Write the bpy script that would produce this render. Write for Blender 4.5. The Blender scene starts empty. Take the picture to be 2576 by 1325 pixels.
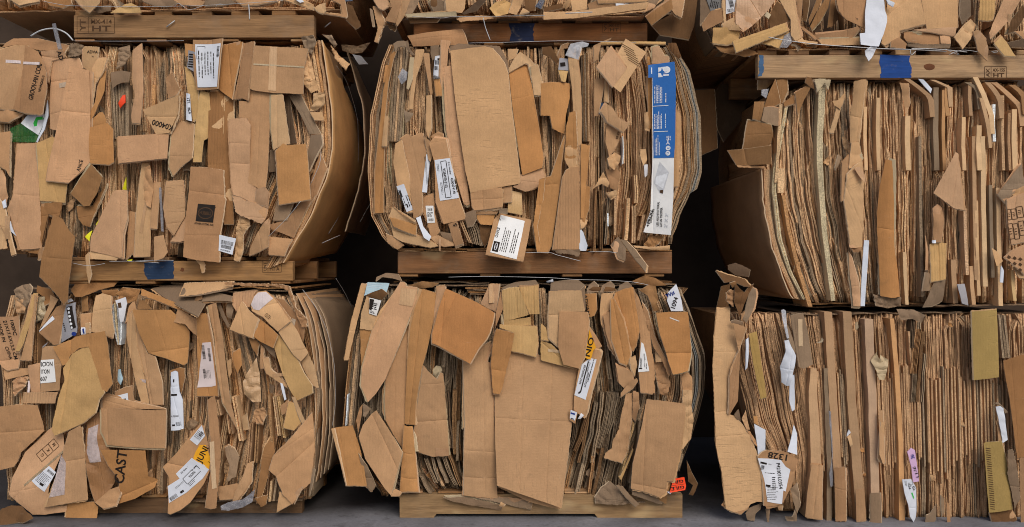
# Stacked bales of baled cardboard on wooden pallets, seen straight on.
import bpy, math, random
from mathutils import Vector, noise
from mathutils.geometry import delaunay_2d_cdt
R = random.Random(11)
S = bpy.context.scene
COL = S.collection
D = 4.0            # metres from lens to the front of the pile
CX, CY, PPM, CAMZ = 1287.5, 662.5, 500.0, 1.256

# ------------------------------------------------------------------ measuring frames
K = 2575 / 3007
REG = {'F': (0, 0, K)}
for i, x0 in enumerate((0, 600, 1000, 1600, 2100, 2500)):
    REG['A%d' % (i + 1)] = (x0, 0, 2.65)
    REG['B%d' % (i + 1)] = (x0, 400, 2.65)
for i, x0 in enumerate((0, 500, 1000, 1600, 2100, 2500)):
    REG['C%d' % (i + 1)] = (x0, 780, 3.3133)
    REG['D%d' % (i + 1)] = (x0, 1147, 3.3133)

def f(reg, x, y):
    x0, y0, s = REG[reg]
    return ((x0 + x / s) * K, (y0 + y / s) * K)

def pts(reg, s):
    if not isinstance(s, str):
        return [f(reg, *p) for p in s]
    return [f(reg, *map(float, q.split(','))) for q in s.split()]

def W(px, py, y):
    s = (D + y) / D
    return Vector(((px - CX) / PPM * s, y, CAMZ + (CY - py) / PPM * s))

def lin(c):
    return tuple(((v / 255) / 12.92 if v <= 10 else ((v / 255 + .055) / 1.055) ** 2.4) for v in c)

PAL = dict(t=(186, 145, 105), l=(203, 163, 119), p=(197, 155, 117), o=(186, 135, 84), y=(198, 160, 107), g=(146, 122, 97),
           b=(152, 111, 71), d=(110, 79, 50), c=(186, 166, 132), w=(216, 220, 228), k=(160, 160, 166), v=(172, 142, 84),
           m=(134, 111, 88), n=(98, 78, 60), B=(38, 104, 178), G=(40, 110, 46), Y=(226, 218, 30), Q=(240, 172, 38), r=(236, 70, 26),
           N=(40, 70, 104), P=(214, 178, 214), A=(176, 203, 214), W=(232, 232, 230), e=(120, 118, 116), a=(170, 130, 93), s=(222, 206, 202))

def colour(c, jit=.06, rnd=R):
    if isinstance(c, str):
        c = PAL[c]
    k = 1 + rnd.uniform(-jit, jit)
    h = rnd.uniform(-jit, jit) * .4
    a = lin(c)
    return (min(1, a[0] * k * (1 + h)), min(1, a[1] * k), min(1, a[2] * k * (1 - h)), 1)

def edge_colour(c, jit=.06, rnd=R, gain=1.26, grey=.12):
    a = colour(c, jit, rnd); a = (a[0] * .98, a[1] * 1.01, a[2] * .95, 1); m = .3 * a[0] + .55 * a[1] + .15 * a[2]
    return tuple(min(1, (v * (1 - grey) + m * grey) * gain) for v in a[:3]) + (1,)

# ------------------------------------------------------------------ materials
class N:
    def __init__(s, name):
        s.m = bpy.data.materials.new(name); s.m.use_nodes = True
        s.t = s.m.node_tree; s.b = s.t.nodes['Principled BSDF']
    def n(s, typ, **kw):
        o = s.t.nodes.new(typ)
        for k, v in kw.items():
            if hasattr(o, k) and k not in ('Scale', 'Detail'):
                setattr(o, k, v)
            else:
                o.inputs[k].default_value = v
        return o
    def l(s, a, b):
        s.t.links.new(a, b)
    def math(s, op, a, b=None, c=None, clamp=False):
        o = s.t.nodes.new('ShaderNodeMath'); o.operation = op; o.use_clamp = clamp
        for i, v in enumerate((a, b, c)):
            if v is None: continue
            if isinstance(v, (int, float)): o.inputs[i].default_value = v
            else: s.l(v, o.inputs[i])
        return o.outputs[0]
    def rng(s, v, a, b, c, d):
        o = s.t.nodes.new('ShaderNodeMapRange')
        for i, q in enumerate((a, b, c, d)): o.inputs[i + 1].default_value = q
        s.l(v, o.inputs[0]); return o.outputs[0]
    def noise(s, vec, scale, detail=3, rough=.55, stretch=None):
        if stretch:
            mp = s.t.nodes.new('ShaderNodeMapping'); mp.inputs['Scale'].default_value = stretch
            s.l(vec, mp.inputs[0]); vec = mp.outputs[0]
        o = s.t.nodes.new('ShaderNodeTexNoise')
        o.inputs['Scale'].default_value = scale; o.inputs['Detail'].default_value = detail; o.inputs['Roughness'].default_value = rough
        s.l(vec, o.inputs['Vector']); return o.outputs['Fac']
    def scale(s, col, fac):
        o = s.t.nodes.new('ShaderNodeVectorMath'); o.operation = 'SCALE'
        if isinstance(col, tuple): o.inputs[0].default_value = col[:3]
        else: s.l(col, o.inputs[0])
        s.l(fac, o.inputs['Scale']); return o.outputs[0]
    def mix(s, fac, a, b):
        o = s.t.nodes.new('ShaderNodeMix'); o.data_type = 'RGBA'
        if isinstance(fac, (int, float)): o.inputs[0].default_value = fac
        else: s.l(fac, o.inputs[0])
        for i, v in ((6, a), (7, b)):
            if isinstance(v, tuple): o.inputs[i].default_value = (*v[:3], 1)
            else: s.l(v, o.inputs[i])
        return o.outputs[2]
    def bump(s, h, strength, dist):
        o = s.t.nodes.new('ShaderNodeBump'); o.inputs['Strength'].default_value = strength; o.inputs['Distance'].default_value = dist
        s.l(h, o.inputs['Height']); s.l(o.outputs[0], s.b.inputs['Normal'])
    def fin(s, col, rough=.85, spec=.2):
        if isinstance(col, tuple): s.b.inputs['Base Color'].default_value = (*col[:3], 1)
        else: s.l(col, s.b.inputs['Base Color'])
        s.b.inputs['Roughness'].default_value = rough
        s.b.inputs['Specular IOR Level'].default_value = spec
        return s.m

def uvs(n):
    uv = n.n('ShaderNodeUVMap', uv_map='uv')
    oi = n.n('ShaderNodeObjectInfo')
    # shift every board so that no two share a pattern
    cb = n.n('ShaderNodeCombineXYZ'); n.l(oi.outputs['Random'], cb.inputs[2])
    sc = n.n('ShaderNodeVectorMath', operation='SCALE'); n.l(cb.outputs[0], sc.inputs[0]); sc.inputs['Scale'].default_value = 37.
    ad = n.n('ShaderNodeVectorMath', operation='ADD'); n.l(uv.outputs[0], ad.inputs[0]); n.l(sc.outputs[0], ad.inputs[1])
    at = n.n('ShaderNodeAttribute', attribute_name='tone')
    return ad.outputs[0], n.scale(oi.outputs['Color'], n.math('ADD', at.outputs['Fac'], 1.)), oi.outputs['Random']

def card(name, dash=0., ribs=.1, gloss=.0):
    n = N(name); vec, col, rnd = uvs(n)
    big = n.noise(vec, 5, 4, .6)
    fib = n.noise(vec, 1, 3, .6, (260, 38, 1))
    spk = n.noise(vec, 190, 2)
    fac = n.math('MULTIPLY', n.rng(big, .28, .72, .8, 1.1), n.rng(fib, .25, .75, .93, 1.06))
    fac = n.math('MULTIPLY', fac, n.rng(spk, .3, .7, .94, 1.05))
    c = n.scale(col, fac)
    sc = n.noise(vec, 1, 4, .7, (14, 90, 1))           # pale scuffs where the liner is rubbed
    c = n.mix(n.rng(sc, .66, .8, 0, .32), c, (.62, .5, .36))
    stn = n.noise(vec, 11, 5, .65)                      # dirt
    c = n.mix(n.rng(stn, .62, .8, 0, .35), c, (.12, .085, .055))
    wave = n.n('ShaderNodeTexWave', wave_type='BANDS', bands_direction='X')
    wave.inputs['Scale'].default_value = 22; wave.inputs['Distortion'].default_value = .6; wave.inputs['Detail'].default_value = 1
    n.l(vec, wave.inputs['Vector'])
    h = n.math('ADD', n.math('MULTIPLY', n.noise(vec, 32, 4, .6), .9), n.math('MULTIPLY', wave.outputs['Fac'], ribs))
    h = n.math('ADD', h, n.math('MULTIPLY', spk, .25))
    if dash:
        dn = n.noise(vec, 1, 2, .5, (17, 150, 1))
        mk = n.rng(n.noise(vec, 5, 2), .5, .62, 0, 1)
        dm = n.math('MULTIPLY', n.rng(dn, .57, .64, 0, 1), mk)
        h = n.math('SUBTRACT', h, n.math('MULTIPLY', dm, .55 * dash))
        c = n.mix(n.math('MULTIPLY', dm, .13 * dash), c, (.22, .15, .09))
    n.bump(h, .75, .0022)
    return n.fin(c, .88 - gloss * .5, .2 + gloss * .4)

M = {}
M['card'] = card('kraft_board')
M['dash'] = card('kraft_board_crushed', 1.)
M['rib'] = card('kraft_board_ribbed', 0, .8)
M['gloss'] = card('kraft_board_taped', 0, .25, .75)

def edge_mat():
    n = N('board_edge'); vec, col, rnd = uvs(n)
    fl = n.noise(vec, 1, 2, .6, (150, 170, 1))
    st = n.noise(vec, 1, 3, .6, (420, 10, 1))
    big = n.noise(vec, 9, 3)
    fac = n.math('MULTIPLY', n.rng(fl, .36, .6, .74, 1.2), n.rng(st, .3, .7, .82, 1.22))  # dark speckle puts the shade of the flute holes into the colour
    fac = n.math('MULTIPLY', fac, n.rng(big, .3, .7, .8, 1.1))
    n.bump(n.math('ADD', n.math('MULTIPLY', fl, .9), st), .9, .004)
    return n.fin(n.scale(col, fac), .92, .1)
M['edge'] = edge_mat()

def cut_mat():
    n = N('cut_edge'); vec, col, rnd = uvs(n)
    fl = n.noise(vec, 260, 2)
    c = n.mix(.6, n.scale(col, n.rng(fl, .35, .65, .85, 1.2)), (.68, .53, .36))
    return n.fin(c, .9, .1)
M['cut'] = cut_mat()

def paper():
    n = N('paper'); vec, col, rnd = uvs(n)
    big = n.noise(vec, 9, 4, .6)
    n.bump(n.noise(vec, 24, 4), .5, .003)
    return n.fin(n.scale(col, n.rng(big, .3, .7, .9, 1.03)), .6, .3)
M['paper'] = paper()

def simple(name, c, rough=.7, spec=.2, metal=0.):
    n = N(name); n.b.inputs['Metallic'].default_value = metal
    tc = n.n('ShaderNodeTexCoord')
    z = n.noise(tc.outputs['Object'], 40, 4, .6)
    return n.fin(n.scale(tuple(c), n.rng(z, .3, .7, .8, 1.1)), rough, spec)
M['ink'] = simple('black_ink', lin((44, 38, 34)), .8, .1)
M['brownink'] = simple('faded_ink', lin((84, 62, 44)), .85, .1)
M['white'] = simple('white_ink', lin((225, 228, 232)), .7, .1)
M['blueink'] = simple('blue_ink', lin((40, 60, 130)), .7, .1)
M['wire'] = simple('galvanised_wire', (.5, .5, .5), .4, .5, .2)
M['strap'] = simple('plastic_strap', (.5, .52, .54), .3, .5)
M['green'] = simple('green_mark', lin((60, 200, 80)), .6)

def plastic():
    n = N('clear_film'); vec, col, rnd = uvs(n)
    h = n.noise(vec, 40, 5, .7); n.bump(h, 1., .006)
    n.b.inputs['Alpha'].default_value = .5
    return n.fin(n.scale(col, n.rng(h, .3, .7, .75, 1.15)), .16, .6)
M['film'] = plastic()

def wood():
    n = N('pallet_wood'); tc = n.n('ShaderNodeTexCoord'); oi = n.n('ShaderNodeObjectInfo')
    cb = n.n('ShaderNodeCombineXYZ'); n.l(oi.outputs['Random'], cb.inputs[1])
    sc = n.n('ShaderNodeVectorMath', operation='SCALE'); n.l(cb.outputs[0], sc.inputs[0]); sc.inputs['Scale'].default_value = 23.
    ad = n.n('ShaderNodeVectorMath', operation='ADD'); n.l(tc.outputs['Object'], ad.inputs[0]); n.l(sc.outputs[0], ad.inputs[1])
    vec = ad.outputs[0]
    g1 = n.noise(vec, 1, 4, .6, (3, 60, 46)); g2 = n.noise(vec, 1, 3, .6, (9, 240, 200))
    st = n.noise(vec, 1, 4, .65, (2.6, 14, 12))
    fac = n.math('MULTIPLY', n.rng(g1, .3, .7, .72, 1.12), n.rng(g2, .3, .7, .86, 1.08))
    c = n.scale(oi.outputs['Color'], fac)
    c = n.mix(n.rng(st, .5, .7, 0, .7), c, lin((96, 72, 50)))
    gs = n.noise(vec, 5, 5, .7); c = n.mix(n.rng(gs, .5, .72, 0, .34), c, lin((136, 122, 106)))
    rw = n.noise(vec, 1, 2, .5, (4, 10, 10))
    c = n.mix(n.rng(rw, .62, .72, 0, .35), c, lin((214, 186, 138)))
    ck = n.noise(vec, 1, 4, .7, (2.2, 95, 80)); c = n.mix(n.rng(ck, .26, .34, .75, 0), c, lin((50, 36, 26)))
    n.bump(n.math('ADD', g1, n.math('MULTIPLY', g2, .6)), .7, .004)
    return n.fin(c, .85, .2)
M['wood'] = wood()

def paint():
    n = N('blue_paint'); tc = n.n('ShaderNodeTexCoord')
    z = n.noise(tc.outputs['Object'], 24, 5, .7); z2 = n.noise(tc.outputs['Object'], 1, 4, .7, (10, 90, 90))
    oi = n.n('ShaderNodeObjectInfo'); c = n.mix(n.rng(z, .58, .76, 0, .6), oi.outputs['Color'], lin((132, 120, 104)))
    n.bump(z2, .5, .003)
    return n.fin(n.scale(c, n.rng(z2, .3, .7, .75, 1.1)), .7, .2)
M['paint'] = paint()

def concrete():
    n = N('concrete'); tc = n.n('ShaderNodeTexCoord'); v = tc.outputs['Object']
    a = n.noise(v, 3.5, 6, .65); b = n.noise(v, 60, 4, .6); c = n.noise(v, 14, 5, .7)
    fac = n.math('MULTIPLY', n.rng(a, .3, .7, .62, 1.25), n.rng(b, .3, .7, .88, 1.1))
    col = n.scale(lin((128, 127, 130)), fac)
    col = n.mix(n.rng(c, .52, .72, 0, .6), col, lin((52, 48, 48)))
    col = n.mix(n.rng(n.noise(v, 34, 4, .7), .68, .74, 0, .5), col, lin((160, 158, 158)))
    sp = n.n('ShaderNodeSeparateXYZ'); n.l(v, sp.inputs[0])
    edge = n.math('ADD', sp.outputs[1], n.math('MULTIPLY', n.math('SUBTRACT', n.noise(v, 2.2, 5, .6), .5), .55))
    edge = n.math('ADD', edge, n.rng(sp.outputs[0], -1.5, -.7, .22, 0))  # brings the painted shade further forward at the left
    col = n.mix(n.rng(edge, -.1, .22, 0, .85), col, lin((46, 40, 37)))      # shade under and between the bales, painted into the concrete colour
    n.bump(n.math('ADD', c, n.math('MULTIPLY', b, .4)), .6, .004)
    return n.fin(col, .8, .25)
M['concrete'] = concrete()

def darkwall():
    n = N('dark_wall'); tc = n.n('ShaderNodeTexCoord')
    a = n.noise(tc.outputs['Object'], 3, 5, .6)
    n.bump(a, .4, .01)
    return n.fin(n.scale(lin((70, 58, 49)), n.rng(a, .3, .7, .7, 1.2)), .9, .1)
M['wall'] = darkwall()

# ------------------------------------------------------------------ objects
def link(name, me, parent=None, col=(1, 1, 1, 1)):
    o = bpy.data.objects.new(name, me); COL.objects.link(o)
    o.color = col
    if parent is not None: o.parent = parent
    return o

def tag(o, label=None, cat=None, group=None, kind=None):
    if label: o['label'] = label
    if cat: o['category'] = cat
    if group: o['group'] = group
    if kind: o['kind'] = kind
    return o

def mesh(name, verts, faces, mats, mi=None, uv=None, smooth=None):
    me = bpy.data.meshes.new(name)
    me.from_pydata([tuple(v) for v in verts], [], faces)
    for m in mats: me.materials.append(M[m])
    if mi: me.polygons.foreach_set('material_index', mi)
    if smooth is not None:
        me.polygons.foreach_set('use_smooth', smooth if isinstance(smooth, list) else [smooth] * len(faces))
    if uv:
        ul = me.uv_layers.new(name='uv')
        flat = []
        if isinstance(uv[0], list):
            for fu in uv:
                for q in fu: flat += q
        else:
            for fc in faces:
                for i in fc: flat += uv[i]
        ul.data.foreach_set('uv', flat)
    me.update()
    return me

# ------------------------------------------------------------------ lettering
_txt = {}
def glyphs(s):
    if s not in _txt:
        cu = bpy.data.curves.new('lettering', 'FONT'); cu.body = s; cu.resolution_u = 3; cu.offset = .018
        ob = bpy.data.objects.new('lettering', cu); COL.objects.link(ob)
        bpy.context.view_layer.update()
        me = ob.to_mesh()
        vs = [(v.co.x, v.co.y) for v in me.vertices]; fs = [tuple(p.vertices) for p in me.polygons]
        ob.to_mesh_clear(); COL.objects.unlink(ob); bpy.data.objects.remove(ob); bpy.data.curves.remove(cu)
        x0 = min(v[0] for v in vs); x1 = max(v[0] for v in vs); y0 = min(v[1] for v in vs); y1 = max(v[1] for v in vs)
        _txt[s] = ([(v[0] - (x0 + x1) / 2, v[1] - (y0 + y1) / 2) for v in vs], fs, x1 - x0, y1 - y0)
    return _txt[s]

def split_ink(iv, fs, lim=9.):
    V = list(iv); out = []; todo = []
    for fc in fs:
        if all(math.hypot(V[fc[i]][0] - V[fc[i - 1]][0], V[fc[i]][1] - V[fc[i - 1]][1]) < lim for i in range(len(fc))): out.append(fc)
        elif len(fc) <= 4: todo += [(fc[0], fc[k], fc[k + 1]) for k in range(1, len(fc) - 1)]
        else:
            from mathutils.geometry import tessellate_polygon
            todo += [tuple(fc[k] for k in t) for t in tessellate_polygon([[Vector((*V[i], 0)) for i in fc]])]
    while todo:
        t = todo.pop(); L = [math.hypot(V[t[i]][0] - V[t[(i + 1) % 3]][0], V[t[i]][1] - V[t[(i + 1) % 3]][1]) for i in range(3)]
        m = max(range(3), key=lambda i: L[i])
        if L[m] < lim: out.append(t); continue
        a, b, c = t[m], t[(m + 1) % 3], t[(m + 2) % 3]
        V.append(((V[a][0] + V[b][0]) / 2, (V[a][1] + V[b][1]) / 2)); k = len(V) - 1
        todo += [(a, k, c), (k, b, c)]
    return V, out

# ------------------------------------------------------------------ a piece of board, paper or film cut to an outline
SHEETS = []
class Sheet:
    def __init__(s, bale, reg, outline, layer=1, col='t', name='cardboard_panel', mat='card', cr=2.2, tilt=None, curl=None,
                 folds=(), torn=0., th=.0045, ang=0., lab=None, dy=0., base=None, jit=.085, fr=9., seed=None, auto=True, cat=None, group=None):
        SHEETS.append(s)
        s.bale, s.reg, s.name, s.mat, s.cr, s.torn, s.th, s.lab, s.fr, s.base, s.cat, s.group = bale, reg, name, mat, cr, torn, th, lab, fr, base, cat, group
        s.poly = pts(reg, outline)
        s.r = random.Random(seed if seed is not None else len(SHEETS) * 7 + 3)
        s.col = colour(col, jit, s.r)
        xs = [p[0] for p in s.poly]; ys = [p[1] for p in s.poly]
        s.c = ((min(xs) + max(xs)) / 2, (min(ys) + max(ys)) / 2)
        hx, hz = max(6, max(xs) - min(xs)) / 1000, max(6, max(ys) - min(ys)) / 1000
        s.yb = (bale.y0 if bale else 0) - .012 - .0125 * layer + dy + s.r.uniform(-.003, .003)
        if tilt is None: tilt = (min(.3, .0065 / hx) * s.r.uniform(-1, 1), min(.25, .0065 / hz) * s.r.uniform(-1, 1))
        s.tilt = tilt
        if curl is None: curl = (.006 / hx ** 2 * s.r.uniform(-.35, .9), .006 / hz ** 2 * s.r.uniform(-.4, .9))
        s.curl = curl
        s.folds = []
        for q in folds:
            a, b = f(reg, q[0], q[1]), f(reg, q[2], q[3])
            s.folds.append((a, b, math.tan(math.radians(q[4]))))
        if auto and base is None and not folds and hx * hz > .004:
            main = math.atan2(hx, hz) * .0 + s.r.uniform(-.2, .2)
            for k in range(s.r.choice((1, 1, 2))):
                a = main + s.r.uniform(-.08, .08) + (0 if s.r.random() < .6 else math.pi / 2)
                ox, oy = s.c[0] + s.r.uniform(-.6, .6) * hx * 500, s.c[1] + s.r.uniform(-.6, .6) * hz * 500
                s.folds.append(((ox, oy), (ox + math.sin(a) * 50, oy + math.cos(a) * 50), math.tan(math.radians(s.r.uniform(-13, 13)))))
        if not torn and base is None and mat not in ('paper', 'film') and s.r.random() < .4: s.torn = s.r.uniform(.3, 1.)
        s.ang = math.radians(ang); s.off = Vector((s.r.uniform(-50, 50), s.r.uniform(-50, 50), s.r.uniform(-50, 50)))
        s.ink = []      # (material, verts2d, faces)
        s.kids = []
        if base: base.kids.append(s)

    def depth(s, px, py):
        if s.base: return s.base.depth(px, py) - s.base_off()
        u, v = (px - s.c[0]) / PPM, (s.c[1] - py) / PPM
        y = s.yb + s.tilt[0] * u + s.tilt[1] * v + s.curl[0] * u * u + s.curl[1] * v * v
        for a, b, t in s.folds:
            dx, dy = b[0] - a[0], b[1] - a[1]; L = math.hypot(dx, dy) or 1
            dd = ((px - a[0]) * dy - (py - a[1]) * dx) / L / PPM
            if dd > 0: y += t * dd
            if abs(dd) < .0035: y += .0016 * (1 - abs(dd) / .0035)      # the scored crease itself
        if s.cr:
            q = Vector((u * s.fr, v * s.fr, 0)) + s.off
            y += s.cr * .001 * (noise.noise(q * .55) * 1.9 + (1 - 2 * abs(noise.noise(q * 1.7))) * .9)
        return y

    def base_off(s): return .0022

    def text(s, t, x, y, h, ang=0, w=None, mat='ink', reg=None):
        vs, fs, tw, thh = glyphs(t)
        r_ = reg or s.reg
        cx, cy = f(r_, x, y); k = K / REG[r_][2] if r_ != 'F' else 1.
        sy = h * k / thh; sx = (w * k / tw) if w else sy
        ca, sa = math.cos(math.radians(ang)), math.sin(math.radians(ang))
        out = []
        for vx, vy in vs:
            a, b = vx * sx, vy * sy
            out.append((cx + a * ca - b * sa, cy - (a * sa + b * ca)))
        s.ink.append((mat, out, [fc for fc in fs])); return s

    def fill(s, outline, mat='ink', reg=None):
        p = pts(reg or s.reg, outline); s.ink.append((mat, p, [tuple(range(len(p)))])); return s

    def rect(s, x, y, w, h, ang=0, mat='ink', reg=None):
        ca, sa = math.cos(math.radians(ang)), math.sin(math.radians(ang)); q = []
        for a, b in ((-w / 2, -h / 2), (w / 2, -h / 2), (w / 2, h / 2), (-w / 2, h / 2)):
            q.append((x + a * ca + b * sa, y - a * sa + b * ca))
        return s.fill(q, mat, reg)

    def frame(s, x, y, w, h, ang=0, lw=4, mat='ink', reg=None):
        ca, sa = math.cos(math.radians(ang)), math.sin(math.radians(ang))
        for a, b, ww, hh in ((0, -h / 2, w, lw), (0, h / 2, w, lw), (-w / 2, 0, lw, h - lw), (w / 2, 0, lw, h - lw)):
            s.rect(x + a * ca + b * sa, y - a * sa + b * ca, ww, hh, ang, mat, reg)
        return s

    def oval(s, x, y, a, b, ang=0, mat='ink', n=22, reg=None, part=(0, 360)):
        ca, sa = math.cos(math.radians(ang)), math.sin(math.radians(ang)); q = []
        for i in range(n):
            t = math.radians(part[0] + (part[1] - part[0]) * i / (n if part[1] - part[0] >= 360 else n - 1)); c_, d_ = math.cos(t) * a, math.sin(t) * b
            q.append((x + c_ * ca + d_ * sa, y - c_ * sa + d_ * ca))
        return s.fill(q, mat, reg)

    def bars(s, x, y, w, h, n, ang=0, fillr=.5, vary=.3, mat='ink', reg=None, along=False):
        """n rows of print too small to read (along=False) or the bars of a barcode (along=True)"""
        ca, sa = math.cos(math.radians(ang)), math.sin(math.radians(ang))
        for i in range(n):
            if along:
                a = (i + .5) / n * w - w / 2; ww, hh, b = w / n * s.r.uniform(.25, .75), h, 0
            else:
                b = (i + .5) / n * h - h / 2; hh = h / n * fillr; ww = w * (1 - s.r.uniform(0, vary)); a = (ww - w) / 2
                if ww > hh * 5 and n > 0 and fillr != .12:       # broken into words
                    p_ = -w / 2
                    while p_ < a + ww / 2 - hh:
                        q_ = min(hh * s.r.uniform(1.5, 5.5), a + ww / 2 - p_); c_ = p_ + q_ / 2
                        s.rect(x + c_ * ca + b * sa, y - c_ * sa + b * ca, q_, hh, ang, mat, reg); p_ += q_ + hh * s.r.uniform(.6, 1.1)
                    continue
            s.rect(x + a * ca + b * sa, y - a * sa + b * ca, ww, hh, ang, mat, reg)
        return s

    def tape(s):
        r = random.Random(len(s.poly) + int(s.c[0] * 7 + s.c[1]))
        xs = [p[0] for p in s.poly]; ys = [p[1] for p in s.poly]
        if s.base or not s.bale or s.kids or s.ink or s.name != 'cardboard_panel' or r.random() > .07 or (max(xs) - min(xs)) * (max(ys) - min(ys)) < 3500: return
        w, h = r.uniform(7, 13), (max(ys) - min(ys)) * r.uniform(.25, .5); ox, oy = s.c[0] + r.uniform(-.15, .15) * (max(xs) - min(xs)), s.c[1] + r.uniform(-.15, .15) * (max(ys) - min(ys))
        a = r.uniform(-.3, .3) + (math.pi / 2 if r.random() < .3 else 0); q = []
        if abs(a) > 1: h = min(h, (max(xs) - min(xs)) * .5)
        for x, y in ((-w / 2, -h / 2), (w / 2, -h / 2 + r.uniform(-3, 3)), (w / 2, h / 2), (-w / 2, h / 2 + r.uniform(-3, 3))):
            q.append((ox + x * math.cos(a) - y * math.sin(a), oy + x * math.sin(a) + y * math.cos(a)))
        label(s, q, r.choice(((206, 176, 138), (176, 138, 98), (190, 170, 146))), 'parcel_tape', 'gloss', reg='F')
    def build(s):
        s.tape()
        r = s.r
        per = 0
        P0 = s.poly; n0 = len(P0)
        area = abs(sum(P0[i][0] * P0[(i + 1) % n0][1] - P0[(i + 1) % n0][0] * P0[i][1] for i in range(n0))) / 2
        step = max(2.6, min(9., math.sqrt(area / 150)))
        if s.base: step = max(3., min(9., math.sqrt(area / 40)))
        bd = []
        for i in range(n0):
            a, b = P0[i], P0[(i + 1) % n0]; L = math.hypot(b[0] - a[0], b[1] - a[1])
            m = max(1, int(L / (step if not s.torn else step * .55)))
            nx, ny = (b[1] - a[1]) / (L or 1), -(b[0] - a[0]) / (L or 1)
            for k in range(m):
                t = k / m; e = 0
                if k:
                    q = Vector(((a[0] + (b[0] - a[0]) * t) * .06, (a[1] + (b[1] - a[1]) * t) * .06, 3.)) + s.off
                    e = noise.noise(q) * (.5 if not s.base else .25) + s.torn * (noise.noise(q * 3.1) + .6 * r.uniform(-1, 1))
                bd.append(Vector((a[0] + (b[0] - a[0]) * t + nx * e, a[1] + (b[1] - a[1]) * t + ny * e)))
        nb = len(bd)
        xs = [p.x for p in bd]; ys = [p.y for p in bd]
        V = list(bd)
        # interior points
        def inside(x, y):
            c = False; j = nb - 1
            for i in range(nb):
                if (bd[i].y > y) != (bd[j].y > y) and x < (bd[j].x - bd[i].x) * (y - bd[i].y) / (bd[j].y - bd[i].y) + bd[i].x: c = not c
                j = i
            return c
        fpts = []
        if not s.base:
            for a, b, t in s.folds:
                L = math.hypot(b[0] - a[0], b[1] - a[1]) or 1; ux, uy = (b[0] - a[0]) / L, (b[1] - a[1]) / L
                md = (s.c[0] - a[0]) * ux + (s.c[1] - a[1]) * uy; half = math.hypot(max(xs) - min(xs), max(ys) - min(ys)) / 2
                st_ = max(3., step * .8); d_ = md - half
                while d_ < md + half:
                    for o_ in (0, 1.75, -1.75):
                        qx, qy = a[0] + ux * d_ - uy * o_, a[1] + uy * d_ + ux * o_
                        if inside(qx, qy) and min((qx - p.x) ** 2 + (qy - p.y) ** 2 for p in bd) > .6: V.append(Vector((qx, qy))); fpts.append((qx, qy))
                    d_ += st_
        fl_ = [(a, ((b[0] - a[0]) / (math.hypot(b[0] - a[0], b[1] - a[1]) or 1), (b[1] - a[1]) / (math.hypot(b[0] - a[0], b[1] - a[1]) or 1))) for a, b, t in s.folds] if not s.base else []
        y = min(ys) + step * .7
        while y < max(ys):
            x = min(xs) + step * .7
            while x < max(xs):
                qx, qy = x + r.uniform(-.25, .25) * step, y + r.uniform(-.25, .25) * step
                if inside(qx, qy) and min((qx - p.x) ** 2 + (qy - p.y) ** 2 for p in bd) > (step * .55) ** 2 and all(abs((qx - a[0]) * u[1] - (qy - a[1]) * u[0]) > 2.6 for a, u in fl_): V.append(Vector((qx, qy)))
                x += step
            y += step
        res = delaunay_2d_cdt(V, [], [list(range(nb))], 1, 1e-4)
        v2, fs = res[0], [tuple(q) for q in res[2]]
        if not fs: return None
        def up(fc):
            a, b, c = (v2[i] for i in fc[:3]); return (b.x - a.x) * (c.y - a.y) - (b.y - a.y) * (c.x - a.x)
        fs = [fc if up(fc) < 0 else tuple(reversed(fc)) for fc in fs]     # faces towards the lens (-y)
        ys_ = s.base.yb if s.base else s.yb
        k = (D + ys_) / D
        def P3(px, py, off=0.):
            y = s.depth(px, py) - off
            return ((px - CX) / PPM * k, y, CAMZ + (CY - py) / PPM * k)
        n = len(v2)
        sx, sy = (0, 0) if s.base or s.mat in ('paper', 'film') else (r.uniform(-2.4, 2.4), r.uniform(-.8, 3.))
        verts = [P3(v.x, v.y) for v in v2] + [P3(v.x, v.y, -s.th) for v in v2]
        verts[n:] = [(q[0] + sx / PPM, q[1], q[2] - sy / PPM) for q in verts[n:]]
        ca, sa = math.cos(s.ang), math.sin(s.ang)
        uv1 = [((v.x * ca - v.y * sa) / PPM, (-v.x * sa - v.y * ca) / PPM) for v in v2]; uv1 += uv1
        faces = list(fs); mi = [0] * len(fs); sm = [s.cr < 7] * len(fs)
        cnt = {}
        for fc in fs:
            for i in range(len(fc)):
                e = (fc[i], fc[(i + 1) % len(fc)]); cnt[tuple(sorted(e))] = cnt.get(tuple(sorted(e)), []) + [e]
        faces += [tuple(i + n for i in reversed(fc)) for fc in fs]; mi += [0] * len(fs); sm += [True] * len(fs)
        for q in cnt.values():
            if len(q) == 1:
                a, b = q[0]; faces.append((b, a, a + n, b + n)); mi.append(1); sm.append(False)
        mats = [s.mat, 'cut' if s.mat in ('card', 'dash', 'rib', 'gloss') else s.mat]
        ply, prev = 0, None
        for mt, iv, ifs in s.ink:
            if prev is not None and mt != prev: ply = min(ply + 1, 7)
            prev = mt
            if mt not in mats: mats.append(mt)
            m_i = mats.index(mt); o = len(verts); lift = .0016 + .0003 * ply if not s.base else .0009 + .00025 * ply
            iv, ifs = split_ink(iv, ifs)
            for px, py in iv:
                verts.append(P3(px, py, lift)); uv1.append((px / PPM, -py / PPM))
            for fc in ifs:
                fc = tuple(i + o for i in fc)
                q = [iv[i - o] for i in fc]
                ar = sum(q[i][0] * q[(i + 1) % len(q)][1] - q[(i + 1) % len(q)][0] * q[i][1] for i in range(len(q)))
                faces.append(fc if ar < 0 else tuple(reversed(fc))); mi.append(m_i); sm.append(False)
        me = mesh(s.name, verts, faces, mats, mi, uv1, sm)
        se = me.attributes.get('sharp_edge') or me.attributes.new('sharp_edge', 'BOOLEAN', 'EDGE')
        rim = {tuple(sorted(q[0])) for q in cnt.values() if len(q) == 1}
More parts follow.
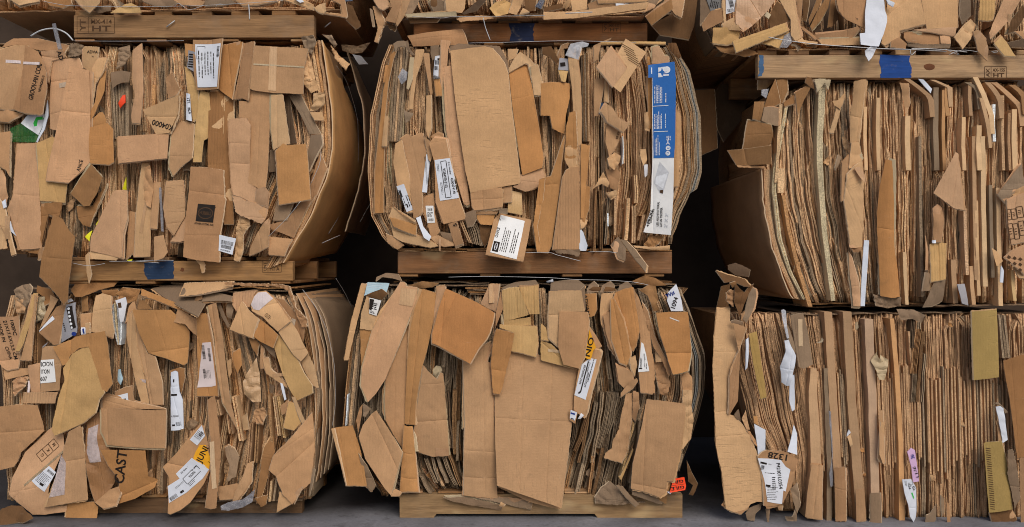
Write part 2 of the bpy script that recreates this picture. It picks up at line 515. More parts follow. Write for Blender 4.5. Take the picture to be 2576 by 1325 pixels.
        def on_fold(i, j):
            for a, u in fl_:
                if abs((v2[i].x - a[0]) * u[1] - (v2[i].y - a[1]) * u[0]) < .25 and abs((v2[j].x - a[0]) * u[1] - (v2[j].y - a[1]) * u[0]) < .25: return True
            return False
        ev = [0] * (2 * len(me.edges)); me.edges.foreach_get('vertices', ev)
        sh = []
        for k_ in range(len(me.edges)):
            i, j = ev[2 * k_], ev[2 * k_ + 1]
            sh.append((i, j) in rim or (j, i) in rim or (i >= n or j >= n) or (i < n and j < n and on_fold(i, j)))
        se.data.foreach_set('value', sh)
        par = s.base.obj if s.base else (s.bale.root if s.bale else None)
        s.obj = link(s.name, me, par, s.col)
        if s.bale is None and not s.base: tag(s.obj, s.lab, s.cat or 'cardboard', s.group)
        elif s.lab: s.obj['label'] = s.lab
        for kd in s.kids: kd.build()
        if area > 1100 and not s.base and s.bale and s.name in ('cardboard_panel', 'labelled_panel', 'printed_panel') and s.yb < s.bale.y0 - .02 and r.random() < .75:
            # a second ply showing along the rim
            a = r.uniform(-.045, .045); ox, oy = r.uniform(-4, 4), r.uniform(-4, 4); q = []
            for px, py in s.poly:
                dx, dy = px - s.c[0], py - s.c[1]; q.append((s.c[0] + dx * math.cos(a) - dy * math.sin(a) + ox, s.c[1] + dx * math.sin(a) + dy * math.cos(a) + oy))
            t = Sheet(s.bale, 'F', q, 0, r.choice('tlpctp'), 'under_layer', 'card', cr=s.cr, tilt=s.tilt, curl=s.curl, torn=max(s.torn, r.choice((0, .8, 1.4))), seed=r.randrange(10 ** 6), auto=False)
            t.folds = s.folds; t.yb = s.yb + .0065; t.build(); SHEETS.pop()
        return s.obj

def label(base, outline, col='w', name='paper_label', mat='paper', reg=None, th=.0006, **kw):
    return Sheet(base.bale, reg or base.reg, outline, 0, col, name, mat, base=base, th=th, jit=.03, **kw)

# ------------------------------------------------------------------ bales
class Bale:
    def __init__(s, y0, lab, guides, top, bot, dep=1.0):
        s.y0, s.guides, s.top, s.bot, s.dep = y0, guides, top, bot, dep
        xs = [p[1] for g in (guides[0][1], guides[-1][1]) for p in g]
        o = bpy.data.objects.new('cardboard_bale', None); COL.objects.link(o)
        o.empty_display_size = .1
        s.cx = sum(xs) / len(xs)
        o.location = (0, 0, 0)
        tag(o, lab, 'cardboard bale', 'bales of waste cardboard stacked on pallets')
        s.root = o
    def gx(s, u, py):
        def at(pl):
            if py <= pl[0][0]: return pl[0][1]
            for (a, xa), (b, xb) in zip(pl, pl[1:]):
                if py <= b:
                    t = (py - a) / (b - a); t = t * t * (3 - 2 * t) * .4 + t * .6
                    return xa + (xb - xa) * t
            return pl[-1][1]
        g = s.guides
        for (ua, pa), (ub, pb) in zip(g, g[1:]):
            if u <= ub:
                t = (u - ua) / (ub - ua); return at(pa) * (1 - t) + at(pb) * t
        return at(g[-1][1])

def strip_geo(path, prof, dep, back=None, lean=0.):
    """path: list of (px,py,w,y); prof: list of (fraction across, y offset). Returns verts, faces, mi, uv per loop."""
    V, Fc, mi, uv = [], [], [], []
    m = len(prof)
    rows = []
    vlen = 0; last = None
    for (px, py, w, y) in path:
        row = []
        if last: vlen += math.hypot(px - last[0], py - last[1]) / PPM
        last = (px, py)
        for q, dy in prof:
            row.append(len(V)); V.append(W(px + (q - .5) * w, py, y + dy))
        a, b = V[row[0]], V[row[-1]]
        row.append(len(V)); V.append(Vector((b.x + lean, b.y + dep, b.z)))
        row.append(len(V)); V.append(Vector((a.x + lean, a.y + dep, a.z)))
        rows.append((row, vlen, w / PPM))
    for (r0, v0, w0), (r1, v1, w1) in zip(rows, rows[1:]):
        n = len(r0)
        for i in range(n):
            j = (i + 1) % n
            Fc.append((r0[i], r1[i], r1[j], r0[j]))
            if i < m - 1:
                ua, ub = prof[i][0] * w0, prof[i + 1][0] * w0; mi.append(1)
            elif i == m - 1: ua, ub = 0, dep; mi.append(0)
            elif i == m: ua, ub = 0, w0; mi.append(0)
            else: ua, ub = dep, 0; mi.append(0)
            uv.append([(ua, -v0), (ua, -v1), (ub, -v1), (ub, -v0)])
    for rw, sgn in ((rows[0][0], 1), (rows[-1][0], -1)):
        fc = tuple(rw) if sgn > 0 else tuple(reversed(rw))
        Fc.append(fc); mi.append(1); uv.append([(V[i].x, V[i].y) for i in fc])
    return V, Fc, mi, uv

def profile(r, w):
    n = max(1, int(w / r.uniform(2.4, 4.4)))
    out = []
    for i in range(n):
        a, b = i / n, (i + 1) / n; g = min(.25, 1.1 / w)
        d0 = r.uniform(-.004, .004)
        out += [(a + (g if i else 0), d0), (b - (g if i < n - 1 else 0), d0 + r.uniform(-.001, .001))]
        if i < n - 1: out.append((b, d0 + r.uniform(.005, .013)))
    return out

def strip(bale, path, dep=.22, col='t', name='cardboard_sheet', prof=None, lab=None, r=R, jit=.08, mats=('card', 'edge'), lean=0.):
    w = sum(p[2] for p in path) / len(path)
    prof = prof or profile(r, w)
    V, Fc, mi, uv = strip_geo(path, prof, dep, lean=lean)
    me = mesh(name, V, Fc, list(mats), mi, uv, False)
    m = len(prof); tn = [r.uniform(-.3, .26) for _ in range(m - 1)] if m > 2 else [r.uniform(-.05, .05)]
    at = me.attributes.new('tone', 'FLOAT', 'FACE'); at.data.foreach_set('value', [(tn[k % (m + 2)] if k % (m + 2) < m - 1 else 0.) for k in range(len(Fc))])
    o = link(name, me, bale.root, edge_colour(col, jit, r))
    if lab: o['label'] = lab
    return o

def poly_strip(bale, line, layer=1, col='t', dep=.2, n=None, wob=.8, lab=None, name='cardboard_sheet', solid=False, mats=('card', 'edge'), reg='F', yfun=None):
    """line: [(px,py,width), ...] hand-placed sheet seen on edge"""
    r = random.Random(int(line[0][0] * 13 + line[0][1]))
    if reg != 'F':
        k = K / REG[reg][2]; line = [(*f(reg, a, b), c * k) for a, b, c in line]
    tot = sum(math.hypot(b[0] - a[0], b[1] - a[1]) for a, b in zip(line, line[1:]))
    m = max(6, int(tot / 14)); path = []
    acc = [0]
    for a, b in zip(line, line[1:]): acc.append(acc[-1] + math.hypot(b[0] - a[0], b[1] - a[1]))
    ph = r.uniform(0, 99)
    for i in range(m + 1):
        d = tot * i / m; k = 0
        while k < len(line) - 2 and d > acc[k + 1]: k += 1
        t = (d - acc[k]) / (acc[k + 1] - acc[k] or 1)
        p = [line[k][q] + (line[k + 1][q] - line[k][q]) * t for q in range(3)]
        yy = bale.y0 + .010 - .013 * layer + .006 * noise.noise(Vector((d * .02, ph, 0)))
        path.append((p[0] + wob * noise.noise(Vector((d * .03, ph, 5.))), p[1], p[2], yy))
    return strip(bale, path, dep, col, name, [(0, 0), (1, 0)] if solid else None, lab, r, mats=mats)

def auto_path(bale, r, u, w, z0, z1, yb, wob=3., hook=0., roll=True):
    m = max(8, int((z1 - z0) / 16)); ph = r.uniform(0, 99); path = []
    dx = r.uniform(-4, 4)
    for i in range(m + 1):
        t = i / m; py = z0 + (z1 - z0) * t
        px = bale.gx(u, py) + dx + wob * noise.noise(Vector((py * .013, ph, 0))) * 1.6 + .55 * wob * noise.noise(Vector((py * .05, ph, 7.)))
        y = yb + .008 * noise.noise(Vector((py * .012, ph, 3.))) + .005 * noise.noise(Vector((py * .09, ph, 9.)))
        hk = max(0, 1 - (py - z0) / 34.)
        if hook: px += hook * hk ** 1.6
        if roll: y += .045 * hk ** 2 + .03 * max(0, 1 - (z1 - py) / 24.) ** 2
        ww = w * (1 + .22 * noise.noise(Vector((py * .02, ph, 11.))))
        path.append((px, py, ww, y))
    return path

def fill_bale(bale, n, wr, pal, seed, wob=3., front=(.0, .04), pshort=.45, keep=92, dense=1.5, mass='t'):
    """sheets seen on edge right across the face; the ones that show largest are parts, the rest one mass"""
    r = random.Random(seed); todo = []
    for i in range(n):
        u = (i + r.uniform(.1, .9)) / n
        w = r.uniform(*wr) * (.6 if r.random() < .35 else 1)
        t_, b_ = bale.top(bale.gx(u, 0)), bale.bot(bale.gx(u, 9999))
        z0, z1 = t_ + abs(r.gauss(0, 10)), b_ - abs(r.gauss(0, 9))
        if r.random() < pshort:
            h = (z1 - z0) * r.uniform(.25, .7); z0 += (z1 - z0 - h) * r.random(); z1 = z0 + h
            yb = bale.y0 + r.uniform(front[0] - .006, front[0] + .02)
        else: yb = bale.y0 + r.uniform(*front)
        todo.append((w * (z1 - z0) * (1.5 if yb < bale.y0 + .02 else 1), u, w, z0, z1, yb, r.choice([0, 0, 0, r.uniform(-34, 34)]), r.choice(pal)))
    todo.sort(key=lambda q: -q[0])
    for q in todo[:keep]:
        strip(bale, auto_path(bale, r, q[1], q[2], q[3], q[4], q[5], wob, q[6]), r.uniform(.16, .26), q[7], r=r)
    V, Fc, mi, uv, tn = [], [], [], [], []
    extra = [(q[1], q[2], q[3], q[4], q[5], q[6]) for q in todo[keep:]]
    for k in range(int(n * dense)):     # the thinner sheets pressed in between
        u = r.random(); w = r.uniform(2.2, wr[0] * 1.05); t_, b_ = bale.top(bale.gx(u, 0)), bale.bot(bale.gx(u, 9999))
        z0, z1 = t_ + abs(r.gauss(0, 9)), b_ - abs(r.gauss(0, 9))
        if r.random() < .6: h = (z1 - z0) * r.uniform(.2, .7); z0 += (z1 - z0 - h) * r.random(); z1 = z0 + h
        extra.append((u, w, z0, z1, bale.y0 + r.uniform(front[0], front[1]), r.choice([0, 0, r.uniform(-20, 20)])))
    for k in range(int(n * .9)):        # the mass behind
        u = (k + r.random()) / (n * .9); t_, b_ = bale.top(bale.gx(u, 0)), bale.bot(bale.gx(u, 9999))
        extra.append((u, r.uniform(5, 13), t_ + r.uniform(2, 22), b_ - r.uniform(2, 18), bale.y0 + r.uniform(.025, .06), 0))
    for q in extra:
        a, b, c, d_ = strip_geo(auto_path(bale, r, q[0], q[1], q[2], q[3], q[4], wob, q[5]), profile(r, q[1]), .12)
        o = len(V); V += a; Fc += [tuple(i + o for i in fc) for fc in b]; mi += c; uv += d_; tn += [r.uniform(-.32, .3)] * len(b)
    me = mesh('packed_layers', V, Fc, ['card', 'edge'], mi, uv, False)
    at = me.attributes.new('tone', 'FLOAT', 'FACE'); at.data.foreach_set('value', tn)
    o = link('packed_layers', me, bale.root, edge_colour(mass, .03, r))
    o['kind'] = 'stuff'

def core(bale, inset=14, front=.12):
    """the pressed body of the bale behind its ragged face"""
    rows, V, Fc = 14, [], []
    xm = [p[1] for p in bale.guides[0][1]]
    for i in range(rows + 1):
        t_ = bale.top(bale.gx(.5, 0)) + 18; b_ = bale.bot(bale.gx(.5, 9999)) - 10
        py = t_ + (b_ - t_) * i / rows
        a, b = bale.gx(0, py) + inset, bale.gx(1, py) - inset
        for px, y in ((a, bale.y0 + front), (b, bale.y0 + front), (b, bale.y0 + bale.dep), (a, bale.y0 + bale.dep)):
            q = W(px, py, bale.y0); V.append((q.x, y, q.z))
    for i in range(rows):
        for k in range(4):
            j = (k + 1) % 4; Fc.append((i * 4 + k, i * 4 + 4 + k, i * 4 + 4 + j, i * 4 + j))
    Fc += [(0, 1, 2, 3), (rows * 4 + 3, rows * 4 + 2, rows * 4 + 1, rows * 4)]
    uv = [(v[0] + v[1], v[2]) for v in V]
    link('pressed_core', mesh('pressed_core', V, Fc, ['edge'], None, uv, False), bale.root, colour('a', 0))

def scraps(bale, n, seed, zone=None, size=(10, 30), pal='tlpobg', lay=(0, 1)):
    r = random.Random(seed)
    for i in range(n):
        u = r.uniform(.02, .98)
        t_, b_ = bale.top(bale.gx(u, 0)), bale.bot(bale.gx(u, 9999))
        py = r.uniform(t_ + 15, b_ - 20); px = bale.gx(u, py)
        if zone:
            px, py = r.uniform(zone[0], zone[2]), r.uniform(zone[1], zone[3])
        a = r.uniform(*size) * .55; b = a * r.uniform(1.1, 2.6); rot = r.gauss(0, .35); q = []
        m = r.choice((4, 5, 6, 7))
        for k in range(m):
            t = (k + r.uniform(-.3, .3)) / m * 6.283
            x, y = a * math.cos(t) * r.uniform(.7, 1.2), b * math.sin(t) * r.uniform(.7, 1.2)
            q.append((px + x * math.cos(rot) - y * math.sin(rot), py + x * math.sin(rot) + y * math.cos(rot)))
        Sheet(bale, 'F', q, r.uniform(*lay), r.choice(pal), 'cardboard_scrap', r.choice(('card', 'card', 'dash')), cr=r.uniform(4, 9), fr=r.uniform(14, 30),
              torn=r.choice((0, 1.2)), tilt=(r.uniform(-.45, .45), r.uniform(-.35, .35)), seed=r.randrange(10 ** 6), auto=False, ang=r.uniform(-20, 20))

def slab(bale, x0, x1, py, y, dep, col='g', th=2.6, wav=2., name='flat_board', slope=0., r=R, lab=None):
    """a board lying flat on or under the bale, its front edge ragged"""
    n = max(6, int((x1 - x0) / 12)); V, Fc, mi, uv = [], [], [], []
    ph = r.uniform(0, 99)
    for i in range(n + 1):
        px = x0 + (x1 - x0) * i / n
        q = py + wav * 1.6 * noise.noise(Vector((px * .02, ph, 0))) + slope * (i / n - .5)
        yy = y + .02 * noise.noise(Vector((px * .03, ph, 4.)))
        a, b = W(px, q, yy), W(px, q + th, yy)
        V += [a, b, Vector((b.x, b.y + dep, b.z)), Vector((a.x, a.y + dep, a.z))]
    for i in range(n):
        for k in range(4):
            j = (k + 1) % 4; Fc.append((i * 4 + k, i * 4 + j, i * 4 + 4 + j, i * 4 + 4 + k)); mi.append(1 if k == 0 else 0)
    Fc += [(3, 2, 1, 0), (n * 4, n * 4 + 1, n * 4 + 2, n * 4 + 3)]; mi += [1, 1]
    uv = [(v.x, v.y + v.z) for v in V]
    o = link(name, mesh(name, V, Fc, ['card', 'edge'], mi, uv, False), bale.root, colour(col, .06, r))
    if lab: o['label'] = lab
    return o

def side_sheet(bale, line, y0, dep, col='o', s0=0., th=.006, torn=0., reg='F', off=0., lab=None, s1=1., name='side_board', mat='card'):
    """a tall board on the flank of a bale running back into the stack; s0/s1: how far its top/bottom edge has dropped/risen at the rear"""
    L = [f(reg, *p) for p in line]; r = random.Random(int(L[0][0] * 3 + 5))
    acc = [0]
    for a, b in zip(L, L[1:]): acc.append(acc[-1] + math.hypot(b[0] - a[0], b[1] - a[1]))
    def at(t):
        d = t * acc[-1]; k = 0
        while k < len(L) - 2 and d > acc[k + 1]: k += 1
        q = (d - acc[k]) / (acc[k + 1] - acc[k] or 1)
        # Catmull-Rom through the measured points
        p0, p1, p2, p3 = L[max(0, k - 1)], L[k], L[k + 1], L[min(len(L) - 1, k + 2)]
        return [.5 * (2 * p1[i] + (p2[i] - p0[i]) * q + (2 * p0[i] - 5 * p1[i] + 4 * p2[i] - p3[i]) * q * q + (3 * p1[i] - p0[i] - 3 * p2[i] + p3[i]) * q ** 3) for i in (0, 1)]
    m, nd = 30, 16; V, Fc, mi, uv = [], [], [], []
    sg = 1 if L[0][0] > bale.cx else -1
    ph = r.uniform(0, 99)
    for j in range(nd + 1):
        dj = j / nd
        a_ = s0 * dj + (torn * (.5 * noise.noise(Vector((dj * 9, ph, 0))) + .3 * noise.noise(Vector((dj * 31, ph, 0)))) if j else 0)
        b_ = 1 - (1 - s1) * dj
        for i in range(m + 1):
            t = max(0, a_) + (b_ - max(0, a_)) * i / m
            px, py = at(t)
            q = W(px + off, py, y0)
            w_ = .009 * noise.noise(Vector((t * 5, dj * 4, ph))) + .0045 * noise.noise(Vector((t * 19, dj * 12, ph)))
            V.append((q.x + w_, y0 + dep * dj, q.z)); uv.append((dep * dj, -t * acc[-1] / PPM))
    n = len(V)
    V += [(v[0] - sg * th, v[1], v[2]) for v in V]; uv += uv
    def I(i, j): return j * (m + 1) + i
    for j in range(nd):
        for i in range(m):
            q = (I(i, j), I(i + 1, j), I(i + 1, j + 1), I(i, j + 1))
            if sg < 0: q = q[::-1]
            Fc.append(q); mi.append(0); Fc.append(tuple(k + n for k in reversed(q))); mi.append(0)
    rim = [I(i, 0) for i in range(m + 1)] + [I(m, j) for j in range(1, nd + 1)] + [I(i, nd) for i in range(m - 1, -1, -1)] + [I(0, j) for j in range(nd - 1, 0, -1)]
    for a, b in zip(rim, rim[1:] + rim[:1]):
        q = (b, a, a + n, b + n)
        if sg < 0: q = q[::-1]
        Fc.append(q); mi.append(1)
    o = link(name, mesh(name, V, Fc, [mat, 'cut'], mi, uv, [k == 0 for k in mi]), bale.root, colour(col, .03, r))
    if lab: o['label'] = lab
    return o

def tube(name, P, rad, mat, parent=None, n=6, lab=None):
    V, Fc = [], []
    for i, p in enumerate(P):
        a = P[max(0, i - 1)]; b = P[min(len(P) - 1, i + 1)]; t = (b - a).normalized()
        u = t.cross(Vector((0, 1, 0))); u = u.normalized() if u.length > 1e-4 else Vector((1, 0, 0)); v = t.cross(u)
        for k in range(n):
            w = 6.28318 * k / n; V.append(p + (u * math.cos(w) + v * math.sin(w)) * rad)
    for i in range(len(P) - 1):
        for k in range(n):
            j = (k + 1) % n; Fc.append((i * n + k, i * n + j, i * n + n + j, i * n + n + k))
    Fc += [tuple(range(n - 1, -1, -1)), tuple(range(len(P) * n - n, len(P) * n))]
    return tag(link(name, mesh(name, V, Fc, [mat], None, None, True), parent), lab)

def smooth_line(P, k=5):
    out = []
    for i in range(len(P) - 1):
        p0, p1, p2, p3 = P[max(0, i - 1)], P[i], P[i + 1], P[min(len(P) - 1, i + 2)]
        for j in range(k):
            q = j / k
            out.append(.5 * (2 * p1 + (p2 - p0) * q + (2 * p0 - 5 * p1 + 4 * p2 - p3) * q * q + (3 * p1 - p0 - 3 * p2 + p3) * q ** 3))
    return out + [P[-1]]

def wire(bale, reg, line, y=-.03, rad=.0012, name='baling_wire', mat='wire'):
    """line: [(x,y)] or [(x,y,depth)]; depth is measured from the bale's face"""
    P = []
    for q in line:
        px, py = f(reg, q[0], q[1]); P.append(W(px, py, bale.y0 + (q[2] if len(q) > 2 else y)))
    return tube(name, smooth_line(P), rad, mat, bale.root)
# ================================================================== middle bale on the left
def const(v): return lambda px: v
L2 = Bale(0.0, 'bulging bale at left with a long curved kraft board bowing out of its flank',
          [(0, [(100, -28), (650, -24)]), (.5, [(100, 392), (650, 402)]), (.8, [(100, 640), (350, 688), (650, 596)]),
           (1, [(105, 792), (250, 822), (350, 834), (430, 826), (540, 776), (655, 706)])], lambda px: 112, lambda px: 648 if px > 60 else 630)
core(L2, 22)
fill_bale(L2, 92, (7, 17), 'ttloggmmbpd', 5, keep=82)
scraps(L2, 14, 51)
B = L2
def P(reg, outline, layer=1, col='t', **kw): return Sheet(B, reg, outline, layer, col, **kw)
# left end: printed carton and the packs beside it
P('A1', '80,288 260,284 450,330 530,350 510,420 470,402 330,400 210,365 130,345 20,370 40,330', 1, 'a', cr=4, curl=(0, 1.2), tilt=(0, .5))
q = P('A1', '-30,385 100,350 195,350 180,520 140,700 108,845 30,850 -30,842', 3, 't', folds=[(100, 600, 0, 840, 9)], cr=3)
label(q, '35,460 160,470 160,494 35,484', 's', 'parcel_tape', 'gloss')
q = P('A1', '190,345 300,400 330,450 370,560 375,700 345,880 320,895 200,882 104,850 140,700 180,520', 3.4, 'a', folds=[(190, 345, 150, 880, -10)], cr=3, name='printed_panel',
      lab='kraft panel printed GROOV-PIN CORP reading upwards')
q.text('GROOV-PIN CORP', 285, 632, 40, 76, 300); q.text('NEWNGAN, G', 336, 655, 24, 76, 128)
label(q, '178,478 318,488 316,508 176,498', 's', 'parcel_tape', 'gloss')
P('A1', '-30,845 40,850 150,878 175,885 60,950 -30,940', 1.6, 't', cr=5)
q = P('A1', '75,1000 165,960 200,930 270,895 352,890 350,940 300,1050 275,1105 80,1106', 0, 'G', name='green_bag', mat='film', cr=6, lab='crumpled green and white printed bag with a leaf')
q.fill('165,960 220,900 350,885 345,950 296,1052', 'white'); q.fill('265,960 290,915 345,905 350,928 300,935 288,980 268,985', 'green')
P('A1', '352,880 372,780 375,900 345,1010 285,1110 275,1100 330,990', 1.4, 'w', mat='paper', name='paper_strip', cr=3)
q = P('A1', '318,400 490,383 515,440 400,470 370,640 335,560', 2, 'p'); q.text('AD', 470, 432, 36, -78)
P('A1', '368,458 600,443 632,525 545,620 480,830 430,1012 385,1002 370,700', 3, 'p', curl=(.5, 0))
q = P('A1', '548,518 692,546 690,900 688,1040 690,1250 640,1312 528,1420 360,1405 380,1280 425,1060 480,800', 5, 'p', folds=[(560, 520, 420, 1400, 6), (480, 860, 690, 880, -5)], mat='dash', cr=2.4)
q.text('ANCE', 612, 1285, 27, 74, 92)
P('A1', '760,450 830,448 800,560 740,650 715,835 690,740 690,640 715,520', 3, 'l', cr=3)
P('A1', '780,560 815,543 803,700 735,880 700,945 683,900 738,800', 3, 'o', cr=2)
q = P('A1', '650,380 660,363 765,365 752,470 700,562 643,520', 2, 'l'); q.text('ADVA', 720, 404, 22, 0, 80); q.text('Ry', 722, 440, 12, 0)
P('A1', '525,345 560,330 640,348 652,400 600,445 530,438', 2, 'g', cr=11, fr=22, name='crumpled_board')
q = P('A1', '640,975 692,985 688,1132 640,1126', 3, 'W', mat='paper', name='paper_label'); q.text('DO', 674, 1080, 32, 80)
P('A1', '770,872 800,873 826,925 820,972 720,982 690,950', 3, 'o', cr=4)
P('A1', '688,988 830,955 876,1000 886,1260 850,1282 700,1270 686,1150', 4.6, 'o', folds=[(845, 960, 850, 1280, 12)], mat='dash', ang=0)
for i in range(6):
    poly_strip(B, [(868 + i * 24, 640 + 8 * (i % 3), 22), (880 + i * 22, 900, 22), (892 + i * 20, 1080, 20)], 1.6 + .3 * (i % 2), 'g', reg='A1')
q = P('A1', '950,738 966,732 972,795 930,842 922,802', 2.6, 'r', mat='paper', name='sticker', lab='bright orange sticker'); q
P('A1', '858,560 940,545 1010,560 1000,640 950,640 905,660 875,690', 2.6, 'm', cr=6)
P('A1', '918,372 1000,345 1014,420 972,490 905,532', 2.4, 'g', cr=8, fr=20, name='crumpled_board')
P('A1', '1028,380 1100,330 1112,700 1096,962 1030,956 1018,900 1050,740 1024,600', 4, 'p', folds=[(1075, 350, 1072, 960, 14)], cr=2.5)
q = P('A1', '1114,855 1402,743 1382,890 1312,1032 1208,1042', 5.6, 'l', name='printed_panel', cr=2, tilt=(0, -.05), curl=(0, 0), lab='torn triangular flap printed with an upside-down part number'); q.text('K04000', 1262, 972, 44, 163, 165)
q = P('A1', '914,1060 1210,1040 1300,1034 1296,1230 930,1272', 6, 'p', folds=[(1222, 1030, 1235, 1250, 10)], mat='dash', ang=20)
P('A1', '1328,960 1400,933 1492,955 1490,1225 1392,1312 1345,1368 1318,1300 1328,1100', 5, 't', mat='dash', folds=[(1330, 1215, 1490, 1215, 8)], cr=2.5)
q = P('A1', '1438,718 1472,728 1490,942 1445,930', 4, 'w', mat='paper', name='paper_strip'); q.text('171', 1462, 780, 26, -85); q.text('BS-9', 1472, 860, 20, -85)
P('A1', '1285,600 1340,556 1398,690 1370,740 1300,762', 3, 'a', cr=7)
q = P('A1', '1465,388 1524,410 1518,562 1448,522', 4.4, 'k', mat='paper', name='paper_label', cr=5); q.bars(1488, 470, 50, 110, 6, -8)
P('A1', '1430,510 1470,535 1540,700 1546,900 1500,946 1478,800', 3, 'y', cr=4)
P('A1', '1556,700 1622,718 1645,1050 1585,1090 1570,1260 1508,1262 1515,1000', 3, 'y', cr=5, folds=[(1585, 700, 1560, 1260, 14)])
P('A1', '1432,335 1520,345 1520,420 1446,440', 3.4, 'o')
# right half
q = P('A2', '-90,308 150,304 146,350 115,698 -60,702 -80,560', 4, 'a', name='labelled_panel', lab='board carrying a large white shipping document')
dc = label(q, '-70,345 138,343 112,682 -50,680', 'w', 'shipping_document')
for k in range(6): dc.bars(-38 + k * 24, 520 + 8 * (k % 2), 250 - 16 * (k % 3), 15, 1, -88, .5)
dc.bars(118, 410, 24, 90, 9, 0, .6); dc.frame(-25, 410, 60, 100, 0, 3)
P('A2', '140,350 302,328 280,450 240,640 215,772 110,692 128,500', 3, 'o', cr=3)
P('A2', '300,330 392,323 380,480 360,620 345,787 300,765 220,768 262,600', 4.2, 'a', folds=[(310, 330, 240, 770, -14)], torn=.8)
q = P('A2', '388,353 500,358 765,368 802,372 770,520 762,726 640,722 530,722 490,716 380,702 356,690', 6, 't', cr=2.5, torn=.5, folds=[(500, 355, 500, 720, 4)], name='taped_panel', lab='wide flap crossed by pale parcel tape')
label(q, '508,360 566,364 556,706 498,704', 'l', 'parcel_tape', 'gloss'); label(q, '384,494 772,512 771,523 384,506', 'c', 'parcel_tape', 'gloss')
P('A2', '352,700 517,712 505,1000 492,1325 476,1458 430,1470 340,1424 352,960 332,920 262,912 262,780 345,787', 5, 't', folds=[(440, 700, 405, 1450, 6)], cr=2)
P('A2', '15,705 197,688 203,1100 216,1742 146,1742 136,1330 28,1310', 4, 'b', cr=3, mat='rib')
P('A2', '200,930 330,918 366,972 350,1310 336,1420 402,1460 385,1582 300,1540 226,1515 204,1400', 5.4, 'p', cr=3, folds=[(200, 1115, 360, 1120, 6), (200, 1270, 350, 1275, -6)])
P('A2', '520,738 612,736 668,1120 560,1152 540,1170 518,1000', 5, 'l', folds=[(560, 738, 568, 1150, -12)])
P('B2', '556,110 612,54 640,70 790,60 802,150 826,490 580,533 566,300', 6.4, 'o', cr=2.4, folds=[(790, 60, 826, 480, 16)])
P('A2', '768,378 800,376 840,540 882,690 832,722 764,640', 3, 'l', cr=9, torn=1, fr=20, name='crumpled_board')
P('A2', '850,722 932,714 938,800 870,850 818,862 846,800', 3.4, 'l', cr=9, torn=1, fr=20, name='crumpled_board')
P('A2', '820,872 912,868 928,932 858,935', 3.6, 'l', cr=6)
P('A2', '648,735 742,728 830,900 902,1040 818,1042 740,880', 2, 'g', folds=[(690, 730, 850, 1040, 14)])
P('A2', '822,1046 905,1042 918,1120 860,1230 812,1330 800,1200', 2.4, 'm')
P('B2', '215,458 260,455 320,500 400,520 490,545 480,630 440,682 340,640 280,618 240,580', 5.8, 'p', torn=2.2, cr=5)
P('B2', '400,408 470,394 502,430 490,546 390,520', 6.2, 'p', cr=3)
P('B2', '268,590 335,610 352,690 300,760 290,900 265,972 225,962 238,850 250,700', 4.6, 'l', cr=9, torn=1, fr=18, name='crumpled_board')
P('B2', '410,752 462,670 502,640 512,690 500,860 420,900 338,930 352,872', 4.4, 't', cr=4)
P('B2', '508,780 684,800 650,860 620,932 498,920', 4.2, 't', cr=3, torn=.6)
P('B2', '560,500 690,518 640,652 530,655', 3, 'g')
P('B2', '505,690 640,650 730,560 750,505 830,480 790,560 690,790 520,720', 2.2, 'a', cr=3)
P('B2', '820,380 900,120 955,250 880,440 790,560', 1.6, 'a')
# bottom left of this bale
B1r = 'B1'
P(B1r, '-30,-30 76,-40 70,310 45,262 -30,222', 4, 't', cr=3)
P(B1r, '-30,250 20,265 50,330 60,470 40,520 -30,470', 2.6, 'p', cr=8, name='crumpled_board')
P(B1r, '95,48 270,44 290,300 306,870 230,878 148,878 60,560 102,452', 4, 'p', cr=3, folds=[(240, 45, 160, 470, 8), (100, 450, 235, 460, 6)])
P(B1r, '278,50 402,0 430,22 380,330 512,360 500,516 310,500 296,262', 3.2, 'y', cr=3)
P(B1r, '308,510 482,515 462,640 372,605 335,780 306,872', 3, 'b', cr=4)
P(B1r, '-30,480 20,560 68,720 118,918 85,928 60,790 -30,640', 5.2, 'l', cr=1)
P(B1r, '-30,620 40,760 50,872 -30,880', 4.4, 'l')
P(B1r, '15,510 40,490 48,550 25,562', 4.4, 'w', mat='paper', name='paper_scrap'); P(B1r, '62,670 80,660 116,775 80,735', 4.4, 'w', mat='paper', name='paper_scrap')
P(B1r, '20,880 160,868 310,880 305,920 150,890', 2, 'b', torn=1)
P(B1r, '300,880 330,860 322,950 285,962', 3, 'a', cr=5)
P(B1r, '700,540 795,360 760,500 692,706 640,690 600,640 580,540', 3.2, 'b', cr=7)
P(B1r, '528,442 612,320 702,212 800,320 752,440 690,540 640,545', 4.6, 'b', cr=4, folds=[(700, 500, 760, 360, 10)])
P(B1r, '880,430 900,418 986,420 992,640 960,760 942,938 930,946 694,890 700,780 770,640 830,520', 5, 'p', mat='dash', ang=-25, cr=2.5, folds=[(930, 420, 935, 640, 6)])
P(B1r, '694,888 925,944 905,968 690,952', 4, 'l')
for z in ('945,412 985,318 976,416', '742,690 806,598 772,690', '658,782 706,732 696,818', '985,962 1030,958 1020,975 985,972'):
    P(B1r, z, 4, 'Y', mat='paper', name='yellow_scrap', cr=2)
P(B1r, '1012,582 1050,588 1046,760 1030,905 970,956 990,760', 3.2, 't', folds=[(1020, 580, 1005, 950, 10)])
P(B1r, '1098,200 1152,205 1172,560 1162,936 1046,940 1062,600', 3.6, 'l', folds=[(1125, 200, 1110, 940, 12)], cr=2)
P(B1r, '1130,250 1172,228 1192,400 1170,556 1140,540 1114,490', 4.6, 't', cr=8)
P(B1r, '1188,358 1240,355 1222,722 1170,716', 4, 't')
P(B1r, '1235,400 1252,398 1276,742 1254,740', 4, 'k', mat='film', name='plastic_strip')
P(B1r, '1298,350 1420,338 1432,470 1437,620 1352,772 1300,700 1273,552', 4.6, 't', mat='dash')
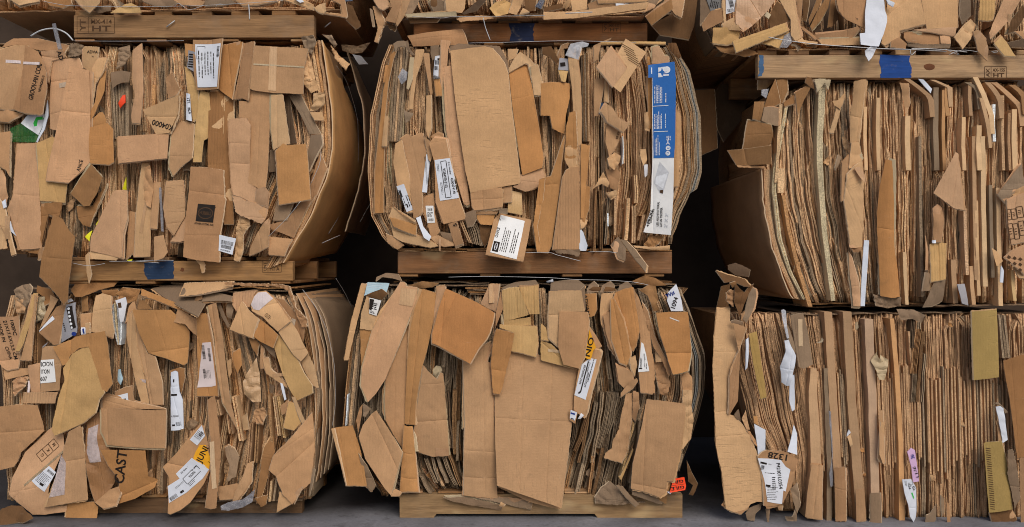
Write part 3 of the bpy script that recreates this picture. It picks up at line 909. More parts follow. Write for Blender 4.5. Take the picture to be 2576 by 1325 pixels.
P(B1r, '1452,618 1440,812 1400,822 1326,818', 4, 'p', cr=6)
P(B1r, '1194,782 1270,768 1302,900 1270,948 1200,972', 4.2, 't')
q = P('B2', '-125,232 20,240 132,260 140,470 152,490 122,760 116,982 -60,965 -166,938 -152,600', 6, 'a', cr=2.5, folds=[(-130, 420, 150, 455, -6), (-150, 770, 120, 772, 5)],
      name='printed_carton', lab='flattened carton with a black block holding an oval emblem')
q.rect(2, 597, 138, 138, -5, 'ink'); q.oval(2, 597, 60, 46, -5, 'brownink', part=(0, 360)); q.oval(2, 597, 54, 40, -5, 'ink')
q.text('HUBBELL', 2, 597, 26, -5, 92, 'brownink'); q.text('POWER SYSTEMS, INC.', -4, 684, 17, -6, 150); q.oval(73, 552, 7, 7)
lb = label(q, '116,766 242,795 216,922 112,890', 'w', 'barcode_label'); lb.bars(175, 830, 95, 30, 16, -13, along=True); lb.bars(170, 862, 80, 26, 14, -13, along=True); lb.bars(165, 890, 80, 12, 2, -13)
# right flank
SL = [(a, b - 0) for a, b in ((918, 312), (930, 430), (960, 600), (988, 800), (1002, 1000), (1004, 1160), (990, 1260), (955, 1390), (900, 1510), (830, 1680), (750, 1830), (620, 2045))]
side_sheet(L2, SL, L2.y0 - .035, 1.02, (206, 156, 100), s0=.30, torn=.05, reg='A2', s1=.93, lab='long smooth kraft board bowed outwards with a torn top edge')
for k, (dx, yy) in enumerate(((-9, -.03), (-17, -.02), (-26, -.03), (-34, -.015), (-52, -.005), (-66, 0.))):
    LL = [(f('A2', a, b)[0] + dx * (1 - .25 * (b > 1500)), f('A2', a, b)[1] + 3 * k) for a, b in SL]
    poly_strip(L2, [(a, b, 6.5 if k < 4 else 9) for a, b in LL], 1 + yy * -40, 'aolto'[k % 5], dep=.5, wob=2.2)
side_sheet(L2, [(1120, 400), (1190, 640), (1240, 900), (1250, 1200), (1200, 1500), (1100, 1800)], L2.y0 + .42, .6, 'm', s0=.3, reg='A2', lab='grey board behind the bowed kraft board')
q = P('A2', '1150,420 1222,436 1275,498 1200,498', 0, 'w', mat='paper', name='paper_scrap', dy=.4); q
P('A2', '1060,340 1190,355 1290,325 1230,400 1150,415 1070,385', 0, 'g', cr=10, fr=18, name='crumpled_board', dy=.3)
P('A2', '750,285 850,275 872,330 830,420 780,370', 2.4, 'g', cr=10, fr=20, name='crumpled_board')
P('A2', '915,262 990,270 1035,345 1010,360 960,300', 2.6, 'g', cr=9, fr=24, torn=1.4, name='crumpled_board')
P('A2', '985,350 1060,440 1128,492 1105,545 1020,450', 1.6, 'l', cr=7, torn=1.6, fr=26, name='crumpled_board', dy=.05)
q = P('A2', '1100,1160 1114,1160 1110,1268 1098,1268', 0, 'd', dy=.17, tilt=(0, 0), auto=False, cr=0); S_ = SHEETS.pop()
P('A2', '620,732 660,730 720,1115 665,1118', 1.2, 'n'); P('A2', '520,1170 552,1165 560,1330 505,1340', 2, 'm')
# wires and ties
wire(L2, 'A2', [(1030, 512, .17), (1100, 620, .33), (1150, 760, .46), (1186, 900, .54), (1196, 1000, .56), (1192, 1325, .62), (1140, 1490, .63), (1060, 1660, .55), (965, 1822, .48)])
wire(L2, 'B2', [(908, 118), (895, 220), (825, 376)], -.07); wire(L2, 'B2', [(748, 506), (640, 640), (500, 780)], -.1)
wire(L2, 'B2', [(1056, 770, .2), (985, 800, .12), (915, 832, .1)]); wire(L2, 'B2', [(1320, 470, .75), (1212, 665, .6)])
wire(L2, 'A1', [(575, 318), (900, 320), (1330, 318), (1430, 314)], -.06); wire(L2, 'B1', [(560, 985), (690, 1008), (815, 990)], -.09); wire(L2, 'B1', [(850, 975), (1040, 972), (1240, 986)], -.1)
wire(L2, 'B1', [(1000, 975), (1190, 965), (1350, 966)], -.1)
P('A1', '404,184 436,182 474,376 446,382', 6, 'k', mat='film', name='plastic_strap', cr=1, dy=-.01)
wire(L2, 'A1', [(240, 280), (310, 240), (390, 222), (450, 228), (520, 262), (568, 315)], -.06, .004, 'plastic_tie', 'strap')
for a in ((-20, 330, 108, .06), (300, 560, 100, .04), (430, 640, 98, .1), (560, 800, 104, .05)):
    slab(L2, a[0], a[1], a[2], a[3], .7, 'mgb'[int(a[1]) % 3], 3)

# ================================================================== bottom bale on the left
L1 = Bale(0.0, 'bottom left cardboard bale holding the box lettered CAST and the yellow JUNI sticker',
          [(0, [(730, 30), (850, 2), (1250, 20)]), (.5, [(735, 418), (1280, 400)]), (.75, [(735, 600), (1000, 655), (1280, 600)]),
           (1, [(735, 742), (800, 772), (900, 793), (1000, 800), (1230, 786)])], lambda px: 738, lambda px: 1262)
core(L1, 16)
fill_bale(L1, 84, (7, 18), 'ttlggmmbpdo', 15, keep=76)
scraps(L1, 16, 151)
B = L1
q = P('C1', '-30,490 190,490 232,478 222,560 180,900 165,1000 60,1020 20,990 -30,920', 4, 'p', cr=4, folds=[(0, 930, 200, 900, -12)], name='printed_panel', lab='tan panel printed MADE IN CHINA reading downwards')
q.text('100PC', 166, 600, 34, -86, 150); q.text('21X17.6X13.5 CM', 122, 720, 34, -83, 390); q.text('MADE IN', 50, 640, 30, -84, 200); q.text('CHINA', 86, 850, 30, -79, 130)
P('C1', '20,985 165,1000 290,1000 270,1060 160,1085 60,1110 30,1040', 3, 't', cr=5)
P('C1', '110,1130 165,1085 270,1080 230,1180 135,1270', 3, 'p', cr=9, fr=20, name='crumpled_board')
P('C1', '113,240 190,188 262,178 302,210 292,330 240,402 138,322', 3.4, 'g', cr=11, fr=16, name='crumpled_board')
P('C1', '118,310 250,318 242,460 148,458', 3, 't', cr=11, fr=16, name='crumpled_board')
P('C1', '300,195 460,235 560,330 480,380 420,300 330,260', 1.6, 'b', cr=6, tilt=(0, 1.))
P('C1', '308,268 350,268 322,440 232,750 190,832 153,832 248,530', 5.2, 'y', cr=1.5)
P('C1', '332,280 352,300 322,700 305,922 185,920 240,760 325,440', 4.8, 't', cr=2, curl=(3, 0))
P('C1', '340,312 432,300 436,470 400,520 330,547 345,420', 4, 'c', cr=10, fr=20, name='crumpled_board', mat='gloss')
poly_strip(B, [(350, 560, 40), (345, 760, 46), (350, 945, 42)], 3, 'b', reg='C1')
P('C1', '490,282 560,328 520,400 430,560 372,622 470,380', 4.4, 't', cr=4)
q = P('C1', '540,400 620,368 604,560 570,762 520,772 382,652 400,620', 4, 'a', cr=3); label(q, '508,488 532,520 388,642 384,634', 'w', 'paper_scrap')
P('C1', '405,790 465,745 450,770 420,800', 4, 'k', mat='film', name='plastic_scrap')
q = P('C1', '640,380 728,356 748,600 742,655 690,690 576,752 592,620', 4.4, 'k', mat='paper', name='silver_carton', cr=2, lab='silver printed carton with a dark band of white marks and a blue dot')
q.fill('645,402 702,388 738,600 690,622', 'ink'); q.oval(716, 664, 23, 20, 0, 'blueink')
for k in range(6): q.oval(668 + k * 6, 418 + k * 37, 13 - (k % 2) * 4, 13, 0, 'white')
q.bars(625, 600, 20, 90, 5, 12)
P('C1', '655,335 690,318 705,345 660,362', 5, 'w', mat='film', name='plastic_scrap')
P('C1', '780,472 886,460 880,640 790,650', 3, 't'); q = P('C1', '785,602 830,600 830,668 786,672', 4, 'w', mat='paper', name='paper_label'); q.rect(810, 636, 16, 48, 10, 'blueink')
P('C1', '826,560 876,555 870,660 830,662', 4, 'l')
P('C1', '920,292 985,270 1072,290 1082,440 1104,640 1090,705 880,642 902,450', 4.6, 'l', cr=3, folds=[(915, 440, 1080, 418, 8)])
for k in range(4):
    poly_strip(B, [(1092 + k * 24, 372 - k * 10, 16), (1108 + k * 24, 560, 16), (1135 + k * 14, 720, 14), (1150 + k * 6, 770, 12)], 3.2 + .4 * k, 'wckw'[k], reg='C1')
q = P('C1', '1118,340 1212,306 1228,370 1192,545 1160,552 1150,420', 4.4, 'w', mat='paper', name='paper_wrap', cr=4); q.rect(1160, 385, 30, 50, 10, 'brownink')
q = P('C1', '510,792 620,745 690,720 740,690 900,655 1060,630 1092,760 1132,1020 1152,1130 1090,1212 1048,1200 980,1000 890,782 780,800 680,872 655,950 605,972', 6, 'o', cr=4,
      folds=[(690, 720, 680, 870, -16), (890, 650, 900, 790, 6)], lab='orange-brown sheet folded like a hood over a yellow mailer')
q = P('C1', '700,855 790,810 887,772 930,860 972,960 1002,1100 1057,1222 1000,1290 962,1420 830,1522 680,1590 528,1656 503,1600 540,1400 560,1290 620,1120 608,1000 680,882', 7, 'y', cr=5, fr=5,
      folds=[(680, 900, 590, 1560, -13)], name='padded_mailer', lab='creased yellow padded mailer hanging in front of the orange sheet')
q = P('C1', '398,790 520,784 602,960 582,1212 392,1232 386,1000', 5, 't', name='labelled_panel', cr=2, lab='panel with a white label reading ICION TON 607')
lb = label(q, '388,920 525,910 550,1130 390,1146', 'W', 'address_label')
lb.text('ICION', 455, 958, 45, 3, 118); lb.text('ITON', 440, 1030, 42, 3, 88); lb.text('607', 425, 1100, 42, 3, 68)
P('C1', '1132,1015 1160,1010 1195,1100 1175,1160 1140,1120', 4, 'A', mat='paper', name='blue_tape')
P('C1', '268,972 386,944 388,1230 300,1238', 4.4, 'p'); P('C1', '270,1120 295,1130 290,1240 266,1236', 3.6, 's', mat='paper', name='paper_scrap')
P('D1', '215,20 560,14 545,60 540,122 215,122', 5.4, 't', mat='rib', ang=0)
P('D1', '-30,152 100,142 210,125 372,140 405,310 408,402 300,510 200,600 165,690 130,742 -30,778', 5, 't', cr=4, folds=[(210, 125, 190, 700, 8), (0, 410, 400, 385, -7)], torn=.8)
q = P('D1', '488,352 580,440 602,570 522,760 470,930 430,1132 632,1130 622,1190 420,1218 300,1216 80,1012 102,860 210,612 420,402', 5.6, 'p', cr=3, folds=[(590, 600, 300, 880, 7), (80, 1000, 560, 900, 8)],
      name='printed_carton', lab='slanting carton flap with three boxed icons and a shipping sticker')
for k in range(3):
    q.frame(382 + k * 54, 640 - k * 50, 72, 92, 43, 5, 'brownink'); q.text(('G', 'K', 'M')[k], 385 + k * 54, 638 - k * 50, 30, 130, mat='brownink'); 
lb = label(q, '462,738 532,800 500,862 422,990 300,880', 'w', 'shipping_label'); lb.bars(480, 800, 80, 26, 12, -38, along=True); lb.bars(415, 865, 120, 110, 9, -38, .35); lb.rect(400, 915, 40, 20, -38)
label(q, '230,915 600,580 606,600 236,935', 'c', 'clear_tape', 'film')
P('D1', '690,390 802,330 822,640 842,900 852,1062 440,1136 520,900 560,800 640,520', 6.4, 't', cr=4, folds=[(640, 690, 830, 660, -8), (820, 350, 850, 1060, 6)], torn=.6)
label(SHEETS[-1], '600,620 640,700 630,1010 480,1040 520,900', 's', 'clear_tape', 'film')
q = P('D1', '830,302 900,230 962,210 985,430 1045,560 1105,710 1103,880 1060,962 920,1092 862,940 820,640', 6.8, 'b', cr=8, fr=8, folds=[(900, 230, 1000, 1000, 14)], mat='gloss', name='crumpled_board')
label(q, '850,372 945,332 948,520 985,690 870,702 835,600', 's', 'clear_tape', 'film')
q = P('D1', '1048,540 1250,548 1452,562 1450,830 1522,872 1490,952 1300,1060 1130,1112 1182,860 1100,702', 6, 'o', cr=3, name='printed_carton', lab='orange carton lettered CAST reading upwards', folds=[(1455, 560, 1450, 950, 16), (1150, 1040, 1500, 890, -16)])
q.text('CAST', 1212, 722, 92, 77, 350)
P('D1', '920,1090 1060,965 1150,935 1165,1000 1120,1122 1000,1150', 6.8, 't', cr=5)
P('D1', '640,1108 820,1088 905,1080 952,1130 942,1262 630,1256', 5, 'o', torn=1., lab='short kraft flap hanging below the bale')
q = P('D1', '970,60 1040,54 1592,172 1612,186 990,168', 6.6, 't'); 
P('D1', '986,165 1630,184 1616,556 1330,548 1040,530 1010,450 984,400', 7.4, 't', folds=[(1532, 180, 1520, 556, 10), (1040, 165, 1046, 530, -6)], cr=2, mat='card', lab='plain rectangular carton face above the CAST carton')
P('D1', '968,62 995,64 988,400 965,250', 7, 'g')
q = P('C1', '1110,1230 1190,1195 1282,1170 1312,1325 1300,1400 1115,1370', 5.6, 'a', name='labelled_panel'); lb = label(q, '1125,1270 1242,1238 1254,1318 1180,1330 1160,1322', 'w', 'paper_label'); lb.rect(1205, 1305, 50, 22, 10)
P('C1', '1318,420 1345,430 1352,640 1432,850 1512,882 1582,1130 1585,1352 1460,1352 1420,1100 1340,760', 5, 't', cr=4, folds=[(1335, 430, 1470, 1300, -12)])
label(SHEETS[-1], '1352,1098 1420,1110 1418,1140 1365,1130', 's', 'clear_tape', 'film')
P('C1', '1218,562 1240,480 1302,428 1332,760 1420,1150 1452,1342 1380,1332 1290,1000 1218,700', 4.4, 'l', cr=3, curl=(4, 0))
P('C1', '1220,560 1250,400 1300,330 1320,420 1260,520', 3, 't', cr=6)
P('C1', '1330,422 1500,424 1682,426 1760,520 1832,640 1802,950 1770,972 1600,900 1440,852 1372,650', 6, 'o', folds=[(1540, 430, 1640, 940, 10), (1440, 850, 1810, 800, -10)], cr=2, lab='large open orange-brown flap near the top edge')
P('C1', '1366,222 1400,235 1560,300 1720,365 1900,440 2010,480 1992,520 1940,500 1720,418 1500,330 1366,290', 7, 'o', cr=2, lab='long orange ridge of a fold running down to the right')
P('C1', '1380,225 1520,195 1750,182 1900,220 2010,330 2010,478 1900,435 1700,355 1520,285', 5, 'm', tilt=(0, 1.6), cr=3)
P('C2', '105,180 600,175 610,230 310,290 120,305', 4.4, 'm', tilt=(0, 1.4), cr=3)
P('C2', '322,262 420,255 600,295 606,345 470,340 320,348', 5.4, 'm', tilt=(0, .9), cr=2)
P('C2', '215,350 260,300 312,295 318,320 250,345 235,385', 6, 'a', cr=6)
P('C1', '1722,424 1790,450 1902,520 1942,680 1922,705 1870,660 1800,572 1720,556 1680,552', 7.4, 't', cr=5, folds=[(1790, 450, 1800, 580, 10)], torn=.8)
P('C1', '1345,340 1400,330 1470,420 1340,420', 5, 'b', cr=8, name='crumpled_board'); P('C1', '1130,270 1200,210 1360,230 1330,330 1240,370', 2.8, 'b', cr=9, fr=14, name='crumpled_board')
q = P('C1', '1655,1040 1700,1022 1728,1035 1745,1230 1772,1310 1776,1590 1740,1602 1660,1606', 6, 'w', mat='paper', name='label_roll', cr=1.5, curl=(9, 0), lab='white rolled label standing upright')
q.rect(1694, 1257, 62, 18, 4); q.rect(1690, 1120, 30, 14, 85); q.text('A 72142', 1700, 1464, 18, 3, 70); q.bars(1740, 1540, 55, 40, 5, 5, .4); q.rect(1690, 1552, 28, 16, 4)
P('C1', '1650,1020 1740,990 1790,1000 1800,1100 1760,1250 1740,1100 1655,1060', 5.2, 'b', cr=4)
P('C2', '360,386 450,360 518,690 558,1050 590,1325 660,1620 600,1500 500,1325 450,1000 428,700', 6.2, 't', folds=[(400, 380, 520, 1320, -12)], cr=3)
q = P('C2', '300,500 402,448 432,700 455,1270 250,1272 262,1180 292,700', 5, 'o', name='labelled_panel', lab='panel with a long pink-white barcode label')
lb = label(q, '345,742 427,735 441,1168 400,1178 260,1186 302,960', 's', 'barcode_label')
for (x, y, w, h) in ((348, 835, 140, 28), (402, 860, 130, 22), (338, 1055, 110, 24)): lb.bars(x, y, w, h, 22, -88, along=True)
lb.bars(375, 1060, 90, 50, 4, -88, .25)
P('C2', '440,360 480,350 575,580 560,610 500,500', 4, 'm'); P('C2', '545,380 585,340 612,440 590,520 550,500', 4, 'g', cr=6)
P('C2', '610,266 740,250 832,245 770,400 640,442 604,380', 5, 'p', cr=3, mat='rib', folds=[(650, 260, 640, 440, 12), (700, 255, 690, 430, -14)])
P('C2', '690,342 772,440 862,512 830,600 800,702 575,622', 6.4, 'l', cr=2)
P('C2', '860,512 962,590 1052,672 1002,800 880,740 800,682', 6, 'o')
P('C2', '1000,308 1105,330 1232,470 1312,622 1292,742 1160,545', 4.4, 'a', cr=3)
q = P('C2', '768,382 800,300 840,258 922,250 1002,310 1085,420 1160,542 1040,642 900,500 778,440', 7.2, 'l', cr=2.5, curl=(1.5, 1.5), lab='arched tan flap with a milky patch of tape')
label(q, '772,382 805,300 845,262 925,255 1000,318 860,436 800,425', 's', 'parcel_tape', 'gloss'); q.bars(955, 495, 70, 44, 3, -38, .4, mat='brownink')
P('C2', '1040,642 1162,540 1230,640 1292,762 1342,850 1270,932 1200,870', 7, 'l', cr=2.5)
P('C2', '978,712 1060,678 1160,800 1252,932 1302,1040 1382,1162 1384,1240 1220,1318 1100,1080', 6, 'y', cr=3, curl=(.6, .4), lab='long pale rounded flap on the right')
P('C2', '1262,930 1342,850 1400,980 1442,1190 1420,1192 1380,1160 1310,1040', 5.4, 'l', torn=1.4, cr=4)
P('C2', '765,705 800,668 862,760 842,880 800,800', 4.4, 'b', cr=6); P('C2', '870,720 1000,800 1010,900 960,850', 4.6, 'm', cr=5)
P('C2', '895,905 958,895 975,1010 1050,1070 1130,1150 1140,1190 1020,1110 930,1050', 4.8, 'l', cr=3)
P('C2', '705,1122 760,1010 832,898 862,1060 880,1325 800,1330 715,1250', 5.4, 'l', cr=11, fr=12, mat='gloss', name='crumpled_board')
P('C2', '545,930 590,905 596,1040 570,1100', 4.8, 'l', cr=4)
P('C2', '600,850 680,800 700,960 650,1050 610,950', 4.4, 'o', cr=4)
P('C2', '880,770 905,800 900,1000 865,1010', 4.2, 't'); P('C2', '1070,1140 1095,1150 1130,1300 1110,1312', 5, 'w', mat='paper', name='paper_strip')
# right-hand lower part
P('D2', '1382,210 1400,400 1402,560 1362,900 1290,962 1190,1106 1100,1012 1030,832 963,770 1010,630 1200,430', 6.8, 't', cr=3, folds=[(1040, 830, 1380, 520, -10), (1000, 640, 1370, 380, 8)], lab='fan-folded tan flap at the lower right corner')
P('D2', '1240,960 1290,930 1200,1110 1150,1060', 7, 'p', cr=5, torn=1)
P('D2', '1150,108 1232,128 1272,310 1202,390 1098,362', 6, 'y', cr=3); P('D2', '1180,60 1215,65 1332,340 1325,366 1270,300', 6.6, 'l', cr=1)
P('D2', '1070,150 1145,90 1130,210 1085,240', 5, 'a')
P('D2', '1058,985 1122,1018 1182,1100 1026,1192', 6.2, 'l', cr=3)
q = P('D2', '310,312 345,330 372,450 396,640 394,760 332,900 200,1082 100,1160 0,1202 -25,1190 -12,850 -76,745 60,610', 6, 't', cr=2.4, name='labelled_carton', folds=[(-80, 700, 140, 740, -8)],
      lab='curved carton strip covered with white labels and a yellow JUNI sticker')
lb = label(q, '328,324 356,430 275,526 205,468', 'w', 'shipping_label'); lb.bars(300, 420, 90, 70, 6, 53, .35); lb.bars(318, 410, 50, 30, 8, 53, along=True)
lb = label(q, '215,650 310,700 384,760 320,852 160,990 -10,1092 -26,930 92,855 55,808', 'w', 'shipping_label')
lb.frame(215, 815, 190, 70, 45, 5); lb.text('93286', 215, 812, 24, 45); lb.text('P.O. Number', 140, 770, 18, 45, 90); lb.bars(110, 900, 150, 20, 2, 40, .3); lb.bars(35, 1035, 80, 36, 14, 35, along=True); lb.rect(118, 980, 40, 22, 35); lb.bars(220, 890, 90, 30, 2, 43, .3); lb.bars(250, 740, 100, 12, 1, 45, .5)
lb = label(q, '300,520 362,520 396,640 398,690 380,760 230,660 255,590', 'Q', 'sticker'); lb.text('JUNI', 330, 620, 78, 62, 175); lb.text('2', 385, 690, 22, 62)
P('D2', '330,100 402,58 432,250 470,480 482,680 452,1140 400,1152 338,1142 390,800 402,600 352,300', 8.4, 'a', folds=[(365, 80, 440, 660, 14), (395, 665, 480, 690, 6)], cr=3, curl=(2.5, 0), lab='tall curled kraft strip overlapping the labelled carton')
P('D2', '528,560 560,540 622,580 662,660 650,720 640,842 600,850 575,880 558,870 580,730 540,640', 5, 'g', cr=6, folds=[(560, 545, 620, 840, 14)])
q = P('D2', '492,1120 560,1090 700,1062 780,1000 825,960 800,1080 700,1140 560,1172 500,1162', 7, 'k', mat='film', name='plastic_bag', cr=6, fr=16, lab='shiny clear plastic bag end at the foot')
P('D2', '450,940 640,906 662,915 610,1062 482,1062', 5.4, 't', cr=3)
P('D2', '735,720 782,700 770,900 700,1010 640,1082 606,1080 640,960 700,840', 5.6, 't', cr=4)
P('D2', '905,560 975,440 1005,600 930,900 880,1050 840,1100 850,960', 5.2, 'b', cr=4); P('D2', '820,1050 940,1020 930,1110 880,1135', 5.8, 'b', cr=8, torn=1.4, name='crumpled_board')
for (xa, ya, xb, yb, w, c) in ((450, 90, 480, 240, 40, 't'), (560, 130, 590, 420, 40, 't'), (622, 60, 690, 490, 44, 'l'), (790, 320, 760, 720, 34, 'a'), (850, 330, 830, 700, 36, 'b'), (985, 880, 965, 1080, 22, 'l'), (1030, 860, 1005, 1075, 20, 'g'), (1010, 60, 1060, 440, 30, 'l'), (960, 40, 990, 560, 26, 'b'), (1050, 60, 1110, 460, 26, 'y')):
    poly_strip(B, [(xa, ya, w), ((xa + xb) / 2, (ya + yb) / 2, w), (xb, yb, w)], 4.4, c, reg='D2')
P('D2', '695,250 745,220 760,380 705,390', 5, 'l', cr=4); P('D2', '800,200 900,160 935,210 890,330 830,320', 5, 't', cr=10, fr=22, torn=1.4, name='crumpled_board')
# right flank of the bottom bale
for k, (dx, yy, c) in enumerate(((4, -.02, 't'), (12, -.01, 'm'), (21, -.025, 't'), (31, .0, 'm'), (40, -.015, 'g'), (50, .01, 'g'))):
    side_sheet(L1, [(742 + dx, 738 + k * 3), (768 + dx, 800), (786 + dx, 900), (791 + dx, 1010), (787 + dx, 1110), (776 + dx, 1232 - k * 10)], L1.y0 + yy + k * .03, .95 - k * .03, c, th=.004, s0=.02 * k, lab=None)
q = None
wire(L1, 'C2', [(1287, 232, .02), (1370, 340, .02), (1440, 450, .03), (1520, 620, .05), (1570, 820, .06), (1600, 1020, .06), (1605, 1325, .05), (1595, 1450, .05), (1575, 1560, .05)])
wire(L1, 'C2', [(1612, 124, .12), (1690, 250, .26), (1770, 410, .4)]); wire(L1, 'D2', [(1700, 60, .12), (1712, 150, .12), (1716, 345, .12)], rad=.003)
P('D2', '1390,760 1405,770 1385,900 1352,1032 1340,1020', 7, 'g', cr=2)
P('C2', '520,160 760,172 1060,182 1160,205 1230,420 1330,520 1320,600 1280,600 1195,400 1140,240 1060,205 760,195 525,185', 6.4, 'a', cr=8, fr=20, torn=1.6, name='torn_rim', lab='ragged torn rim along the top and right edge')
for a in ((40, 300, 724, .04, 'm'), (210, 560, 716, .1, 'm'), (430, 700, 712, .06, 'g'), (560, 748, 722, .02, 'b'), (640, 752, 706, .2, 'm'), (500, 730, 730, .03, 'g')):
    slab(L1, a[0], a[1], a[2], a[3], .75, a[4], 3.2, 3)
for a in ((40, 330, 1262, .0, 'm'), (250, 720, 1268, .02, 'd'), (430, 760, 1258, -.02, 'm')):
    slab(L1, a[0], a[1], a[2], a[3], .8, a[4], 3, 3)
P('C1', '690,160 1110,120 1090,200 960,240 840,300 780,300 690,230', 1, 'b', cr=9, fr=10, tilt=(0, 1.2), name='crumpled_board')
P('C1', '780,310 850,295 860,440 790,450', 2.6, 'b', cr=7, name='crumpled_board'); P('C1', '980,240 1140,230 1170,290 1100,300 1000,280', 2.6, 'b', cr=8, name='crumpled_board')
# ================================================================== middle bale in the centre
C2 = Bale(0.0, 'centre bale with a blue and white lamp carton standing upright in it',
          [(0, [(107, 990), (160, 972), (290, 944), (430, 938), (540, 946), (600, 975), (625, 1000)]), (.25, [(107, 1082), (625, 1116)]), (.75, [(107, 1500), (625, 1500)]),
           (1, [(108, 1688), (180, 1722), (290, 1750), (430, 1752), (470, 1740), (556, 1706), (600, 1690)])], lambda px: 116, lambda px: 622)
core(C2, 18)
fill_bale(C2, 108, (6, 13), 'ttlaggmmbpoc', 25, wob=2.4, keep=62)
scraps(C2, 12, 251)
B = C2
P('A3', '392,420 440,388 412,460 372,640 346,900 336,1325 335,1656 265,1656 268,1325 292,1100 332,700', 3, 'o', folds=[(380, 440, 300, 1650, -12)], lab='long orange upright strip at the left edge')
P('A3', '345,910 370,904 360,1136 317,1136', 4, 'l'); P('A3', '350,500 385,500 372,640 330,640', 2, 'o')
for k in range(5):
    poly_strip(B, [(428 + k * 22, 345 + 8 * (k % 2), 17), (432 + k * 21, 440, 17), (415 + k * 20, 640, 17), (400 + k * 20, 830, 16), (385 + k * 19, 1100, 16)], 2 + .3 * (k % 3), 'gmtmg'[k], reg='A3')
P('A3', '408,335 440,315 492,314 522,330 542,382 500,362 442,362 425,400', 4, 'g', cr=6, torn=.6); P('A3', '505,320 525,315 540,380 580,420 560,425 515,370', 4, 'm', cr=5)
P('A3', '480,528 520,560 515,622 475,657 448,602', 4, 'k', mat='film', name='plastic_scrap', cr=5)
P('A3', '540,440 570,440 560,620 530,700 515,690', 3.4, 'c', cr=3)
P('A3', '585,385 648,375 640,450 590,600 560,850 535,850 550,640', 3, 'l', folds=[(615, 380, 560, 850, 14)])
P('A3', '645,412 690,414 705,600 716,722 700,748 668,560', 3, 't'); P('A3', '668,744 705,742 706,1000 680,1072 662,1000', 4, 'l')
P('A3', '700,356 760,352 782,420 760,440 715,470 700,420', 3, 'm', cr=4)
P('A3', '785,308 857,312 838,380 830,510 800,512 790,705 775,600', 4.6, 'p', folds=[(822, 310, 812, 510, 12)])
q = P('A3', '735,438 777,430 770,612 720,585', 4, 'w', mat='paper', name='barcode_label', curl=(20, 0), lab='small white barcode label curling at the top'); q.bars(752, 485, 30, 34, 6, 0, along=True); q.bars(745, 528, 30, 30, 6, 0, along=True); q.rect(765, 460, 20, 14)
P('A3', '722,580 772,600 772,612 722,612', 4.2, 'e', mat='film', name='plastic_scrap'); P('A3', '725,614 778,614 792,745 742,748', 4.4, 'o', folds=[(752, 614, 760, 748, 14)])
P('A3', '490,850 520,870 530,870 568,885 540,930 510,950', 4, 'g', cr=8, name='crumpled_board')
P('A3', '795,512 862,508 905,900 970,1325 1006,1588 980,1600 958,1585 882,1325 820,1000', 4.4, 'p', mat='dash', cr=2)
q = P('A3', '848,316 1000,338 1240,350 1300,480 1310,560 1260,500 1150,362 860,392', 4, 'm', cr=3, tilt=(0, .12))
q = P('A3', '852,390 980,372 1120,355 1182,368 1238,430 1276,485 1302,560 1332,850 1392,1325 1400,1425 1010,1499 970,1325 900,850 868,560', 6, 'l', mat='dash', cr=2., curl=(.15, .05), torn=.15, auto=False,
      folds=[(1240, 380, 1310, 520, 14)], lab='large smooth tan board in the middle of the bale, creased by crushing')
P('A3', '1310,528 1360,440 1402,400 1470,450 1524,520 1490,622 1462,495 1440,490 1312,562', 4.6, 'l', cr=4)
P('A3', '1310,560 1440,490 1465,496 1502,740 1545,980 1582,1225 1570,1302 1415,1362 1390,1200 1338,830', 5.2, 'o', folds=[(1335, 772, 1502, 735, 9), (1490, 740, 1580, 1220, 12)], cr=2)
P('A3', '1480,520 1535,498 1572,640 1552,740 1505,738', 5, 'l', cr=4); P('A3', '1300,380 1380,378 1360,450 1310,470', 3.6, 'l')
P('B3', '1010,430 1258,398 1256,552 1040,577 1020,545', 5.4, 't'); P('B3', '1040,575 1242,558 1220,602 1060,607', 5, 't'); P('B3', '1060,604 1206,590 1192,650 1180,692 1090,685 1062,640', 4.4, 'o')
P('B3', '1260,394 1333,388 1330,512 1260,516', 4.6, 't'); P('B3', '1330,420 1412,440 1410,612 1300,590 1304,512', 3.6, 'y', mat='gloss', name='yellow_tape')
P('B3', '1400,292 1572,250 1592,300 1575,372 1500,412 1440,432 1340,392 1400,370', 5, 'p', mat='dash', torn=1.4, cr=3)
# lower left pocket
q = P('B3', '430,60 480,30 532,280 572,592 512,592 480,480 440,382 412,200', 5, 'l', cr=2.5, name='labelled_panel')
lb = label(q, '435,390 495,372 567,570 515,590', 'w', 'shipping_label'); lb.bars(478, 490, 150, 34, 3, -70, .4); lb.bars(535, 510, 110, 30, 2, -70, .4); lb.rect(470, 450, 60, 9, -70); lb.rect(520, 540, 30, 10, -70)
q = P('B3', '470,12 520,-20 560,0 640,-30 682,160 640,422 632,590 610,622 570,642 530,300 500,120', 5.6, 't', cr=3, folds=[(540, 0, 640, 420, 9)], name='labelled_panel')
lb = label(q, '665,138 696,145 672,438 635,435', 'w', 'printed_tape'); lb.bars(668, 290, 270, 14, 2, -85, .4)
P('B3', '650,0 690,30 730,80 700,200 685,180', 5, 't', cr=6, torn=1)
q = P('B3', '640,470 722,440 735,600 772,742 740,780 700,782 680,680 630,562', 5.4, 't', cr=3, folds=[(640, 475, 730, 440, -8)], name='labelled_panel')
lb = label(q, '660,540 722,540 735,672 676,676', 'W', 'barcode_label'); lb.bars(695, 570, 40, 20, 8, 0, along=True); lb.bars(698, 610, 45, 40, 5, 0, .5); lb.bars(705, 650, 40, 20, 8, 0, along=True)
q = P('B3', '690,60 720,10 820,20 850,170 920,480 976,640 890,662 800,682 742,520 730,200', 6.2, 't', cr=2, name='labelled_panel', folds=[(720, 50, 825, 30, 10)], lab='panel carrying the large white P.O. Number label')
lb = label(q, '732,186 850,170 885,310 922,480 774,502', 'w', 'shipping_label')
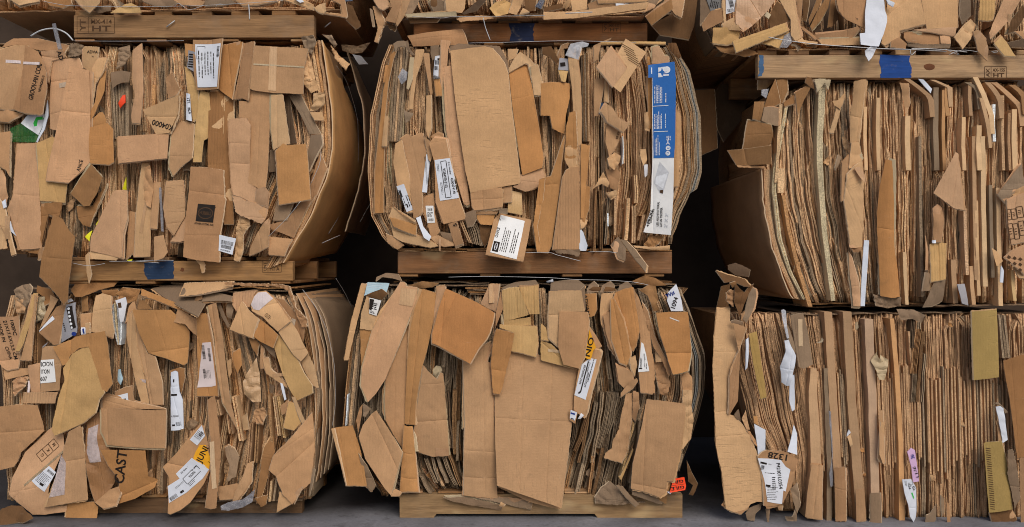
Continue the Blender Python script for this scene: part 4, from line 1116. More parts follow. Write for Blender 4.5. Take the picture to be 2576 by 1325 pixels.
lb.frame(820, 335, 285, 42, -82, 5); lb.text('93284970-2103', 815, 325, 22, -82, 150); lb.text('P.O. Number', 850, 250, 15, -80, 100); lb.text('4500474140', 876, 385, 20, -80, 125); lb.bars(760, 250, 70, 18, 2, -83, .4); lb.bars(790, 410, 100, 18, 2, -83, .4); lb.bars(900, 390, 110, 14, 1, -79, .6)
P('B3', '700,-5 760,-40 800,-20 800,20 720,40', 5, 't', cr=9, name='crumpled_board')
P('B3', '405,545 470,600 580,662 592,692 580,762 680,800 762,852 700,867 480,822 410,782 374,625', 6, 'l', cr=2.5); P('B3', '378,627 590,686 582,768 500,740 412,702', 6.8, 'o', folds=[(380, 625, 590, 690, -12)])
P('B3', '350,755 410,782 490,850 440,882 365,830', 5, 't'); P('B3', '405,545 430,560 580,650 575,668', 7.2, 'l')
P('B3', '585,635 620,620 642,700 706,780 690,817 650,790', 7.4, 'w', mat='paper', name='paper_strip', cr=3)
P('B3', '690,790 760,770 880,830 882,852 800,860 740,830', 6, 't', cr=8, name='crumpled_board'); P('B3', '765,800 782,795 776,892 764,890', 7, 'p')
q = P('B3', '836,680 902,658 956,832 890,856', 6, 'a'); q.text('45', 890, 690, 26, 20)
for k in range(4): poly_strip(B, [(930 + k * 38, 640 + k * 12, 28), (970 + k * 36, 740, 26), (1010 + k * 28, 830 + 8 * k, 22)], 5.4 - .4 * k, 'tmgm'[k], reg='B3')
P('B3', '955,600 1050,568 1058,640 1030,692 985,702', 6.2, 'm', cr=3); P('B3', '1080,690 1170,700 1160,800 1120,860 1090,790', 3, 'd', cr=6)
P('B3', '770,740 880,760 900,850 820,830', 5.6, 'g', cr=6)
q = P('B3', '1190,640 1232,590 1255,590 1490,642 1460,800 1422,977 1128,922', 8, 't', th=.03, cr=2, name='labelled_carton', tilt=(-.02, .12), folds=[(1128, 900, 1425, 955, 20)], dy=-.03, lab='small carton tipped out over the pallet with a white label headed CHANCE')
lb = label(q, '1245,602 1436,652 1405,800 1370,958 1165,902', 'W', 'product_label')
lb.text('CHANCE', 1220, 745, 24, 76, 82); lb.rect(1209, 857, 48, 80, -13); lb.oval(1209, 857, 30, 12, 77, 'white'); lb.oval(1209, 857, 25, 8, 77, 'ink'); lb.bars(1285, 800, 200, 60, 4, 76, .36, .4); lb.bars(1355, 810, 200, 46, 3, 76, .4, .4); lb.text('27', 1238, 640, 14, 76)
P('B3', '1232,590 1240,560 1300,560 1300,595', 7, 'g', cr=4)
# right half
P('A4', '380,350 520,290 512,300 440,330 412,460 385,480', 4, 't'); P('A4', '435,318 942,322 940,342 640,338 440,345', 4.4, 'y', lab='thin board edge lying along the top')
q = P('A4', '565,415 635,292 712,345 792,400 690,560 586,722 525,670 640,522', 7, 'l', mat='dash', ang=35, cr=1.6, lab='tilted square scrap with printed lines, upper of the crossed pair')
for k in range(7): q.rect(655 + k * 9 - 10, 360 + k * 22, 120 - 6 * (k % 3), 4, -32, 'brownink')
P('A4', '510,358 640,530 530,676 400,520', 8, 'p', cr=2, lab='tilted square scrap leaning left, lower of the crossed pair')
P('A4', '-30,650 60,640 200,646 195,760 165,900 152,1040 60,1000 42,900 -30,900', 4, 'o', cr=3, folds=[(60, 645, 60, 1000, 8)])
P('B4', '-30,330 48,310 130,60 152,0 128,200 120,330 100,500 52,850 22,905 -60,897 -92,700 -52,600', 5, 'o', cr=3, folds=[(-60, 380, 120, 370, -9), (60, 300, 20, 900, 9)], lab='tall orange sheet standing right of the tipped carton')
P('B3', '1545,340 1590,330 1575,500 1530,700 1560,880 1530,902 1500,690 1520,540', 5.2, 'o', cr=4, torn=.6)
P('A4', '180,450 252,458 272,600 282,900 282,1300 240,1302 230,1000 212,700', 4.4, 'l', folds=[(215, 450, 262, 1300, 10)]); P('A4', '188,880 236,868 256,1180 250,1290 200,1312 160,1242 164,1000', 5, 'o', cr=5)
P('B4', '165,262 200,240 266,235 272,470 277,880 60,882 100,600 138,320', 5.6, 't', mat='rib', cr=2, folds=[(120, 500, 90, 880, 8)]); P('B4', '60,880 272,880 268,935 180,915 100,912', 5, 'm', cr=8, torn=2, name='crumpled_board')
P('A4', '200,342 292,324 342,340 335,362 290,370 262,462 158,430', 5, 'w', mat='film', name='plastic_wrap', cr=6, lab='crumpled silvery wrapping at the top edge')
q = P('A4', '115,450 180,455 184,546 105,540', 4, 'k', mat='paper', name='paper_label'); q.rect(140, 500, 40, 30, 8); P('A4', '105,545 182,548 160,640 130,632', 4.2, 'y', folds=[(140, 545, 145, 640, 16)])
P('A4', '-20,365 50,360 110,470 90,500 40,440 -20,420', 3, 'd', cr=5); P('A4', '80,480 130,350 190,330 180,370 140,380 100,500', 3.6, 'a', cr=4)
P('A4', '386,612 466,608 442,760 412,900 384,902', 4, 't'); P('A4', '465,618 492,615 492,788 460,790', 4.4, 'l')
P('A4', '430,800 470,790 440,900 415,880', 3.4, 'N', mat='paper', name='blue_scrap')
P('A4', '480,800 532,842 572,920 656,970 612,1032 490,952 438,862', 7, 't', cr=4, mat='dash', ang=-35, torn=.8, lab='grey-tan curled flap shaped like a hand')
q = P('A4', '480,960 560,990 600,1010 560,1130 500,1220 470,1100', 4.4, 't', cr=5); q.text('ER EV', 568, 1050, 18, 75, mat='brownink')
P('B4', '488,170 550,118 592,150 582,202 540,262 500,232', 5.6, 'l', cr=10, fr=18, name='crumpled_board'); P('B4', '470,250 520,262 560,240 590,300 560,420 510,400', 4.4, 'a', cr=9, name='crumpled_board'); P('B4', '478,440 560,418 565,462 520,492', 5.6, 'l', cr=9, fr=20, name='crumpled_board')
P('B4', '412,350 452,278 502,362 492,397 440,370 385,400', 5, 'l', cr=8, name='crumpled_board'); P('B4', '745,100 790,95 800,180 765,230 742,150', 5.6, 'l', cr=8, name='crumpled_board'); P('A4', '775,880 800,868 822,960 820,1020 780,1010', 5.2, 'l', cr=8, name='crumpled_board')
P('B4', '280,58 352,70 322,380 302,640 278,640', 4.6, 'o', cr=3); P('B4', '320,390 352,395 345,560 300,700 290,640', 4.4, 'o', cr=6); P('B4', '275,600 335,655 305,710 278,720', 5, 'l', cr=9, torn=1.4, name='crumpled_board')
for k in range(5): poly_strip(B, [(285 + k * 13, 430 - 6 * k, 11), (292 + k * 12, 700, 11), (300 + k * 11, 1100, 11)], 3.6 + .3 * (k % 2), 'ndmdt'[k], reg='A4')
q = P('A4', '805,506 840,500 1000,490 1010,640 1004,1100 996,1235 992,1540 975,1830 840,1815 768,1806 822,1640 838,1235 835,600 805,604', 6.6, 'W', mat='paper', name='lamp_carton', cr=1., auto=False, tilt=(0, 0), curl=(0, .02), folds=[(842, 500, 842, 1820, -16)], jit=.02,
      lab='upright lamp carton, blue above and white below')
bl = label(q, '805,506 840,500 1000,490 1010,640 1004,1100 996,1232 846,1230 838,602 805,604', 'B', 'blue_face', th=.0008)
bl.rect(896, 566, 32, 76, 0, 'white'); bl.rect(922, 550, 44, 50, 0, 'white'); bl.oval(942, 550, 27, 27, 0, 'white'); bl.rect(938, 590, 40, 12, 0, 'white')

bl.ink.append(('starblue', [f('A4', *p) for p in ((908, 530), (916, 556), (944, 565), (916, 574), (908, 600), (900, 574), (872, 565), (900, 556))], [(0, 1, 7), (1, 2, 3), (3, 4, 5), (5, 6, 7), (1, 3, 5), (1, 5, 7)]))
bl.bars(880, 730, 150, 62, 6, 90, .45, .25, 'white'); bl.bars(935, 762, 80, 14, 1, 90, .5, .1, 'white'); bl.rect(898, 827, 112, 5, 0, 'white'); bl.bars(878, 935, 140, 60, 6, 90, .45, .3, 'white'); bl.bars(932, 942, 120, 10, 1, 90, .5, .1, 'white'); bl.rect(898, 1026, 104, 5, 0, 'white'); bl.bars(872, 1130, 160, 42, 4, 90, .4, .4, 'white')
bl.oval(950, 1197, 18, 18, 0, 'white'); bl.oval(952, 1157, 18, 18, 0, 'white'); bl.text('U', 950, 1197, 18, 90, mat='starblue'); bl.text('E', 952, 1157, 18, 90, mat='starblue'); bl.text('Y', 950, 1112, 34, 180, mat='white'); bl.bars(955, 1080, 34, 34, 3, 90, .5, .05, 'white')
bl.rect(830, 550, 8, 50, 0, 'white')
q.fill('848,1420 890,1258 960,1345 915,1508 890,1495 860,1440', 'greyp'); q.fill('862,1375 950,1350 915,1470 858,1430', 'white'); q.fill('890,1482 916,1478 914,1508 892,1500', 'brownink')
q.text('LED ARCHITECTURAL', 878, 1665, 17, 88, 190); q.text('LAY-IN TROFFER', 902, 1690, 17, 88, 150); q.text("2' X 2'", 940, 1715, 24, 85, 110, 'greyp'); q.text('+PROG', 815, 1700, 24, 76, 130); q.text('LIGHTING', 833, 1680, 17, 78, 110)
P('A4', '840,362 890,348 930,430 966,435 966,492 838,492', 5, 'p', cr=3); P('A4', '1000,830 1050,900 1052,1110 1040,1450 996,1450', 4.6, 'l', cr=1.5); P('A4', '795,440 815,440 818,505 800,505', 4.6, 'o'); P('A4', '800,600 834,600 838,1000 806,1000', 4.4, 'o')
M['starblue'] = simple('blue_print', lin(PAL['B']), .6); M['greyp'] = simple('grey_print', lin((200, 202, 206)), .6)
P('B4', '520,842 572,780 632,870 626,970 572,950', 7, 'm', cr=4, th=.02); P('B4', '590,800 632,808 702,880 792,1000 782,1052 690,940', 7.6, 'g', cr=2)
P('B4', '270,708 300,745 332,850 320,892 268,890', 5, 'w', mat='paper', name='paper_scrap', cr=3)
P('B4', '768,842 820,768 922,778 890,832 832,870 810,882', 5, 'b', cr=10, fr=24, torn=1.5, name='crumpled_board'); P('B4', '690,850 830,862 976,850 976,886 832,882 700,866', 5.6, 'l')
for (xa, ya, xb, yb, w, c) in ((650, 480, 630, 810, 26, 'l'), (690, 540, 690, 830, 30, 't'), (770, 610, 725, 810, 22, 'a'), (545, 400, 545, 770, 18, 't'), (495, 480, 470, 840, 20, 'm'), (430, 420, 440, 880, 22, 'd'), (395, 400, 385, 900, 16, 'b'), (705, 300, 710, 520, 26, 'l'), (800, 500, 745, 620, 30, 'b')):
    poly_strip(B, [(xa, ya, w), ((xa + xb) / 2 + 4, (ya + yb) / 2, w), (xb, yb, w)], 4.6, c, reg='B4')
P('B4', '770,222 802,218 800,300 780,320', 4.6, 'w', mat='paper', name='paper_scrap'); poly_strip(B, [(605, 0, 8), (612, 120, 8), (606, 215, 8)], 5, 'w', reg='B4'); poly_strip(B, [(490, 600, 10), (492, 700, 10)], 4.6, 'w', reg='B4')
# right flank
for k, (dx, yy, c) in enumerate(((-26, .0, 'b'), (-18, -.01, 'm'), (-10, .0, 'b'), (-2, .015, 'm'), (4, .03, 'e'), (10, .05, 'g'))):
    LL = [(1686 + dx * .8, 110 + 4 * abs(k - 3)), (1722 + dx, 180), (1748 + dx, 290), (1752 + dx, 430), (1738 + dx, 480), (1705 + dx, 556 - 14 * k), (1690 + dx, 606 - 26 * k)]
    poly_strip(B, [(a, b, 7) for a, b in LL], .6 - yy * 30, c, dep=.95, wob=1.4)
for k, (dx, c) in enumerate(((0, 'b'), (7, 'm'), (-8, 't'))):
    LL = [(990 + dx, 112), (971 + dx, 160), (943 + dx, 290), (936 + dx, 430), (944 + dx, 540), (974 + dx, 598), (1000 + dx, 624)]
    poly_strip(B, [(a, b, 7) for a, b in LL], .5 * k, c, dep=.95, wob=1.4)
P('A4', '870,430 985,440 1020,640 1000,660 960,560', 1, 'd', dy=.03); P('A4', '960,330 1020,335 1060,440 1040,460 985,400', 2, 'd', cr=7, mat='rib')
wire(C2, 'A3', [(990, 335), (1240, 330), (1590, 320), (1850, 318), (2300, 330)], -.07)
wire(C2, 'B4', [(-150, 905), (30, 905), (100, 925), (280, 972)], -.12); wire(C2, 'B4', [(340, 900), (480, 898), (560, 908)], -.11)
for a in ((1000, 1240, 112, .1), (1200, 1480, 108, .06), (1380, 1700, 112, .12)): slab(C2, a[0], a[1], a[2], a[3], .7, 'm', 3)
for a in ((1000, 1230, 624, -.015, 'b'), (1010, 1300, 630, -.01, 'l'), (1240, 1690, 627, .0, 'b')): slab(C2, a[0], a[1], a[2], a[3], .8, a[4], 3.4, 2.5)

# ================================================================== bottom bale in the centre
C1 = Bale(-.02, 'bottom centre bale faced by a big slanting tan board and an orange square',
          [(0, [(715, 920), (830, 898), (1000, 878), (1100, 872), (1180, 892), (1235, 960)]), (.5, [(715, 1305), (1250, 1310)]), (.75, [(715, 1485), (1000, 1512), (1250, 1440)]),
           (1, [(712, 1706), (800, 1738), (895, 1768), (980, 1766), (1060, 1745), (1190, 1702)])], lambda px: 722, lambda px: 1252)
core(C1, 18)
fill_bale(C1, 96, (6, 15), 'ttggmmbbpndo', 35, wob=3, keep=50, mass='g')
scraps(C1, 9, 351)
B = C1
P('C3', '188,184 246,185 182,450 76,920 36,922 98,560', 4, 'l', lab='straight pale strip sticking up at the left edge'); 
q = P('C3', '262,160 470,172 446,262 400,225 330,250 232,292', 4, 'A', mat='paper', name='paper_sheet', cr=3); q.bars(340, 195, 190, 50, 3, -4, .12, mat='white')
q = P('C3', '285,312 396,340 346,490 278,465', 5.4, 'W', mat='paper', name='barcode_label'); q.fill('288,320 330,330 300,440 280,420', 'ink'); q.bars(335, 395, 60, 70, 4, -15, .5); q.bars(315, 455, 50, 22, 2, -15, .5)
P('C3', '200,470 250,300 285,312 275,470 370,492 330,622 300,632 190,612', 4.4, 'l', cr=4, folds=[(280, 480, 290, 520, 10)]); P('C3', '260,290 400,225 460,270 400,330 290,310', 5, 'd', cr=4)
P('C3', '190,612 300,632 330,600 260,900 200,1000', 4, 'o', cr=6)
q = P('C3', '580,158 622,160 640,200 750,212 745,320 682,482 560,800 440,1102 350,1240 270,1325 200,1172 210,1000 302,640 420,430 490,310', 6, 'p', cr=2.2, folds=[(690, 470, 440, 1110, 8), (480, 310, 230, 1000, -8)], lab='broad curved tan board sweeping down to the left')
label(q, '588,212 745,232 702,396 570,376', 'l', 'parcel_tape', 'gloss')
P('C3', '480,310 580,158 600,160 560,230 300,640 290,640 380,440', 5, 'l')
P('C3', '672,500 690,480 655,800 636,1320 604,1795 520,1660 440,1502 432,1320 440,1100 560,790', 5, 't', folds=[(540, 860, 520, 1640, 6)], cr=2.4)
P('C3', '400,1215 440,1110 436,1500 400,1400', 4.4, 'l')
P('C3', '800,225 926,265 915,430 890,602 840,832 790,1002 732,1325 722,1548 616,1548 626,1325 650,900 680,600 722,420', 6.6, 'o', folds=[(800, 235, 660, 1540, -9)], cr=2.4, curl=(3, 0), lab='tall orange strip left of the orange square')
P('D3', '614,335 660,345 702,340 725,600 752,986 660,980 574,992 606,500', 6.8, 'o', cr=2.5, curl=(5, 0))
P('C3', '940,215 1020,200 1000,330 920,620 895,700 900,520', 6, 'p', folds=[(970, 210, 920, 600, 12)])
P('C3', '1020,224 1130,268 1320,350 1500,450 1490,522 1455,640 1422,702 1350,792 1266,937 1160,882 970,782 894,752 894,660 960,402', 8, (184, 130, 80), cr=1.8, tilt=(.03, .12), folds=[(1122, 280, 985, 600, -9), (988, 600, 975, 782, -8)], torn=.4,
  lab='large orange-brown kraft square with chipped edges')
P('C3', '1450,180 1546,184 1512,450 1440,420 1360,372', 5, 'p', folds=[(1500, 180, 1490, 440, 9)]); P('C3', '1440,182 1500,182 1488,362 1445,362', 5.6, 'l', mat='gloss', name='parcel_tape')
P('C3', '1560,250 1592,260 1580,420 1508,602 1510,470', 5.6, 'a'); P('C3', '1560,470 1592,480 1580,570 1560,560', 5, 'c', cr=6, name='crumpled_board')
q = P('C3', '808,968 880,1050 942,1102 975,1035 1000,1050 1012,1150 1022,1320 1042,1600 1056,1852 890,1857 750,1812 730,1750 714,1600 780,1150', 6, 't', cr=2, folds=[(780, 1155, 1000, 1140, 7), (715, 1525, 1030, 1500, -6)])
label(q, '925,1775 1052,1775 1052,1850 925,1850', 'a', 'parcel_tape', 'gloss'); P('D3', '712,400 730,440 752,590 720,592', 6.4, 'c')
P('C3', '895,1010 930,975 975,985 990,1020 960,1060 935,1100 895,1060', 5, 'c', cr=9, fr=20, name='crumpled_board')
P('C3', '1192,908 1262,935 1350,800 1470,730 1402,930 1440,932 1482,1300 1492,1480 1512,1900 1527,2272 1360,2255 1198,2236 1202,1900 1212,1500', 6, 't', cr=2, folds=[(1200, 1790, 1500, 1812, 7), (1200, 2060, 1510, 2075, -7), (1390, 930, 1400, 1780, 5)], lab='tall grey-tan board folded twice near its foot')
P('C3', '1190,905 1262,935 1246,1300 1236,1560 1190,1580 1182,1300', 6.6, 'l', folds=[(1225, 910, 1215, 1560, 9)])
P('C3', '1520,608 1600,630 1692,655 1662,830 1612,1020 1572,1200 1550,1252 1482,1242 1462,950 1490,700', 8.6, 'o', cr=3, folds=[(1645, 650, 1540, 1240, 9), (1480, 1010, 1600, 1030, -6)])
P('C3', '1570,240 1650,215 1732,210 1790,350 1832,482 1730,510 1640,532 1590,562', 5.6, 'y', mat='rib', cr=2, folds=[(1640, 215, 1640, 540, 10), (1690, 212, 1730, 510, -12)], lab='pleated yellowish board, fan of narrow folds')
P('C3', '1732,206 1830,202 1922,190 1936,472 1840,474', 5, 'y', folds=[(1800, 205, 1850, 474, 8), (1870, 200, 1885, 474, -10)], mat='rib')
P('C3', '1590,540 1850,500 1852,582 1592,587', 5.4, 'y'); P('C3', '1548,574 1912,590 1922,760 1902,890 1800,860 1660,828 1692,655 1550,606', 6.2, 'y', cr=3, torn=.8, folds=[(1760, 580, 1760, 850, 5)])
P('F', '1242,866 1287,880 1370,904 1454,928 1443,1001 1428,1140 1412,1275 1250,1217 1245,1100', 7.4, 't', cr=2.4, fr=4, mat='dash', ang=90, auto=False, tilt=(.03, .08), torn=.25, folds=[(1318, 880, 1306, 1240, 4), (1392, 900, 1372, 1260, -3), (1240, 1050, 1430, 1062, 3)], lab='biggest tan board, slanting at its foot, right of the folded one')
P('F', '1250,1216 1262,1222 1410,1276 1414,1268 1408,1283 1330,1262 1252,1226', 6.6, 't')
# upper right
P('C4', '60,160 200,140 330,138 392,190 360,245 200,235 50,250', 4.4, 'm', cr=3, tilt=(0, .8))
q = P('C4', '48,252 200,240 352,240 370,340 392,442 260,448 135,446 132,790 38,702 34,480', 6, 'l', cr=2); P('C4', '345,235 392,190 400,430 372,430', 5.4, 'm')
P('C4', '140,446 280,450 416,450 436,545 412,720 390,892 332,1002 180,962 130,792', 7.2, 't', cr=1.6, folds=[(415, 560, 350, 990, 8)], lab='smooth grey-tan panel with a rounded lower corner')
P('C4', '-40,730 60,760 180,870 262,960 280,1000 160,972 -40,920', 5.4, 'y', cr=4, folds=[(-40, 740, 260, 990, -10)]); P('C4', '-40,560 10,600 38,730 -40,720', 5, 'y', cr=4)
q = P('C4', '390,275 500,268 506,430 480,490 430,502 412,420', 5.6, 'o', name='printed_panel'); q.text('ADVAN', 410, 380, 30, -82, 200)
P('C4', '552,270 666,268 642,420 572,490 560,600 592,702 545,560 536,440', 5, 'l')
P('C4', '690,262 770,225 852,205 872,330 892,450 917,620 880,780 852,832 812,720 780,600 750,480 668,332', 6.2, 'o', cr=3, folds=[(700, 262, 840, 820, -12), (820, 215, 885, 640, 10)], lab='orange leaf-shaped fold, right of a pair')
P('C4', '640,330 668,325 762,520 800,690 832,860 800,970 730,942 650,722', 6.6, 'o', cr=3, folds=[(660, 330, 780, 960, -10)], lab='orange leaf-shaped fold, left of a pair')
P('C4', '568,490 632,440 650,722 780,962 852,1042 862,1060 760,960 640,800 590,640', 5.6, 'a', cr=4)
P('C4', '690,960 780,1000 852,1040 872,1110 770,1192 720,1142', 6, 't', cr=4); P('C4', '740,1240 820,1140 892,1090 905,1118 862,1190 740,1282', 6.8, 't', cr=4); P('C4', '820,900 880,870 900,960 880,1080 840,1000', 6, 'l', cr=8, name='crumpled_board')
q = P('C4', '878,250 912,300 970,470 1022,640 1062,1000 1052,1250 990,1240 930,1232 914,1000 932,700', 6.4, 't', cr=2, folds=[(960, 500, 1000, 1240, 8)], name='labelled_panel', lab='narrow grey-tan strip with a wedge-shaped white label')
lb = label(q, '940,745 960,760 990,890 1016,1026 908,1036', 'W', 'shipping_label'); lb.bars(935, 930, 120, 20, 4, 88, .5); lb.bars(970, 900, 90, 12, 2, -82, .5); lb.rect(932, 1000, 30, 12); lb.bars(980, 980, 60, 30, 2, -85, .4)
P('C4', '925,240 1012,190 1082,200 1102,330 1080,372 1122,442 1060,444 1000,292', 5.2, 'b', cr=11, fr=12, name='crumpled_board'); P('C4', '940,340 1000,440 1070,690 1150,860 1230,1020 1200,1080 1130,900 1060,800 1000,600', 5.6, 'a', cr=4)
q = P('C4', '1280,178 1300,230 1332,330 1352,442 1228,442 1190,342 1200,262', 4, 'w', mat='paper', name='paper_sheet', cr=3, curl=(4, 0), lab='bluish white curled sheet with handwriting'); q.text('W#', 1220, 280, 44, 24, mat='blueink'); q.text('1094', 1262, 360, 46, 70, mat='ink')
q = P('C4', '1074,455 1200,446 1382,445 1405,640 1427,850 1408,940 1390,1022 1320,1042 1242,1056 1205,950 1180,852 1110,650', 8, 'o', cr=2, tilt=(0, .1), folds=[(1180, 852, 1427, 850, -12)], torn=.3, lab='orange kraft flap with a staple, hanging at the right')
q.rect(1252, 520, 98, 9, -21, 'wireink'); M['wireink'] = simple('staple_steel', (.75, .72, .66), .4, .5)
P('C4', '1070,945 1182,930 1222,1150 1182,1272 1118,1242 1090,1100', 5, 'a', cr=12, fr=14, name='crumpled_board'); P('C4', '1070,800 1110,790 1150,930 1080,940', 5.4, 'l', cr=9, name='crumpled_board')
P('C4', '430,580 500,680 558,785 490,822 434,650', 5, 't'); 
q = P('C4', '490,818 530,822 556,850 542,905 430,1325 412,1430 385,1490 280,1402 285,1255 330,1000', 6, 't', cr=2, folds=[(500, 905, 405, 1400, 9)], name='labelled_panel', lab='strip with a white P.O. Number label below a yellow sticker')
lb = label(q, '360,960 440,900 505,914 450,1110 396,1306 286,1256', 'w', 'shipping_label'); lb.fill('320,1235 330,1247 352,1230 430,935 420,928 343,1215', 'ink'); lb.text('P.O. Number', 425, 995, 14, -106, 105); lb.text('83700580-2104', 365, 1060, 20, -106, 190); lb.text('4500277077', 405, 1110, 20, -106, 150); lb.bars(440, 1050, 300, 16, 1, -106, .5)
q = P('C4', '432,622 497,795 470,830 446,918 384,896 425,702', 6.8, 'Q', mat='paper', name='sticker', cr=1, lab='torn yellow-orange sticker'); q.text('OIN', 434, 790, 52, -103, 190)
q = P('D4', '240,178 322,208 296,322 238,282', 6.8, 'a', name='labelled_panel'); lb = label(q, '250,184 314,212 292,290 242,268', 'w', 'paper_label'); lb.rect(272, 222, 44, 16, -18, 'blueink'); lb.rect(268, 272, 32, 8, -18)
P('D4', '352,218 380,240 350,275 320,276', 6, 'w', mat='paper', name='paper_scrap')
for (xa, ya, xb, yb, w, c) in ((470, 20, 300, 590, 44, 'd'), (500, 120, 380, 700, 40, 'm'), (560, 20, 460, 700, 34, 'g'), (640, 20, 520, 560, 60, 'm'), (690, 20, 610, 420, 54, 'm'), (420, 250, 330, 700, 30, 'd'), (600, 420, 480, 1040, 70, 'm'), (390, 600, 310, 1020, 44, 'g'), (560, 560, 470, 1020, 30, 'd'), (470, 640, 430, 1000, 30, 'b'), (690, 300, 560, 980, 30, 'm'), (300, 300, 250, 560, 40, 'n'), (860, 320, 735, 860, 18, 'y'), (930, 300, 820, 900, 20, 'm'), (1290, 700, 1240, 860, 30, 'g'), (1340, 620, 1260, 830, 24, 'm')):
    poly_strip(B, [(xa, ya, w), ((xa + xb) / 2 + 12, (ya + yb) / 2, w), (xb, yb, w)], 4.2 + (xa % 3) * .4, c, reg='D4', wob=3)
P('D4', '790,40 862,20 852,200 830,420 810,590 780,640 750,702 575,652 585,610 652,560 660,490 720,382 740,250', 6.8, 't', torn=1.4, cr=5, fr=12, lab='torn strip left of the plain upright panel'); P('D4', '860,0 915,20 920,150 880,300 850,260', 6, 'a', cr=7)
q = P('D4', '968,56 1150,75 1322,95 1330,200 1312,420 1290,602 1265,740 1240,870 1182,868 1172,985 1110,1032 980,985 838,952 848,700 930,300', 8, 't', cr=2, folds=[(960, 280, 955, 900, -7), (840, 900, 1180, 960, -10)], torn=.4, lab='plain upright tan panel at the lower right')
P('D4', '1185,868 1235,872 1205,980 1160,990 1170,930', 8.6, 'b', cr=3)
P('D4', '1340,-10 1440,0 1432,150 1455,300 1432,480 1360,560 1298,606 1335,300', 6.4, 'l', cr=8, fr=10, folds=[(1390, 0, 1400, 480, 14)], name='crumpled_board')
P('D4', '1350,20 1330,-120 1372,-200 1436,-130 1440,0', 5.6, 't', cr=6)
P('D4', '720,840 740,830 855,560 862,580 745,880', 6, 'y')
q = P('D4', '1252,860 1360,846 1376,930 1364,966 1210,986 1230,930', 8.6, 'r', mat='paper', name='sticker', cr=2, lab='red-orange sticker with upside-down lettering'); q.text('GIL', 1300, 887, 32, 186, 100); q.text('GILE', 1292, 945, 32, 186, 130); q.rect(1293, 916, 140, 3, 6, 'brownink')
P('D4', '1190,985 1240,985 1218,1008', 8.6, 'w', mat='paper', name='paper_scrap')
P('D4', '1380,680 1430,800 1490,910 1440,1020 1400,1010 1440,920 1390,880', 2, 'd', cr=9)
# foot of the bale
for k, (x0, x1, py, c, y) in enumerate(((1275, 1420, 1256, 'g', -.05), (1500, 1620, 1250, 'g', -.07), (1500, 1626, 1256, 'm', -.07), (1510, 1622, 1262, 'g', -.075), (1160, 1410, 1251, 'm', -.05), (1020, 1180, 1247, 'g', -.05))):
    slab(C1, x0, x1, py, y, .5, c, 3.2, 2.)
P('D3', '1000,1040 1200,1030 1420,1080 1582,1130 1560,1178 1400,1140 1100,1080', 5, 'm', cr=4, torn=.8); P('D3', '1330,1042 1600,1045 1872,1062 1852,1160 1700,1130 1590,1100', 5, 'g', cr=5); P('D3', '1540,1120 1560,1075 1600,1100 1575,1130', 6.4, 'l', cr=6); P('D3', '1815,1110 1880,1060 1960,1100 1930,1112 1860,1090', 6.4, 'l', cr=6)
P('D4', '840,958 980,1000 1152,1082 1140,1112 1110,1110 930,1040 850,1012', 6.4, 'm', cr=4); P('D4', '860,950 1100,1020 1190,1000 1180,1110 1140,1080', 5.6, 'b', cr=4); P('D4', '690,920 760,930 830,1020 920,1105 880,1130 800,1050', 6.4, 'g', cr=3)
P('D4', '490,1040 560,950 640,900 760,990 830,1095 760,1120 500,1105', 5.4, 'm', cr=9, fr=12, folds=[(500, 1060, 820, 1080, 16)], name='crumpled_board')
for (xa, ya, xb, yb, w, c) in ((830, 660, 930, 900, 34, 'm'), (890, 650, 960, 880, 26, 'g'), (940, 650, 1040, 900, 30, 'm'), (1000, 650, 1120, 920, 36, 'g'), (1060, 640, 1170, 930, 26, 'b'), (930, 760, 1000, 930, 26, 't'), (780, 830, 870, 1000, 30, 'm'), (1040, 20, 1080, 560, 34, 'n'), (1110, 0, 1120, 620, 44, 'b'), (1150, 300, 1130, 680, 22, 'm')):
    poly_strip(B, [(xa, ya, w), ((xa + xb) / 2 - 6, (ya + yb) / 2, w), (xb, yb, w)], 4 + (xa % 3) * .4, c, reg='D3', wob=3)
# left edge
P('D3', '298,230 350,188 430,310 520,450 602,600 552,780 490,1022 430,952 330,800 240,662 180,442 220,330', 8, 't', cr=4, fr=7, folds=[(310, 240, 555, 775, -11), (380, 230, 600, 600, 8)], lab='kite-shaped crumpled tan flap on the left')
P('D3', '490,1025 520,955 600,990 570,1028', 7, 't', cr=5)
P('D2', '1570,366 1660,352 1772,340 1842,560 1880,740 1910,932 1810,928 1710,926 1662,720 1640,640', 7.4, 'o', folds=[(1640, 380, 1735, 925, 8), (1770, 340, 1890, 930, 10)], cr=2, lab='orange flap sticking out low on the left edge'); P('D2', '1570,366 1600,362 1705,905 1712,930 1660,720', 7.8, 'l')
P('D3', '150,290 185,170 215,130 200,250 170,420', 6, 'a', cr=6); P('D3', '225,120 250,140 290,180 240,260 220,250', 6, 'g', cr=8, name='crumpled_board'); P('D3', '180,600 260,720 340,930 300,985 250,930 200,700', 6, 'g', cr=5)
for k, (dx, c) in enumerate(((0, 'm'), (8, 't'), (-7, 'b'), (15, 'm'))):
    LL = [(912 + dx, 740 + 60 * (k % 2)), (892 + dx, 850), (878 + dx, 1000), (870 + dx, 1090), (888 + dx, 1170), (930 + dx, 1225)]
    poly_strip(B, [(a, b, 7) for a, b in LL], 1 + .5 * k, c, dep=.95 if k < 1 else .4, wob=1.5)
poly_strip(B, [(70, 40, 10), (62, 200, 10), (50, 340, 9)], 4, 'w', reg='D3')
for k, (dx, c) in enumerate(((0, 'n'), (-8, 'm'), (-16, 'e'), (-25, 'm'))):
    LL = [(1712 + dx, 745), (1740 + dx, 810), (1768 + dx, 900), (1768 + dx, 985), (1747 + dx, 1065), (1705 + dx, 1185)]
    poly_strip(B, [(a, b, 6) for a, b in LL], .5 + .6 * k, c, dep=.95 if k < 1 else .3, wob=1.5)
